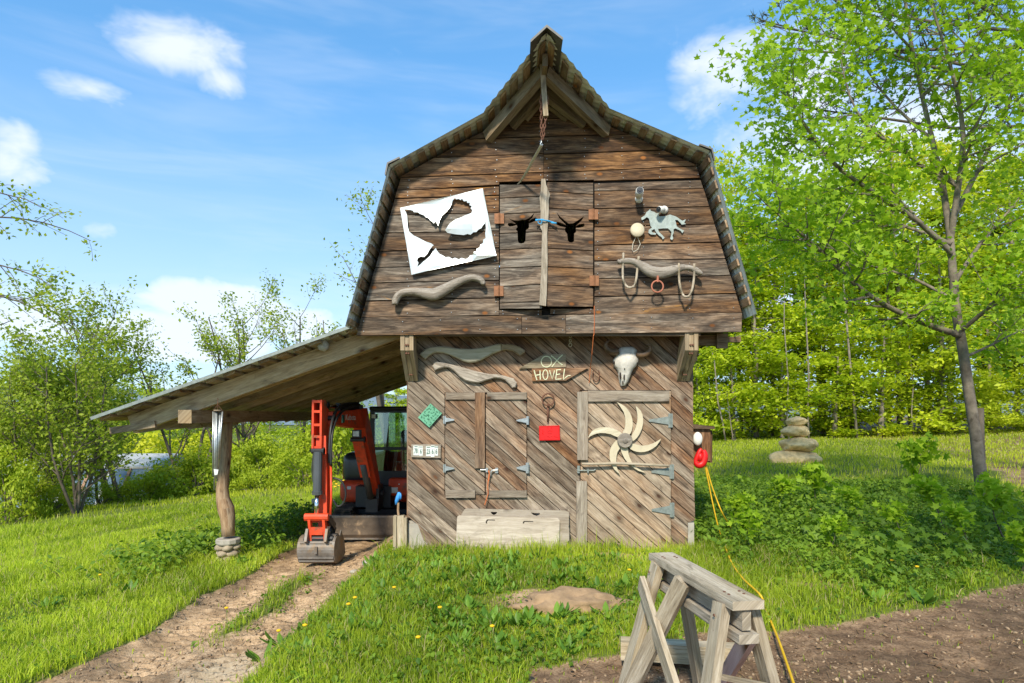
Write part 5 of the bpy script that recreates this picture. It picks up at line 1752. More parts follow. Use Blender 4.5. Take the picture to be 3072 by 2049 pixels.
MB().add(*(lambda: ([], []))()).bar((-2.40, .06, .06), (-2.40, .13, .20), .03, .12, up=(0, 1, 0)).bar((-2.17, .06, .06), (-2.17, .13, .20), .03, .12, up=(0, 1, 0)).bb(-2.30, -2.27, .03, .06, -.06, .02).build('ears', M['steel_dirty'], bk)
teeth = MB()
for i in range(4):
    x = BX0 + .05 + i * .103
    teeth.bar((x, .38, -.203), (x, .50, -.215), .05, .03, w1=.03, h1=.008)
teeth.build('teeth', M['steel_dirty'], bk)
# hoses and lamps
for pts, r in ((((-2.10, 1.3, 1.72), (-2.18, .9, 1.70), (-2.20, .6, 1.62), (-2.20, .38, 1.45), (-2.20, .30, 1.2), (-2.20, .28, .98)), .018),
               (((-2.08, 1.3, 1.70), (-2.14, .85, 1.64), (-2.17, .55, 1.54), (-2.18, .36, 1.36), (-2.18, .30, 1.15), (-2.18, .28, .95)), .016),
               (((-2.16, .30, .80), (-2.05, .28, .76), (-2.0, .28, .62), (-2.03, .28, .5), (-2.10, .28, .46), (-2.15, .28, .54)), .012),
               (((-2.42, .5, 1.6), (-2.45, .42, 1.45), (-2.43, .38, 1.3), (-2.38, .3, 1.2)), .014)):
    MB().tube([tuple(p) for p in smooth_pts(pts, 4)], r, 8).build('hose', M['hose'], boom, smooth=True)
MB().tube([(-2.185, .30, .95), (-2.175, .28, .55), (-2.18, .26, .35)], .014, 8).build('pipe', M['ex_red'], dipper, smooth=True)
lm = MB().bb(-2.13, -2.02, 1.08, 1.16, 1.26, 1.36).build('work_light', M['ex_dark'], boom)
MB().bb(-2.115, -2.035, 1.072, 1.0785, 1.275, 1.345).build('light_glass', M['plate_white'], lm)
lm = MB().bb(-2.26, -2.17, 2.78, 2.85, 1.50, 1.58).build('work_light', M['ex_dark'], cb_)
MB().bb(-2.248, -2.182, 2.772, 2.7785, 1.51, 1.57).build('light_glass', M['plate_white'], lm)

# ---------------------------------------------------------------- sawhorse in the foreground, timber behind it
sw_mid = Vector((.917, -4.165, 0))
ax_a, ax_s = Vector((.157, -.988, 0)).normalized(), Vector((.988, .157, 0)).normalized()


def S(a, s, z):
    return sw_mid + ax_a * a + ax_s * s + Vector((0, 0, z))


sawh = empty('sawhorse', S(0, 0, 0), 'weathered grey wooden sawhorse standing in the right foreground', 'sawhorse')
MB().bar(S(-.47, 0, .755), S(.47, 0, .755), .142, .038).build('top_board', M['saw'], sawh, grain=ax_a, color=(1.12, .6, 1.4))
MB().bar(S(-.44, 0, .69), S(.455, 0, .69), .04, .09).build('upper_rail', M['saw'], sawh, grain=ax_a, color=(.9, 1, .5))
MB().bar(S(-.42, 0, .615), S(.475, 0, .615), .09, .04).bar(S(-.41, 0, .60), S(.43, 0, .60), .045, .05).build('lower_rail', M['saw'], sawh, grain=ax_a, color=(.95, 1.0, .5))
for e in (-1, 1):
    for s in (-1, 1):
        MB().bar(S(.36 * e, .062 * s, .737), S(.46 * e, .235 * s, -.03), .088, .042, up=ax_s).build('leg', M['saw'], sawh, grain=(S(.46 * e, .235 * s, 0) - S(.36 * e, .062 * s, .737)), color=(.9 if s > 0 else 1.05, .5, .6))
for (p, q, sec, c) in ((S(-.42, -.135, .625), S(.62, -.235, .02), (.092, .028), 1.1), (S(-.01, -.075, .735), S(-.35, -.245, .03), (.085, .034), .92)):
    MB().bar(p, q, sec[1], sec[0], up=(0, 0, 1)).build('brace', M['saw'], sawh, grain=q - p, color=(c, .55, .5))
M['pink_board'] = wood('pink_stained_board', [(.3, (.55, .3, .26)), (.7, (.7, .45, .4))], [(.3, (.55, .34, .3)), (.7, (.7, .5, .45))], knots=.1)
MB().bar(S(.38, .06, .60), S(-.25, .20, .03), .025, .09, up=(0, 0, 1)).build('cross_brace', M['pink_board'], sawh, grain=(0, .6, -.7))
MB().bar(S(.30, -.08, .40), S(.47, .13, .40), .02, .02).build('gusset', M['saw'], sawh, grain=(1, 0, 0), color=(.8, .6, .5))
scr = MB()
for a_ in (-.36, -.33, .33, .37):
    for s_ in (-.035, .035):
        scr.lathe([(.007, 0), (.006, .003)], S(a_, s_, .7745), 8)
for e in (-1, 1):
    for zz in (.69, .62):
        scr.lathe([(.007, 0), (.006, .004)], S(.375 * e, -.105, zz), 8, ax=-ax_s)
scr.build('screw_heads', M['rust'], sawh)
tb = MB().bar(gnd('E', 225, 1372, 0) + Vector((0, .1, .055)), gnd('E', 1420, 1460, 0) + Vector((0, .12, .055)), .11, .115)
tag(tb.build('loose_timber', M['saw'], grain=(1, 0, 0), color=(1.1, .2, .5)), 'pale squared timber lying on the dirt behind the sawhorse', 'timber')
# ---------------------------------------------------------------- foliage tools
def scatter_mesh(name, tmpl_v, tmpl_f, pos, rotm, scale, rnd, mat):
    """many small copies of a leaf template joined into one foliage mesh"""
    N, k = len(pos), len(tmpl_v)
    v = np.einsum('nij,kj->nki', rotm, tmpl_v) * scale[:, None, None] + pos[:, None, :]
    base = (np.arange(N) * k)[:, None]
    loops, fn = [], []
    flat = np.concatenate([np.array(f) for f in tmpl_f])
    loops = (base + flat[None, :]).ravel()
    fn = np.tile(np.array([len(f) for f in tmpl_f]), N)
    return raw_mesh(name, v.reshape(-1, 3), fn, loops, mat, {'rnd': np.repeat(rnd, k)})


def rot_from(normal, spin):
    """rotation matrices that take +Z to normal and spin about it"""
    n = normal / np.linalg.norm(normal, axis=1, keepdims=True)
    ref = np.where(np.abs(n[:, 2:3]) < .95, np.array([[0, 0, 1.0]]), np.array([[1.0, 0, 0]]))
    a = np.cross(ref, n)
    a /= np.linalg.norm(a, axis=1, keepdims=True)
    b = np.cross(n, a)
    c, s = np.cos(spin)[:, None], np.sin(spin)[:, None]
    x = a * c + b * s
    y = -a * s + b * c
    return np.stack([x, y, n], axis=2)


LEAF4 = (np.array([(0, 0, 0), (.28, .45, .05), (0, 1, -.06), (-.28, .45, .05)]), [(0, 1, 2), (0, 2, 3)])
LEAFW = (np.array([(0, 0, 0), (.42, .42, .06), (.2, .85, 0), (0, 1.05, -.1), (-.2, .85, 0), (-.42, .42, .06)]), [(0, 1, 2), (0, 2, 3), (0, 3, 4), (0, 4, 5)])
_mp = [(0, 0), (.18, .06), (.5, .02), (.36, .28), (.62, .62), (.24, .58), (.16, .68), (0, 1.1), (-.16, .68), (-.24, .58), (-.62, .62), (-.36, .28), (-.5, .02), (-.18, .06)]
LEAFM = (np.array([(x, y, -.12 * (x * x + (y - .4) ** 2)) for x, y in _mp] + [(0, .35, .03)]), [(i, (i + 1) % 14, 14) for i in range(14)])


def tube_mesh(name, chains, mat, n=6):
    m = MB()
    for pts, rads in chains:
        m.tube(pts, rads, n, caps=False)
    return m


M['bark'] = plain('grey_maple_bark', (.20, .165, .125), .9, var=.4, scale=7, bump=.5, dirt=((.09, .07, .05), 5, .5, .7))
M['bark_far'] = plain('forest_bark', (.24, .2, .155), .95, var=.35, scale=4, dirt=((.1, .08, .06), 3, .5, .7))
M['bark_shrub'] = plain('shrub_bark', (.13, .105, .08), .95, var=.35, scale=6)
M['lf_maple'] = leafmat('maple_leaves', (.19, .34, .014), (.46, .62, .04), .5)
M['lf_beech'] = leafmat('forest_leaves', (.20, .31, .012), (.74, .80, .05), .48, patch=1.3)
M['lf_beech2'] = leafmat('yellow_green_leaves', (.36, .42, .014), (.74, .72, .05), .48, patch=.8)
M['lf_dark'] = leafmat('dark_conifer_foliage', (.03, .06, .014), (.10, .15, .035), .1)
M['lf_birch'] = leafmat('birch_leaves', (.16, .24, .016), (.46, .53, .05), .45)
M['lf_shrub'] = leafmat('shrub_leaves', (.17, .26, .012), (.52, .59, .04), .45, patch=.9)
M['lf_weed'] = leafmat('weed_leaves', (.06, .14, .012), (.28, .42, .035), .4, patch=1.1)
M['lf_dock'] = leafmat('broad_dock_leaves', (.07, .17, .018), (.22, .38, .045), .35, rough=.45)
M['grass'] = leafmat('grass_blades', (.15, .24, .012), (.54, .64, .05), .42, patch=1.4, straw=(.5, .42, .2))
M['grass_field'] = leafmat('field_grass', (.24, .34, .012), (.58, .62, .045), .4, patch=.8, straw=(.55, .48, .22))
M['pine'] = leafmat('pine_needles', (.045, .06, .03), (.14, .16, .08), .1)


def unit(v):
    return v / (np.linalg.norm(v) + 1e-9)


def grow(p, d, length, r, level, rs, chains, tips, spread=.7, seg=5, droop=0.0, up=.15, kids=(4, 7), shrink=(.45, .65), lowest=.25, maxlev=2, wig=.16):
    """a branch with side branches; records chains for bark and points along the twigs for leaves"""
    pts, rads = [np.array(p)], [r]
    dd = unit(np.array(d, float))
    q = np.array(p, float)
    for i in range(seg):
        dd = unit(dd + rs.normal(0, wig, 3) + np.array([0, 0, up - droop * i / seg]))
        q = q + dd * length / seg
        pts.append(q.copy())
        rads.append(max(.003, r * (1 - .75 * (i + 1) / seg)))
    chains.append((pts, rads))
    if level >= maxlev:
        for i in range(1, len(pts)):
            tips.append((pts[i], unit(pts[i] - pts[i - 1])))
        return
    for j in range(rs.integers(*kids)):
        t = rs.uniform(lowest, 1.0)
        k = min(int(t * seg), seg - 1)
        f = t * seg - k
        b = pts[k] * (1 - f) + pts[k + 1] * f
        axis_ = unit(pts[k + 1] - pts[k])
        s = unit(np.cross(axis_, rs.normal(0, 1, 3)))
        nd = unit(axis_ * (1 - spread) + s * spread)
        grow(b, nd, length * rs.uniform(*shrink) * (1.15 - .45 * t), rads[k] * .55, level + 1, rs, chains, tips, spread, 4, droop, up, kids, shrink, lowest, maxlev, wig)
    tips.append((pts[-1], dd))


def leaf_cloud(name, tips, per, spread, size, tmpl, mat, rs, flat=.6, jitter_size=.35, upb=.35):
    T = np.array([t[0] for t in tips])
    idx = np.repeat(np.arange(len(T)), per)
    P = T[idx] + rs.normal(0, 1, (len(idx), 3)) * spread * np.array([1, 1, flat])
    nrm = rs.normal(0, 1, (len(idx), 3)) * .75 + np.array([0, -.25, upb + .5])
    rot = rot_from(nrm, rs.uniform(0, 6.28, len(idx)))
    sc = size * rs.uniform(1 - jitter_size, 1 + jitter_size, len(idx))
    tone = np.clip(np.repeat(rs.uniform(.1, .9, len(T)), per) * .55 + rs.uniform(0, .45, len(idx)), 0, 1)
    return scatter_mesh(name, tmpl[0], tmpl[1], P, rot, sc, tone, mat)


def add_tree(name, base, label, chains, leaf_me, bark, group=None, cat='tree', nseg=6, crown='crown', trunk='trunk', rel=False):
    """chains and leaves are in coordinates relative to base"""
    e = empty(name, base, label, cat, group)
    e['_org'] = (0, 0, 0)
    m = MB()
    for pts, rads in chains:
        m.tube(pts, rads, nseg if rads[0] > .02 else 4, caps=False)
    if m.f:
        m.build(trunk, bark, e, smooth=True)
    o = bpy.data.objects.new(crown, leaf_me)
    COL.objects.link(o)
    o.parent = e
    return e


def copy_tree(e, loc, rz, sc, label=None):
    c = e.copy()
    COL.objects.link(c)
    c.location = loc
    c.rotation_euler = (0, 0, rz)
    c.scale = (sc, sc, sc * random.uniform(.9, 1.12))
    if label:
        c['label'] = label
    for ch in e.children:
        k = ch.copy()
        COL.objects.link(k)
        k.parent = c
    return c


# ---------------------------------------------------------------- the maple on the right
rs = np.random.default_rng(5)
YM = 3.35
base = at(2952, 1528, YM)


def rel(F_pts, Y0=YM):
    out = []
    for (x, y, dy) in F_pts:
        p = at(x * f_, y * f_, Y0 + dy) - base
        out.append(np.array(p))
    return out


chains, tips = [], []
trunk = rel([(2259, 1180, 0), (2252, 1100, 0), (2240, 1000, 0), (2226, 910, 0), (2210, 800, .02), (2195, 715, .05), (2187, 620, .05), (2180, 530, .1), (2165, 430, .2), (2140, 320, .3), (2115, 210, .4), (2090, 90, .5), (2070, -60, .6), (2060, -200, .6)])
tr_r = [.12, .10, .09, .085, .08, .074, .066, .058, .05, .043, .036, .03, .024, .012]
chains.append((trunk, tr_r))
LIMBS = [([(2203, 770, 0), (2130, 745, -.3), (2040, 705, -.6), (1960, 650, -.8), (1890, 580, -1.0), (1820, 520, -1.1), (1760, 470, -1.2)], .055),
         ([(2190, 690, 0), (2100, 640, .5), (2000, 610, .9), (1900, 590, 1.2), (1800, 580, 1.5)], .03),
         ([(2184, 580, 0), (2110, 510, -.2), (2020, 450, -.5), (1930, 390, -.8), (1870, 320, -1.0), (1820, 240, -1.2), (1790, 170, -1.3)], .05),
         ([(2184, 560, 0), (2080, 520, .4), (1980, 500, .8), (1880, 470, 1.2), (1800, 430, 1.4)], .035),
         ([(2182, 545, .1), (2200, 430, -.1), (2212, 320, -.2), (2195, 200, -.4), (2160, 80, -.5), (2120, -50, -.5)], .055),
         ([(2178, 520, .1), (2240, 400, .3), (2290, 300, .4), (2330, 200, .4), (2350, 90, .4)], .05),
         ([(2205, 760, 0), (2260, 715, -.4), (2310, 670, -.8), (2370, 640, -1.2), (2440, 600, -1.5)], .04),
         ([(2160, 420, .2), (2080, 350, -.1), (2000, 300, -.3), (1950, 220, -.4), (1930, 130, -.5)], .035),
         ([(2140, 320, .3), (2060, 250, .6), (1990, 160, .8), (1960, 60, 1.0)], .03),
         ([(2120, 220, .4), (2190, 140, .2), (2260, 60, .0), (2300, -30, .0)], .03),
         ([(2190, 650, 0), (2250, 560, .6), (2320, 480, 1.0), (2380, 400, 1.4)], .04),
         ([(2100, 120, .5), (2030, 40, .3), (1980, -60, .2)], .025),
         ([(2215, 820, 0), (2280, 790, .5), (2340, 760, 1.0), (2400, 740, 1.4)], .025)]
for pts, r0 in LIMBS:
    L_ = rel(pts)
    n = len(L_)
    L_ = [np.array(q) for q in smooth_pts([tuple(q) for q in L_], 2)]
    n = len(L_)
    rr = [r0 * (1 - .8 * i / (n - 1)) for i in range(n)]
    chains.append((L_, rr))
    for i in range(2, n):
        d = unit(L_[i] - L_[i - 1])
        tips.append((L_[i], d))
        for j in range(2 if i < n - 1 else 3):
            s = unit(np.cross(d, rs.normal(0, 1, 3)))
            s[2] *= .55
            nd = unit(d * .55 + unit(s) * .7)
            grow(L_[i], nd, rs.uniform(.5, 1.15), rr[i] * .5 + .004, 1, rs, chains, tips, .6, 4, .1, .04, (2, 5), (.4, .65), .2, 2)
lm = leaf_cloud('crown', tips, 8, .2, .08, LEAFM, M['lf_maple'], rs, flat=.7, jitter_size=.55)
maple = add_tree('maple_tree', base, 'young maple tree with bright green leaves at the right edge of the picture', chains, lm, M['bark'], nseg=10)
st_ = at(2937, 1210, YM) - base
m = MB().tube([Vector((.06, .14, -.1)), Vector((.05, .14, .5)), Vector((.04, .15, 1.1)), Vector((.04, .15, 1.72))], [.10, .08, .07, .06], 9)
m.build('broken_stem', M['bark_shrub'], maple, smooth=True)

# ---------------------------------------------------------------- pine reaching in from above on the right
rs = np.random.default_rng(21)
pb = Vector((12.3, 5.4, gz(12.3, 5.4)))
chains, tips = [], []
chains.append(([np.array((0, 0, 0.)), np.array((.1, 0, 5.)), np.array((0, .1, 10.)), np.array((.1, 0, 15.))], [.22, .19, .14, .05]))
for zz, ang, ln in ((7.5, 182, 6.6), (7.9, 178, 7.6), (8.2, 174, 7.2), (8.5, 184, 7.7), (8.9, 177, 7.4), (9.3, 172, 6.8), (9.7, 188, 6.6), (10.4, 180, 6.0), (8.6, 250, 3.5), (9.4, 290, 3.5), (11, 320, 3.4), (10, 30, 3.4), (11.8, 80, 3.2), (13, 190, 4), (13.6, 240, 3.4), (8.2, 140, 3.2), (12.4, 120, 3.0)):
    d = (math.cos(R(ang)), math.sin(R(ang)), .08)
    grow((0.05, 0.05, zz), d, ln, .05, 1, rs, chains, tips, .5, 8, .05, .03, (9, 14), (.22, .36), .25, 2, .07)
T = np.array([t[0] for t in tips]); TD = np.array([t[1] for t in tips])
per = 14
idx = np.repeat(np.arange(len(T)), per)
nd = TD[idx] * .6 + rs.normal(0, .6, (len(idx), 3)) + np.array([0, 0, .2])
NEED = (np.array([(-.075, 0, 0), (.075, 0, 0), (0, 0, 1.0)]), [(0, 1, 2)])
pme = scatter_mesh('crown', NEED[0], NEED[1], T[idx] + rs.normal(0, .03, (len(idx), 3)), rot_from(nd, rs.uniform(0, 6.28, len(idx))), rs.uniform(.10, .2, len(idx)), rs.uniform(0, 1, len(idx)), M['pine'])
add_tree('pine_tree', pb, 'tall dark pine whose branches reach into the top right corner', chains, pme, M['bark_shrub'])

# ---------------------------------------------------------------- forest edge behind the field
def forest_tree(seed, H, crown_lo, rx, mat, nleaf, lsize, layered=True, trunk_r=.14, bark=None, name='forest_tree', label='', group='trees of the forest edge'):
    rs = np.random.default_rng(seed)
    chains, tips = [], []
    lean = rs.normal(0, .03, 2)
    tp = [np.array((lean[0] * z * z / H + rs.normal(0, .04), lean[1] * z * z / H + rs.normal(0, .04), z)) for z in np.linspace(-.3, H, 8)]
    chains.append((tp, [trunk_r * (1 - .85 * i / 7) + .012 for i in range(8)]))
    P = []
    nb = 26
    for i in range(nb):
        t = crown_lo + (1 - crown_lo) * (i + rs.uniform(0, 1)) / nb
        z = t * H
        k = min(int(t * 7), 6)
        c = tp[k] + (tp[k + 1] - tp[k]) * (t * 7 - k)
        prof = math.sin(math.pi * min(1, .18 + .82 * ((1 - t) / (1 - crown_lo)) ** .8)) ** .6 if not layered else (.35 + .65 * math.sin(math.pi * min(.999, .12 + .8 * (1 - (t - crown_lo) / (1 - crown_lo)))))
        ln = rx * prof * rs.uniform(.6, 1.15)
        a = rs.uniform(0, 6.28)
        d = np.array((math.cos(a), math.sin(a), rs.uniform(.0, .35)))
        ends = [c]
        q = c.copy()
        for s in range(4):
            d = unit(d + rs.normal(0, .12, 3) + np.array((0, 0, -.03)))
            q = q + d * ln / 4
            ends.append(q.copy())
        chains.append((ends, [.035 * trunk_r / .14 * (1 - .2 * s) for s in range(5)]))
        for e in ends[1:]:
            P.append((e, ln))
    n = len(P)
    idx = rs.integers(0, n, nleaf)
    C = np.array([p[0] for p in P])[idx]
    W = np.array([p[1] for p in P])[idx][:, None]
    off = rs.normal(0, 1, (nleaf, 3)) * W * np.array([.26, .26, .07 if layered else .16])
    nrm = rs.normal(0, 1, (nleaf, 3)) * (.45 if layered else .8) + np.array([0, -.2, 1.0])
    tone = np.clip(rs.uniform(.0, .8, n)[idx] * .6 + rs.uniform(0, .45, nleaf), 0, 1)
    me = scatter_mesh('crown', LEAF4[0], LEAF4[1], C + off, rot_from(nrm, rs.uniform(0, 6.28, nleaf)), lsize * rs.uniform(.65, 1.35, nleaf), tone, mat)
    return chains, me, bark or M['bark_far']


protos_f = []
rsF = random.Random(3)
specs = [dict(seed=31, H=9.5, crown_lo=.08, rx=2.6, mat=M['lf_beech'], nleaf=5200, lsize=.27, label='layered bright green beech in the forest edge'),
         dict(seed=32, H=13, crown_lo=.30, rx=2.8, mat=M['lf_beech'], nleaf=4800, lsize=.28, label='tall green maple with a bare lower trunk in the forest edge'),
         dict(seed=33, H=14, crown_lo=.42, rx=2.4, mat=M['lf_beech2'], nleaf=4200, lsize=.26, layered=False, label='tall yellow green tree rising out of the forest edge'),
         dict(seed=34, H=5.0, crown_lo=.03, rx=2.2, mat=M['lf_beech'], nleaf=4600, lsize=.24, label='low leafy beech bush at the foot of the forest edge'),
         dict(seed=35, H=12, crown_lo=.1, rx=2.0, mat=M['lf_dark'], nleaf=5200, lsize=.26, label='dark conifer standing deep in the forest edge')]
place = {0: [], 1: [], 2: [], 3: [], 4: []}
ORD = ['first', 'second', 'third', 'fourth', 'fifth', 'sixth', 'seventh', 'eighth', 'ninth', 'tenth', 'eleventh', 'twelfth', 'thirteenth']
for i in range(13):
    place[0].append((3.5 + i * 2.35 + rsF.uniform(-.8, .8), 26.5 + rsF.uniform(-1, 3.5) - .1 * i, rsF.uniform(.8, 1.15)))
for i in range(9):
    place[1].append((5.0 + i * 3.4 + rsF.uniform(-1, 1), 29 + rsF.uniform(-1, 4), rsF.uniform(.9, 1.25)))
for i in range(8):
    place[2].append((6.0 + i * 3.7 + rsF.uniform(-1, 1), 33 + rsF.uniform(-1, 5), rsF.uniform(.95, 1.3)))
for i in range(12):
    place[3].append((4.2 + i * 2.5 + rsF.uniform(-.6, .6), 25.2 + rsF.uniform(-.6, 1.8) - .1 * i, rsF.uniform(.65, 1.05)))
for i in range(13):
    place[4].append((2.5 + i * 2.8 + rsF.uniform(-1, 1), 34 + rsF.uniform(-2, 4), rsF.uniform(.85, 1.2)))
for ki, sp in enumerate(specs):
    lab = sp.pop('label')
    place[ki].sort(key=lambda t: t[0] / (t[1] + D0))
    ch_, me_, bk_ = forest_tree(**sp)
    x, y, s = place[ki][0]
    nm = ['beech_tree', 'forest_maple', 'forest_tree', 'beech_bush', 'conifer'][ki]
    proto = add_tree(nm, (x, y, gz(x, y)), lab + ', nearest the barn', ch_, me_, bk_, lab.split(' in ')[0].split(' at ')[0].split(' with ')[0].split(' rising')[0].split(' standing')[0] + ' group', nseg=6)
    proto.scale = (s, s, s)
    protos_f.append(proto)
    for j, (x, y, s) in enumerate(place[ki][1:]):
        copy_tree(proto, (x, y, gz(x, y)), rsF.uniform(0, 6.28), s, lab + ', ' + ORD[j + 1] + ' from the barn')
# the same woods carry on to the left, beyond the greenhouse and the shrubs
for i, (px, Yl, s) in enumerate(((-60, 26, .62), (70, 24, .55), (190, 27, .62), (310, 25, .52), (430, 28, .55), (560, 29, .52), (680, 27, .46), (800, 30, .5), (910, 28, .42), (120, 33, .75), (370, 34, .7), (620, 35, .62))):
    p = at(px * f_, 1000, Yl)
    src = protos_f[i % 2 if i < 9 else 0]
    copy_tree(src, (p.x, p.y, gz(p.x, p.y)), rsF.uniform(0, 6.28), s, ['green', 'bright green', 'pale green'][i % 3] + ' tree beyond the left lawn, ' + ORD[i] + ' planted from the greenhouse side')
# bare pale trunks that stand out at the forest edge
for i, (x0, y0, x1, y1, w) in enumerate(((1666, 1036, 1640, 830, 4.2), (1684, 1035, 1672, 930, 2.6), (1812, 965, 1800, 740, 3.5), (1968, 1000, 1940, 700, 6.5), (1857, 900, 1850, 720, 4.5), (2098, 880, 2085, 770, 3.2))):
    Yt = 24.6
    a, b = at(x0 * f_, y0 * f_, Yt), at(x1 * f_, y1 * f_, Yt)
    a = Vector((a.x, a.y, gz(a.x, a.y) - .1))
    r = w * f_ * (Yt + D0) / FPX / 2
    mid = a.lerp(b, .5) + Vector((jit(.12), 0, 0))
    e = tag(MB().tube([a, a.lerp(b, .25) + Vector((jit(.06), 0, 0)), mid, b, b + (b - a) * .35 + Vector((jit(.2), 0, 0))], [r, r * .92, r * .8, r * .65, r * .25], 7).build('bare_trunk', M['bark_far'], smooth=True),
            ['pale leaning trunk nearest the barn wall', 'thin pale trunk second from the barn', 'slender straight trunk above the cairn', 'stout leaning trunk right of the cairn', 'grey trunk high behind the cairn', 'short thin trunk left of the maple stem'][i] + ' at the forest edge', 'tree trunk', 'bare trunks at the forest edge')

# a tree behind the viewpoint on the right; its shade falls over the bank and the drive
copy_tree(protos_f[1], (4.4, -9.3, gz(4.4, -9.3)), 1.0, .82, 'leafy tree behind the viewpoint whose shade falls on the right bank')
copy_tree(protos_f[0], (8.2, -8.0, gz(8.2, -8.0)), 2.2, .9, 'low branched tree behind the viewpoint at the far right of the drive')
# ---------------------------------------------------------------- left side: young trees, shrubs, greenhouse
def young_tree(seed, H, rx, stems, nper, lsize, mat, maxlev=2, kids=(6, 10), leaf_lo=.25, spreadl=.16, bark=None):
    rs = np.random.default_rng(seed)
    chains, tips = [], []
    for s in range(stems):
        a = rs.uniform(0, 6.28)
        d = np.array((math.cos(a) * .22 * rx, math.sin(a) * .22 * rx, 1.0))
        grow((rs.normal(0, .12), rs.normal(0, .12), -.15), d, H * rs.uniform(.8, 1.0), .055 * H / 5, 0, rs, chains, tips, .52, 7, .0, .12, kids, (.28, .5), leaf_lo, maxlev, .09)
    me = leaf_cloud('crown', tips, nper, spreadl, lsize, LEAF4, mat, rs, flat=.8, upb=.2)
    return chains, me, bark or M['bark_shrub']


def put_left(name, px, basepy, Y, args, label, cat='tree', group=None):
    p = at(px * f_, basepy * f_, Y)
    z = gz(p.x, p.y)
    ch_, me_, bk_ = young_tree(**args)
    return add_tree(name, (p.x, p.y, z), label, ch_, me_, bk_, group, cat)


put_left('birch_tree', 170, 1170, 8.6, dict(seed=41, H=4.1, rx=1.6, stems=4, kids=(8, 12), leaf_lo=.12, nper=4, lsize=.105, mat=M['lf_birch']), 'several stemmed young birch in front of the greenhouse')
put_left('birch_tree', 40, 1180, 9.5, dict(seed=42, H=4.2, rx=1.5, stems=4, kids=(8, 12), leaf_lo=.12, nper=4, lsize=.11, mat=M['lf_birch']), 'young birch at the left edge beside the greenhouse')
put_left('birch_tree', 285, 1150, 12, dict(seed=43, H=6.4, rx=1.2, stems=3, nper=7, lsize=.12, mat=M['lf_birch']), 'thin birch rising behind the greenhouse right end')
put_left('birch_tree', 440, 1120, 14, dict(seed=44, H=6.6, rx=1.3, stems=3, nper=4, lsize=.12, mat=M['lf_birch'], spreadl=.12), 'sparse young birch seen over the low end of the lean-to')
put_left('birch_tree', 590, 1110, 16, dict(seed=45, H=7.2, rx=1.4, stems=3, nper=4, lsize=.12, mat=M['lf_birch'], spreadl=.12), 'sparse birch showing above the middle of the lean-to roof')
put_left('birch_tree', 690, 1100, 18, dict(seed=46, H=7.6, rx=1.3, stems=2, nper=4, lsize=.12, mat=M['lf_birch'], spreadl=.12), 'sparse birch showing just above the upper lean-to roof')
put_left('birch_tree', 905, 1080, 12, dict(seed=47, H=8.4, rx=.4, stems=2, nper=4, lsize=.12, mat=M['lf_birch']), 'slim tree peeping out behind the left roof edge')

put_left('birch_tree', 105, 1165, 11.5, dict(seed=48, H=4.4, rx=1.5, stems=3, kids=(8, 12), leaf_lo=.15, nper=6, lsize=.11, mat=M['lf_birch']), 'bushy birch between the two nearest left birches')
put_left('birch_tree', 235, 1150, 13, dict(seed=49, H=4.6, rx=1.5, stems=3, kids=(8, 12), leaf_lo=.15, nper=6, lsize=.11, mat=M['lf_birch']), 'bushy birch standing over the middle of the greenhouse')

# dense shrubs along the lower edge of the lawn
def shrub(seed, w, h, n, lsize, mat):
    rs = np.random.default_rng(seed)
    K = 26
    cc = rs.normal(0, 1, (K, 3))
    cc /= np.linalg.norm(cc, axis=1, keepdims=True)
    cc *= rs.uniform(.35, 1.0, (K, 1)) ** .6
    cc[:, 2] = np.abs(cc[:, 2])
    C = cc * np.array([w, w * .8, h]) + np.array([0, 0, .1])
    R_ = rs.uniform(.16, .34, K) * w
    idx = rs.integers(0, K, n)
    v = rs.normal(0, 1, (n, 3))
    v /= np.linalg.norm(v, axis=1, keepdims=True)
    P = C[idx] + v * (R_[idx][:, None]) * rs.uniform(.5, 1.15, (n, 1)) * np.array([1, 1, .7])
    P[:, 2] = np.maximum(P[:, 2], .02)
    nrm = v * .8 + rs.normal(0, .6, (n, 3)) + np.array([0, -.1, .6])
    tone = np.clip(rs.uniform(.0, .9, K)[idx] * .6 + rs.uniform(0, .45, n), 0, 1)
    me = scatter_mesh('foliage', LEAF4[0], LEAF4[1], P, rot_from(nrm, rs.uniform(0, 6.28, n)), lsize * rs.uniform(.6, 1.4, n), tone, mat)
    chains = []
    for k in range(0, K, 2):
        mid = C[k] * np.array([.4, .4, .55]) + rs.normal(0, .05, 3)
        chains.append(([np.array((rs.normal(0, .1), rs.normal(0, .1), -.1)), mid, C[k]], [.02 * w, .014 * w, .005]))
    return chains, me


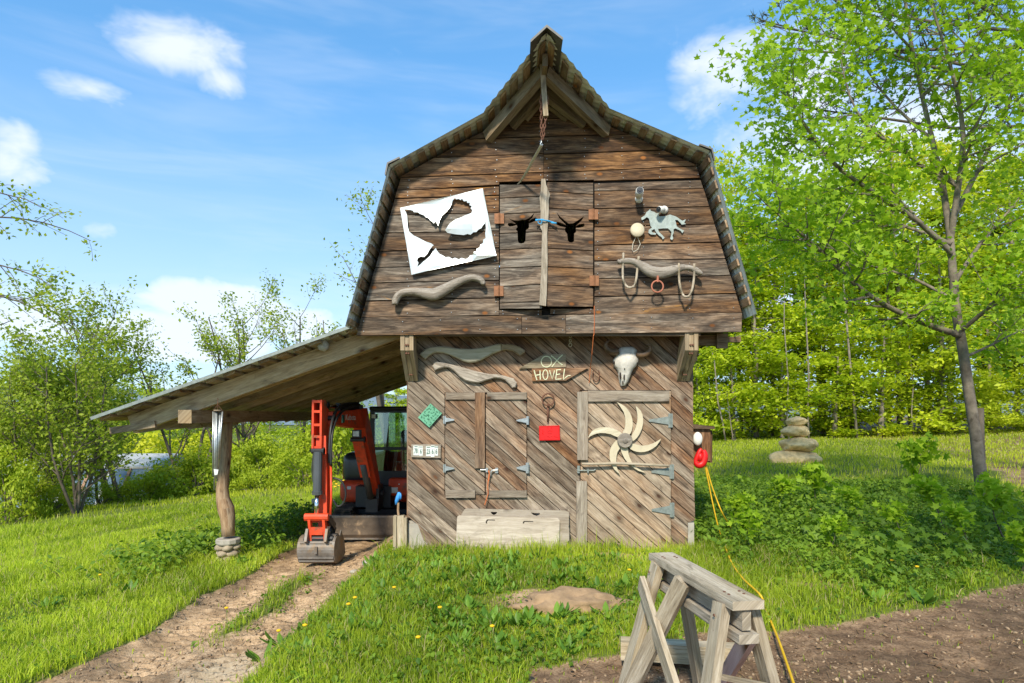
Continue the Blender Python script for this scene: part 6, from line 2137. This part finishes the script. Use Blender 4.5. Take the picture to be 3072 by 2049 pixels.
SHR = [(18, 1185, 7.6, .9, 1.5, 'shrub'), (95, 1150, 17, 2.2, 2.2, 'shrub'), (230, 1130, 19, 2.4, 2.2, 'shrub'), (385, 1115, 14.2, 1.5, 1.7, 'shrub'), (455, 1118, 12.6, 1.35, 1.5, 'shrub'), (520, 1105, 15.5, 1.7, 2.0, 'shrub'),
       (600, 1100, 13.4, 1.3, 1.6, 'shrub'), (655, 1085, 15.5, 1.7, 2.1, 'shrub'), (770, 1080, 15, 1.8, 2.2, 'shrub'), (880, 1070, 17, 2.0, 2.0, 'shrub'), (330, 1080, 22, 2.6, 3.0, 'yellow'), (150, 1080, 25, 3.0, 3.4, 'yellow'),
       (480, 1060, 24, 2.8, 3.0, 'yellow'), (620, 1050, 25, 2.8, 3.0, 'shrub'), (40, 1060, 27, 3.0, 3.6, 'shrub'), (760, 1040, 26, 2.8, 2.8, 'yellow'), (900, 1040, 28, 3.0, 2.6, 'shrub'), (590, 1125, 12.0, .8, .9, 'shrub'), (60, 1185, 8.8, .8, 1.0, 'shrub'), (120, 1180, 9.8, .7, .8, 'shrub'), (230, 1165, 11.5, .7, .7, 'shrub'), (330, 1140, 12.5, .8, 1.2, 'shrub'), (150, 1165, 11.0, .6, .9, 'shrub'), (700, 1090, 11.6, 1.0, 1.2, 'shrub')]
SL_ = ['small dense shrub at the far left edge of the lawn', 'broad bush behind the left birches', 'broad bush behind the greenhouse', 'rounded shrub at the right end of the greenhouse', 'dark shrub left of the wind chime',
       'tall bush behind the wind chime', 'rounded bush right of the log post', 'bush midway between log post and excavator', 'bush directly behind the excavator arm', 'bush behind the excavator cab', 'yellow green bush beyond the greenhouse roof',
       'yellow green bush far behind the left birches', 'yellow green bush under the low lean-to end', 'large green bush far behind the log post', 'large green bush far at the left edge', 'yellow green bush far behind the excavator', 'large bush far behind the barn corner', 'low leafy clump at the lawn edge behind the post', 'low shrub beside the left edge birch', 'low shrub under the several stemmed birch', 'low clump in front of the small greenhouse cairn', 'leafy shrub hiding the right corner of the greenhouse', 'narrow shrub in front of the greenhouse glass', 'rounded shrub left behind the excavator arm']
protos = [shrub(60 + i, 1.0, 1.0, 3600, .075, M['lf_shrub']) for i in range(2)] + [shrub(70, 1.0, 1.0, 3600, .075, M['lf_beech2'])]
pe = {}
for i, (px, py, Y, w, h, kd) in enumerate(SHR):
    p = at(px * f_, py * f_, Y)
    k = 2 if kd == 'yellow' else i % 2
    loc = (p.x, p.y, gz(p.x, p.y) - .05)
    if k not in pe:
        e = add_tree('shrub', loc, SL_[i], protos[k][0], protos[k][1], M['bark_shrub'], 'shrubs beyond the lawn', 'shrub', crown='foliage', trunk='stems')
        pe[k] = e
    else:
        e = copy_tree(pe[k], loc, random.uniform(0, 6.28), 1, SL_[i])
    e.scale = (w, w, h)

# branches reaching in at the left edge from a tree outside the picture
rs = np.random.default_rng(77)
chains, tips = [], []
bt = Vector((-8.5, 1.6, gz(-8.5, 1.6)))
chains.append(([np.array((0, 0, -.2)), np.array((.1, 0, 2.5)), np.array((0, .1, 5.0)), np.array((.1, 0, 7.0))], [.12, .09, .06, .02]))
for zz, ln, dz in ((4.1, 2.3, .03), (4.5, 2.2, .02), (5.0, 2.2, .0), (5.4, 1.9, .1), (3.7, 1.6, .0)):
    grow((.05, .05, zz), (1, rs.uniform(-.15, .1), dz), ln, .018, 1, rs, chains, tips, .5, 7, .25, .02, (6, 9), (.2, .35), .35, 2, .08)
for a in range(7):
    an = R(90 + a * 32)
    grow((.05, .05, 3.2 + .5 * a), (math.cos(an), math.sin(an), .3), 1.7, .02, 1, rs, chains, tips, .5, 6, .1, .04, (4, 7), (.25, .4), .3, 2, .1)
add_tree('birch_tree', bt, 'birch outside the left edge whose leafy twigs reach into the sky', chains, leaf_cloud('crown', tips, 4, .06, .065, LEAF4, M['lf_birch'], rs), M['bark_shrub'])

# greenhouse below the lawn
M['gh_white'] = plain('white_painted_wood', (.42, .42, .4), .6, var=.2, scale=4)
M['gh_wood'] = plain('brown_glazing_bar', (.30, .17, .10), .7, var=.2)
m_, nt_, bs_ = new_mat('greenhouse_glass')
bs_.inputs['Base Color'].default_value = (.12, .17, .22, 1)
bs_.inputs['Roughness'].default_value = .12
bs_.inputs['Specular IOR Level'].default_value = .5
M['gh_glass'] = m_
YG = 15.5
gl = at(-40 * f_, 1066 * f_, YG); gr = at(333 * f_, 1078 * f_, YG)
gb = gz(-11, YG)
zt = gr.z
gh = empty('greenhouse', ((gl.x + gr.x) / 2, YG, gb), 'low greenhouse with white roof and sloping blue-grey glass behind the birches', 'greenhouse')
z0 = zt - 1.35
vs = [(gl.x, YG + .4, zt), (gr.x, YG + .4, zt), (gr.x, YG + 2.6, zt + .35), (gl.x, YG + 2.6, zt + .35)]
MB().add(vs + [(x, y, z + .08) for x, y, z in vs], [(3, 2, 1, 0), (4, 5, 6, 7), (0, 1, 5, 4), (1, 2, 6, 5), (2, 3, 7, 6), (3, 0, 4, 7)]).build('roof', M['gh_white'], gh)
npn = 8
for i in range(npn):
    xa = gl.x + (gr.x - gl.x) * i / npn + .05
    xb = gl.x + (gr.x - gl.x) * (i + 1) / npn - .05
    MB().add([(xa, YG - .5, z0), (xb, YG - .5, z0), (xb, YG + .36, zt - .02), (xa, YG + .36, zt - .02)], [(0, 1, 2, 3)]).build('pane', M['gh_glass'], gh)
for i in range(npn + 1):
    x = gl.x + (gr.x - gl.x) * i / npn
    MB().bar((x, YG - .53, z0), (x, YG + .35, zt), .1, .07, up=(0, -1, .5)).build('glazing_bar', M['gh_wood'] if i % 2 else M['gh_white'], gh)
MB().bb(gl.x, gr.x, YG - .62, YG - .45, gb - .3, z0 + .05).build('base_wall', M['concrete'], gh)
MB().plate([(YG - .55, z0), (YG + .4, zt), (YG + 2.6, zt + .35), (YG + 2.6, gb - .2), (YG - .55, gb - .2)], lambda y, z: (gr.x, y, z), (.06, 0, 0)).build('end_wall', M['gh_white'], gh, recalc=True)
MB().bb(gl.x, gr.x, YG + 2.5, YG + 2.58, gb - .2, zt + .3).build('back_wall', M['gh_white'], gh)
# ---------------------------------------------------------------- grass, weeds, flowers
rs = np.random.default_rng(99)


def polar(n, d0, d1, power, amax=46):
    """ground points about the viewpoint, thinning out with distance"""
    u = rs.uniform(0, 1, n)
    e = 2 - power
    D = (d0 ** e + u * (d1 ** e - d0 ** e)) ** (1 / e)
    t = np.radians(rs.uniform(-amax, amax, n))
    return D * np.sin(t), D * np.cos(t) - D0


def free(x, y):
    """not inside the barn or under the machine"""
    inside = (x > -1.22) & (x < 2.12) & (y > -.04) & (y < 6.2)
    under = (x > -3.1) & (x < -1.2) & (y > 1.2) & (y < 5)
    return ~(inside | under)


def blades(name, x, y, h, w, mat, label, lean=.35, tone=None):
    n = len(x)
    z = hgt(x, y)
    az_ = rs.uniform(0, 6.28, n)
    fx, fy = np.cos(az_), np.sin(az_)
    la = rs.uniform(0, 6.28, n)
    ln = h * np.abs(rs.normal(lean, .25, n))
    lx, ly = np.cos(la) * ln, np.sin(la) * ln
    V = np.zeros((n, 5, 3))
    for k, (s, t, b) in enumerate(((-1, 0, 0), (1, 0, 0), (-.75, .55, .3), (.75, .55, .3), (0, 1, 1))):
        V[:, k, 0] = x + fx * w * s * .5 + lx * b
        V[:, k, 1] = y + fy * w * s * .5 + ly * b
        V[:, k, 2] = z + h * t * (1 - .18 * b) - (.01 if t == 0 else 0)
    base = (np.arange(n) * 5)[:, None]
    loops = (base + np.array([0, 1, 3, 2, 2, 3, 4])[None, :]).ravel()
    fn = np.tile(np.array([4, 3]), n)
    tn = rs.uniform(0, 1, n) * .6 + .2 if tone is None else np.clip(tone + rs.uniform(-.25, .25, n), 0, 1)
    tn = np.where(rs.uniform(0, 1, n) < .09, 2.0, tn)
    me = raw_mesh(name, V.reshape(-1, 3), fn, loops, mat, {'rnd': np.repeat(tn, 5)})
    o = bpy.data.objects.new(name, me)
    COL.objects.link(o)
    return tag(o, label, 'grass', None, 'stuff')


def keep(x, y, p):
    k = (rs.uniform(0, 1, len(x)) < p) & free(x, y)
    return x[k], y[k]


# lawn and verge
x, y = polar(430000, 3.2, 17, 1.4)
dm = dirt_mask(x, y)
right = sst(1.9, 2.7, x) * (1 - sst(8, 13, y))
p = (1 - np.clip(dm * 1.15, 0, 1)) * (1 - .45 * right) * np.where((path_mask(x, y) > .5), .5, 1.0) + .012
x, y = keep(x, y, p)
D = np.hypot(x, y + D0)
pt = wob(x, y, .9)
thin = np.clip(dirt_mask(x, y), 0, 1)
h = rs.uniform(.035, .13, len(x)) * np.clip(1 + .6 * pt + .3 * wob(x, y, 2.7), .35, 2.2) * (1 - .5 * thin) * np.where(x < -3, 1.1, 1.0)
h = np.clip(h, .03, .26)
w = .003 + .0008 * D * rs.uniform(.6, 1.2, len(x))
tone = .5 + .3 * wob(x, y, 1.7) + np.where(x < -2.8, .2, 0) - .22 * sst(1.9, 2.7, x)  # shade of the right side put into darker blade tone; left lawn lighter
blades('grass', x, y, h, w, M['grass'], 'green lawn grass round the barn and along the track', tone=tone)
# taller seeding grass against the wall and the plywood
x = rs.uniform(-1.3, 2.2, 2600); y = -.06 - np.abs(rs.normal(0, .12, 2600))
pl = np.exp(-((x - .45) / .5) ** 2) + .35
k = rs.uniform(0, 1, 2600) < pl * .7
x, y = x[k], y[k]
y = np.where((x > -.6) & (x < .95), y - .2, y)
blades('wall_grass', x, y, rs.uniform(.07, .24, len(x)) * (1 + .6 * (rs.uniform(0, 1, len(x)) > .9)), np.full(len(x), .006), M['grass'], 'tall thin grass growing along the foot of the barn wall', lean=.22)
# scattered taller tufts and seed stalks
cx, cy = polar(900, 3.6, 13, 1.2)
cx, cy = keep(cx, cy, (1 - np.clip(dirt_mask(cx, cy) * 1.3, 0, 1)) * .55)
kk = np.repeat(np.arange(len(cx)), 22)
x = cx[kk] + rs.normal(0, .035, len(kk)); y = cy[kk] + rs.normal(0, .035, len(kk))
ok = free(x, y)
x, y, kk = x[ok], y[ok], kk[ok]
blades('grass_tufts', x, y, (rs.uniform(.1, .26, len(cx))[kk]) * rs.uniform(.5, 1.1, len(x)), .003 + .0007 * np.hypot(x, y + D0), M['grass'], 'taller grass tufts standing out of the lawn', lean=.5, tone=rs.uniform(.1, .8, len(cx))[kk])
# field beyond
x, y = polar(150000, 13, 46, 1.0)
x, y = keep(x, y, np.where(y > 9, 1.0, .4))
D = np.hypot(x, y + D0)
blades('field_grass', x, y, rs.uniform(.05, .17, len(x)), .0009 * D, M['grass_field'], 'yellow green meadow grass in the field and beyond the lawn', tone=.5 + .25 * wob(x, y, .3))


# weeds: leaves on short stems, the mass of the bank on the right and tufts elsewhere
def plants(name, px_, py_, hh, nleaf, lsize, tmpl, mat, label, kind='stuff', cat='weeds', up=.5):
    N = len(px_)
    z = hgt(px_, py_)
    idx = np.repeat(np.arange(N), nleaf)
    t = rs.uniform(.15, 1.0, len(idx))
    a = rs.uniform(0, 6.28, len(idx))
    rad = hh[idx] * rs.uniform(.05, .55, len(idx)) * (1.15 - .6 * t)
    P = np.stack([px_[idx] + np.cos(a) * rad, py_[idx] + np.sin(a) * rad, z[idx] + hh[idx] * t], 1)
    nrm = np.stack([np.cos(a) * .55, np.sin(a) * .55 - .15, np.full(len(idx), up + .4)], 1) + rs.normal(0, .35, (len(idx), 3))
    n2 = nrm / np.linalg.norm(nrm, axis=1, keepdims=True)
    # leaf points outward along the slope of its plane
    out = np.stack([np.cos(a), np.sin(a), np.zeros(len(idx))], 1) + rs.normal(0, .35, (len(idx), 3))
    yv = out - n2 * np.sum(out * n2, 1, keepdims=True)
    yv /= np.linalg.norm(yv, axis=1, keepdims=True)
    xv = np.cross(yv, n2)
    rot = np.stack([xv, yv, n2], 2)
    tone = np.clip(rs.uniform(.0, .7, N)[idx] * .6 + rs.uniform(0, .5, len(idx)), 0, 1)
    sc = lsize * (.5 + .5 * hh[idx] / hh.mean()) * rs.uniform(.6, 1.3, len(idx))
    me = scatter_mesh(name, tmpl[0], tmpl[1], P, rot, sc, tone, mat)
    o = bpy.data.objects.new(name, me)
    COL.objects.link(o)
    return tag(o, label, cat, None, kind)


n = 9000
x, y = polar(n * 4, 4.4, 15, 1.2)
edge = np.where(x > 1.8, drive_edge(x), -9)
k = (x > 2.18) & (y > edge + .12 + .25 * np.abs(rs.normal(0, 1, len(x)))) & (y < 7.5) & free(x, y) & (rs.uniform(0, 1, len(x)) < .35 + .65 * sst(-.5, 2.0, y - edge)) & (rs.uniform(0, 1, len(x)) > bare_mask(x, y))
k &= ~((x > 2.1) & (x < 2.9) & (y < .3) & (rs.uniform(0, 1, len(x)) < .85))
x, y = x[k][:n], y[k][:n]
hh = np.clip(rs.uniform(.05, .20, len(x)) * (.55 + .9 * sst(-.3, 2.6, y - drive_edge(x))) * (1 + .5 * wob(x, y, 1.1)), .04, .5)
plants('weeds', x, y, hh, 13, .048, LEAF4, M['lf_weed'], 'dense green weeds covering the bank right of the barn')
x, y = polar(5000, 4.6, 14, 1.2)
k = (x > 2.3) & (y > drive_edge(x) + .4) & (y < 7) & free(x, y)
k &= ~((x < 2.9) & (y < .5))
x, y = x[k][:420], y[k][:420]
plants('leafy_undergrowth', x, y, rs.uniform(.12, .4, len(x)), 9, .07, LEAFM, M['lf_weed'], 'larger leaved undergrowth among the weeds right of the barn')
# clover-like ground cover in the lawn
x, y = polar(9000, 3.4, 11, 1.2)
x, y = keep(x, y, (1 - dirt_mask(x, y)) * np.where(x < -2.6, .35, .8) * (.3 + .7 * (wob(x, y, 1.3) > -.2)))
plants('clover', x, y, rs.uniform(.03, .10, len(x)), 7, .03, LEAFW, M['lf_weed'], 'low clover and ground cover leaves through the lawn')
# weeds by the post and under the far side of the lean-to
x = rs.uniform(-5.6, -3.1, 800); y = rs.uniform(-.2, 4.5, 800)
k = (rs.uniform(0, 1, 800) < np.exp(-((x + 3.9) / .8) ** 2)) & ~((np.abs(x + 3.65) < .45) & (y < 1.0)) & (x < -3.15)
x, y = x[k], y[k]
plants('post_weeds', x, y, rs.uniform(.12, .42, len(x)), 16, .07, LEAF4, M['lf_weed'], 'dark leafy weeds growing round the log post')


# dock plants: rosettes of big upright leaves
_d = [(0, 0, 0), (.16, .3, .03), (.2, .55, .04), (.13, .8, .02), (0, 1.0, -.06), (-.13, .8, .02), (-.2, .55, .04), (-.16, .3, .03), (0, .3, -.03), (0, .6, -.03)]
DOCK = (np.array(_d), [(0, 1, 8), (0, 8, 7), (1, 2, 9, 8), (8, 9, 6, 7), (2, 3, 9), (9, 5, 6), (3, 4, 9), (9, 4, 5)])


def rosettes(name, px_, py_, size, label, kind=None, cat='plant', nl=(6, 10), upr=.9):
    xs, rots, scs, tn = [], [], [], []
    for X, Y, s in zip(px_, py_, size):
        k = rs.integers(*nl)
        for j in range(k):
            a = rs.uniform(0, 6.28)
            el = rs.uniform(.35, 1.25) * upr
            yv = np.array((math.cos(a) * math.cos(el), math.sin(a) * math.cos(el), math.sin(el)))
            side = np.array((-math.sin(a), math.cos(a), 0))
            nv_ = np.cross(side, yv)
            xs.append((X + math.cos(a) * .01, Y + math.sin(a) * .01, gz(X, Y)))
            rots.append(np.stack([side, yv, nv_], 1))
            scs.append(s * rs.uniform(.6, 1.15)); tn.append(rs.uniform(.1, 1))
    me = scatter_mesh(name, DOCK[0], DOCK[1], np.array(xs), np.array(rots), np.array(scs), np.array(tn), M['lf_dock'])
    o = bpy.data.objects.new(name, me)
    COL.objects.link(o)
    return tag(o, label, cat, None, kind)


x, y = polar(6000, 3.6, 7.4, 1.1, 30)
k = (x > -1.55) & (x < 1.6) & (y < -.45) & (y > -3.2) & (rs.uniform(0, 1, len(x)) > dirt_mask(x, y) * 1.4) & (rs.uniform(0, 1, len(x)) < np.where((x < .1) & (y > -2.4), 1.0, .35))
x, y = x[k][:430], y[k][:430]
rosettes('broadleaf_weeds', x, y, rs.uniform(.05, .13, len(x)), 'broad leaved weeds in the grass before the barn', 'stuff', 'weeds')
for i, (px, py, s, lab) in enumerate(((600, 1520, .20, 'large upright dock plant at the edge of the track'), (645, 1500, .18, 'dock plant with long leaves just right of the larger one by the track'), (565, 1285, .18, 'broad leaved plant at the foot of the log post'),
                                      (290, 1345, .16, 'silvery broad leaved plant in the middle of the lawn'), (105, 1365, .15, 'broad leaved plant in the lower left lawn'), (2120, 1400, .17, 'broad leaved plant by the dirt drive edge'), (2010, 1395, .17, 'leafy plant left of the drive plant'))):
    g0 = gnd('F', px, py, -.2 if px < 700 else 0)
    rosettes('dock_plant', [g0.x], [g0.y], [s], lab, None, 'plant', (6, 9), .95)

# maple saplings on the bank
sap_me = []
for sd in (3, 8):
    r2 = np.random.default_rng(sd)
    chains, tips = [], []
    grow((0, 0, -.05), (.05, 0, 1), .8, .012, 1, r2, chains, tips, .6, 6, 0, .1, (6, 9), (.3, .5), .3, 2, .12)
    sap_me.append((chains, leaf_cloud('leaves', tips, 5, .07, .1, LEAFM, M['lf_maple'], r2, flat=.6, upb=.5)))
SAP = [(1770, 1130, .8, 'maple sapling left of the cairn foot'), (1875, 1120, 1.0, 'maple sapling right below the cairn'), (1690, 1170, .7, 'low maple sapling near the yellow cord'), (2090, 1080, 1.25, 'thin maple sapling left of the maple trunk'),
       (2180, 1180, .9, 'maple sapling at the foot of the maple trunk'), (2310, 1190, .9, 'maple sapling right of the maple trunk'), (2240, 1230, .7, 'low maple sapling in front of the maple trunk'), (1725, 1215, .6, 'small maple sapling close to the barn corner'),
       (1990, 1170, .7, 'small maple sapling midway along the bank'), (1900, 1220, .55, 'tiny maple sapling in the middle of the bank'), (2080, 1220, .6, 'little maple sapling left of the trunk foot'), (2345, 1260, .7, 'maple sapling at the right picture edge')]
sp_e = {}
for i, (px, py, s, lab) in enumerate(SAP):
    g0 = gnd('F', px, py + 60, 0)
    loc = (g0.x, g0.y, gz(g0.x, g0.y))
    k = i % 2
    if k not in sp_e:
        sp_e[k] = add_tree('maple_sapling', loc, lab, sap_me[k][0], sap_me[k][1], M['bark_shrub'], 'maple saplings on the bank', 'sapling', crown='leaves', trunk='stem')
        sp_e[k].scale = (s, s, s)
    else:
        copy_tree(sp_e[k], loc, random.uniform(0, 6.28), s, lab)

# dandelions
M['dandelion'] = plain('dandelion_yellow', (.85, .5, .01), .7, var=.15)
M['stalk'] = plain('green_stalk', (.09, .2, .03), .6)
DAN = [(1445, 1345), (520, 1420), (800, 1425), (815, 1408), (1130, 1470), (640, 1510), (2048, 1330), (1985, 1225), (2105, 1345), (1720, 1205), (905, 1385), (960, 1500), (1660, 1380), (700, 1470), (230, 1320), (1010, 1430)]
where = ['above the sunken stone', 'on the strip beside the track', 'in the grass right of the track, lower one', 'in the grass right of the track, upper one', 'in the foreground grass centre', 'by the dock plants', 'on the bank near the drive', 'high on the bank', 'at the drive edge',
         'near the yellow cord', 'in the grass toward the barn', 'in the lower foreground grass', 'between sawhorse and door', 'near the track edge foreground', 'in the left lawn', 'in the mid foreground grass']
dn = None
for i, (px, py) in enumerate(DAN):
    g0 = gnd('F', px, py, -.2 if px < 650 else .0)
    hz = gz(g0.x, g0.y)
    e = empty('dandelion', (g0.x, g0.y, hz), 'yellow dandelion ' + where[i], 'flower', 'dandelions in the grass')
    e['_org'] = (0, 0, 0)
    if dn is None:
        a = MB().lathe([(.006, -.008), (.016, -.002), (.0175, .004), (.009, .009)], (0, 0, .13), 10).build('flower_head', M['dandelion'], e)
        b = MB().tube([(0, 0, -.02), (.004, 0, .06), (0, 0, .125)], .002, 5).build('stalk', M['stalk'], e)
        dn = (a, b)
    else:
        for q in dn:
            c = q.copy(); COL.objects.link(c); c.parent = e
x = rs.uniform(-4.6, -2.9, 90); y = rs.uniform(7.6, 9.2, 90)
MBf = MB()
for X, Y in zip(x, y):
    MBf.lathe([(.01, 0), (.035, .008), (.02, .02)], (X, Y, gz(X, Y) + rs.uniform(.2, .32)), 6)
tag(MBf.build('buttercups', M['dandelion']), 'drift of small yellow flowers behind the lean-to', 'flowers', None, 'stuff')
# dry leaves and wood chips on the dirt
M['dry_leaf'] = leafmat('dry_leaves', (.16, .08, .04), (.38, .24, .13), .1)
x, y = polar(2600, 3.3, 6.8, 1.0)
k = (drive_mask(x, y) > .3) & (rs.uniform(0, 1, len(x)) < .5)
x, y = x[k][:260], y[k][:260]
P = np.stack([x, y, hgt(x, y) + .012], 1)
nrm = rs.normal(0, .35, (len(x), 3)) + np.array([0, 0, 1.0])
o = bpy.data.objects.new('dry_litter', scatter_mesh('dry_litter', LEAFW[0], LEAFW[1], P, rot_from(nrm, rs.uniform(0, 6.28, len(x))), rs.uniform(.012, .04, len(x)), rs.uniform(0, 1, len(x)), M['dry_leaf']))
COL.objects.link(o)
tag(o, 'dry brown leaves and chips scattered on the dirt drive', 'litter', None, 'stuff')

# clods, pebbles and dead straw on the bare earth
bm = bmesh.new()
bmesh.ops.create_icosphere(bm, subdivisions=1, radius=1)
bm.verts.index_update()
ICO = (np.array([tuple(v.co) for v in bm.verts]) * (1 + rs.normal(0, .16, (12 if len(bm.verts) == 12 else len(bm.verts), 1))), [tuple(v.index for v in f.verts) for f in bm.faces])
bm.free()
x, y = polar(26000, 3.3, 9.5, 1.2, 44)
dd = np.maximum(path_mask(x, y) * (1 - centre_strip(x, y)), drive_mask(x, y))
k = (dd > .5) & free(x, y) & (rs.uniform(0, 1, len(x)) < .25 + .75 * (wob(x, y, 2.4) > .1))
x, y = x[k][:4200], y[k][:4200]
sc = np.clip(np.exp(rs.normal(-5.0, .5, len(x))), .002, .015)
nrm = rs.normal(0, .5, (len(x), 3)) + np.array([0, 0, 1.0])
M['clod'] = leafmat('soil_clods', (.11, .068, .04), (.42, .3, .19), 0.0, rough=.95)
P = np.stack([x, y, hgt(x, y) + sc * .25], 1)
o = bpy.data.objects.new('soil_clods', scatter_mesh('soil_clods', ICO[0] * np.array([1.2, 1, .6]), ICO[1], P, rot_from(nrm, rs.uniform(0, 6.28, len(x))), sc, rs.uniform(0, 1, len(x)), M['clod']))
COL.objects.link(o)
tag(o, 'clods and pebbles strewn over the track and the dirt drive', 'soil', None, 'stuff')
x, y = polar(9000, 3.3, 8, 1.1, 44)
dd = dirt_mask(x, y)
k = (dd > .25) & free(x, y)
x, y = x[k][:2600], y[k][:2600]
nrm = rs.normal(0, .12, (len(x), 3)) + np.array([0, 0, 1.0])
STRAW = (np.array([(-.02, 0, 0), (.02, 0, 0), (.015, 1, .02), (-.015, 1, .02)]), [(0, 1, 2, 3)])
o = bpy.data.objects.new('dead_straw', scatter_mesh('dead_straw', STRAW[0], STRAW[1], np.stack([x, y, hgt(x, y) + .014], 1), rot_from(nrm, rs.uniform(0, 6.28, len(x))), rs.uniform(.04, .12, len(x)), rs.uniform(0, 1, len(x)), M['dry_leaf']))
COL.objects.link(o)
tag(o, 'dead straw and twigs lying on the bare earth', 'straw', None, 'stuff')
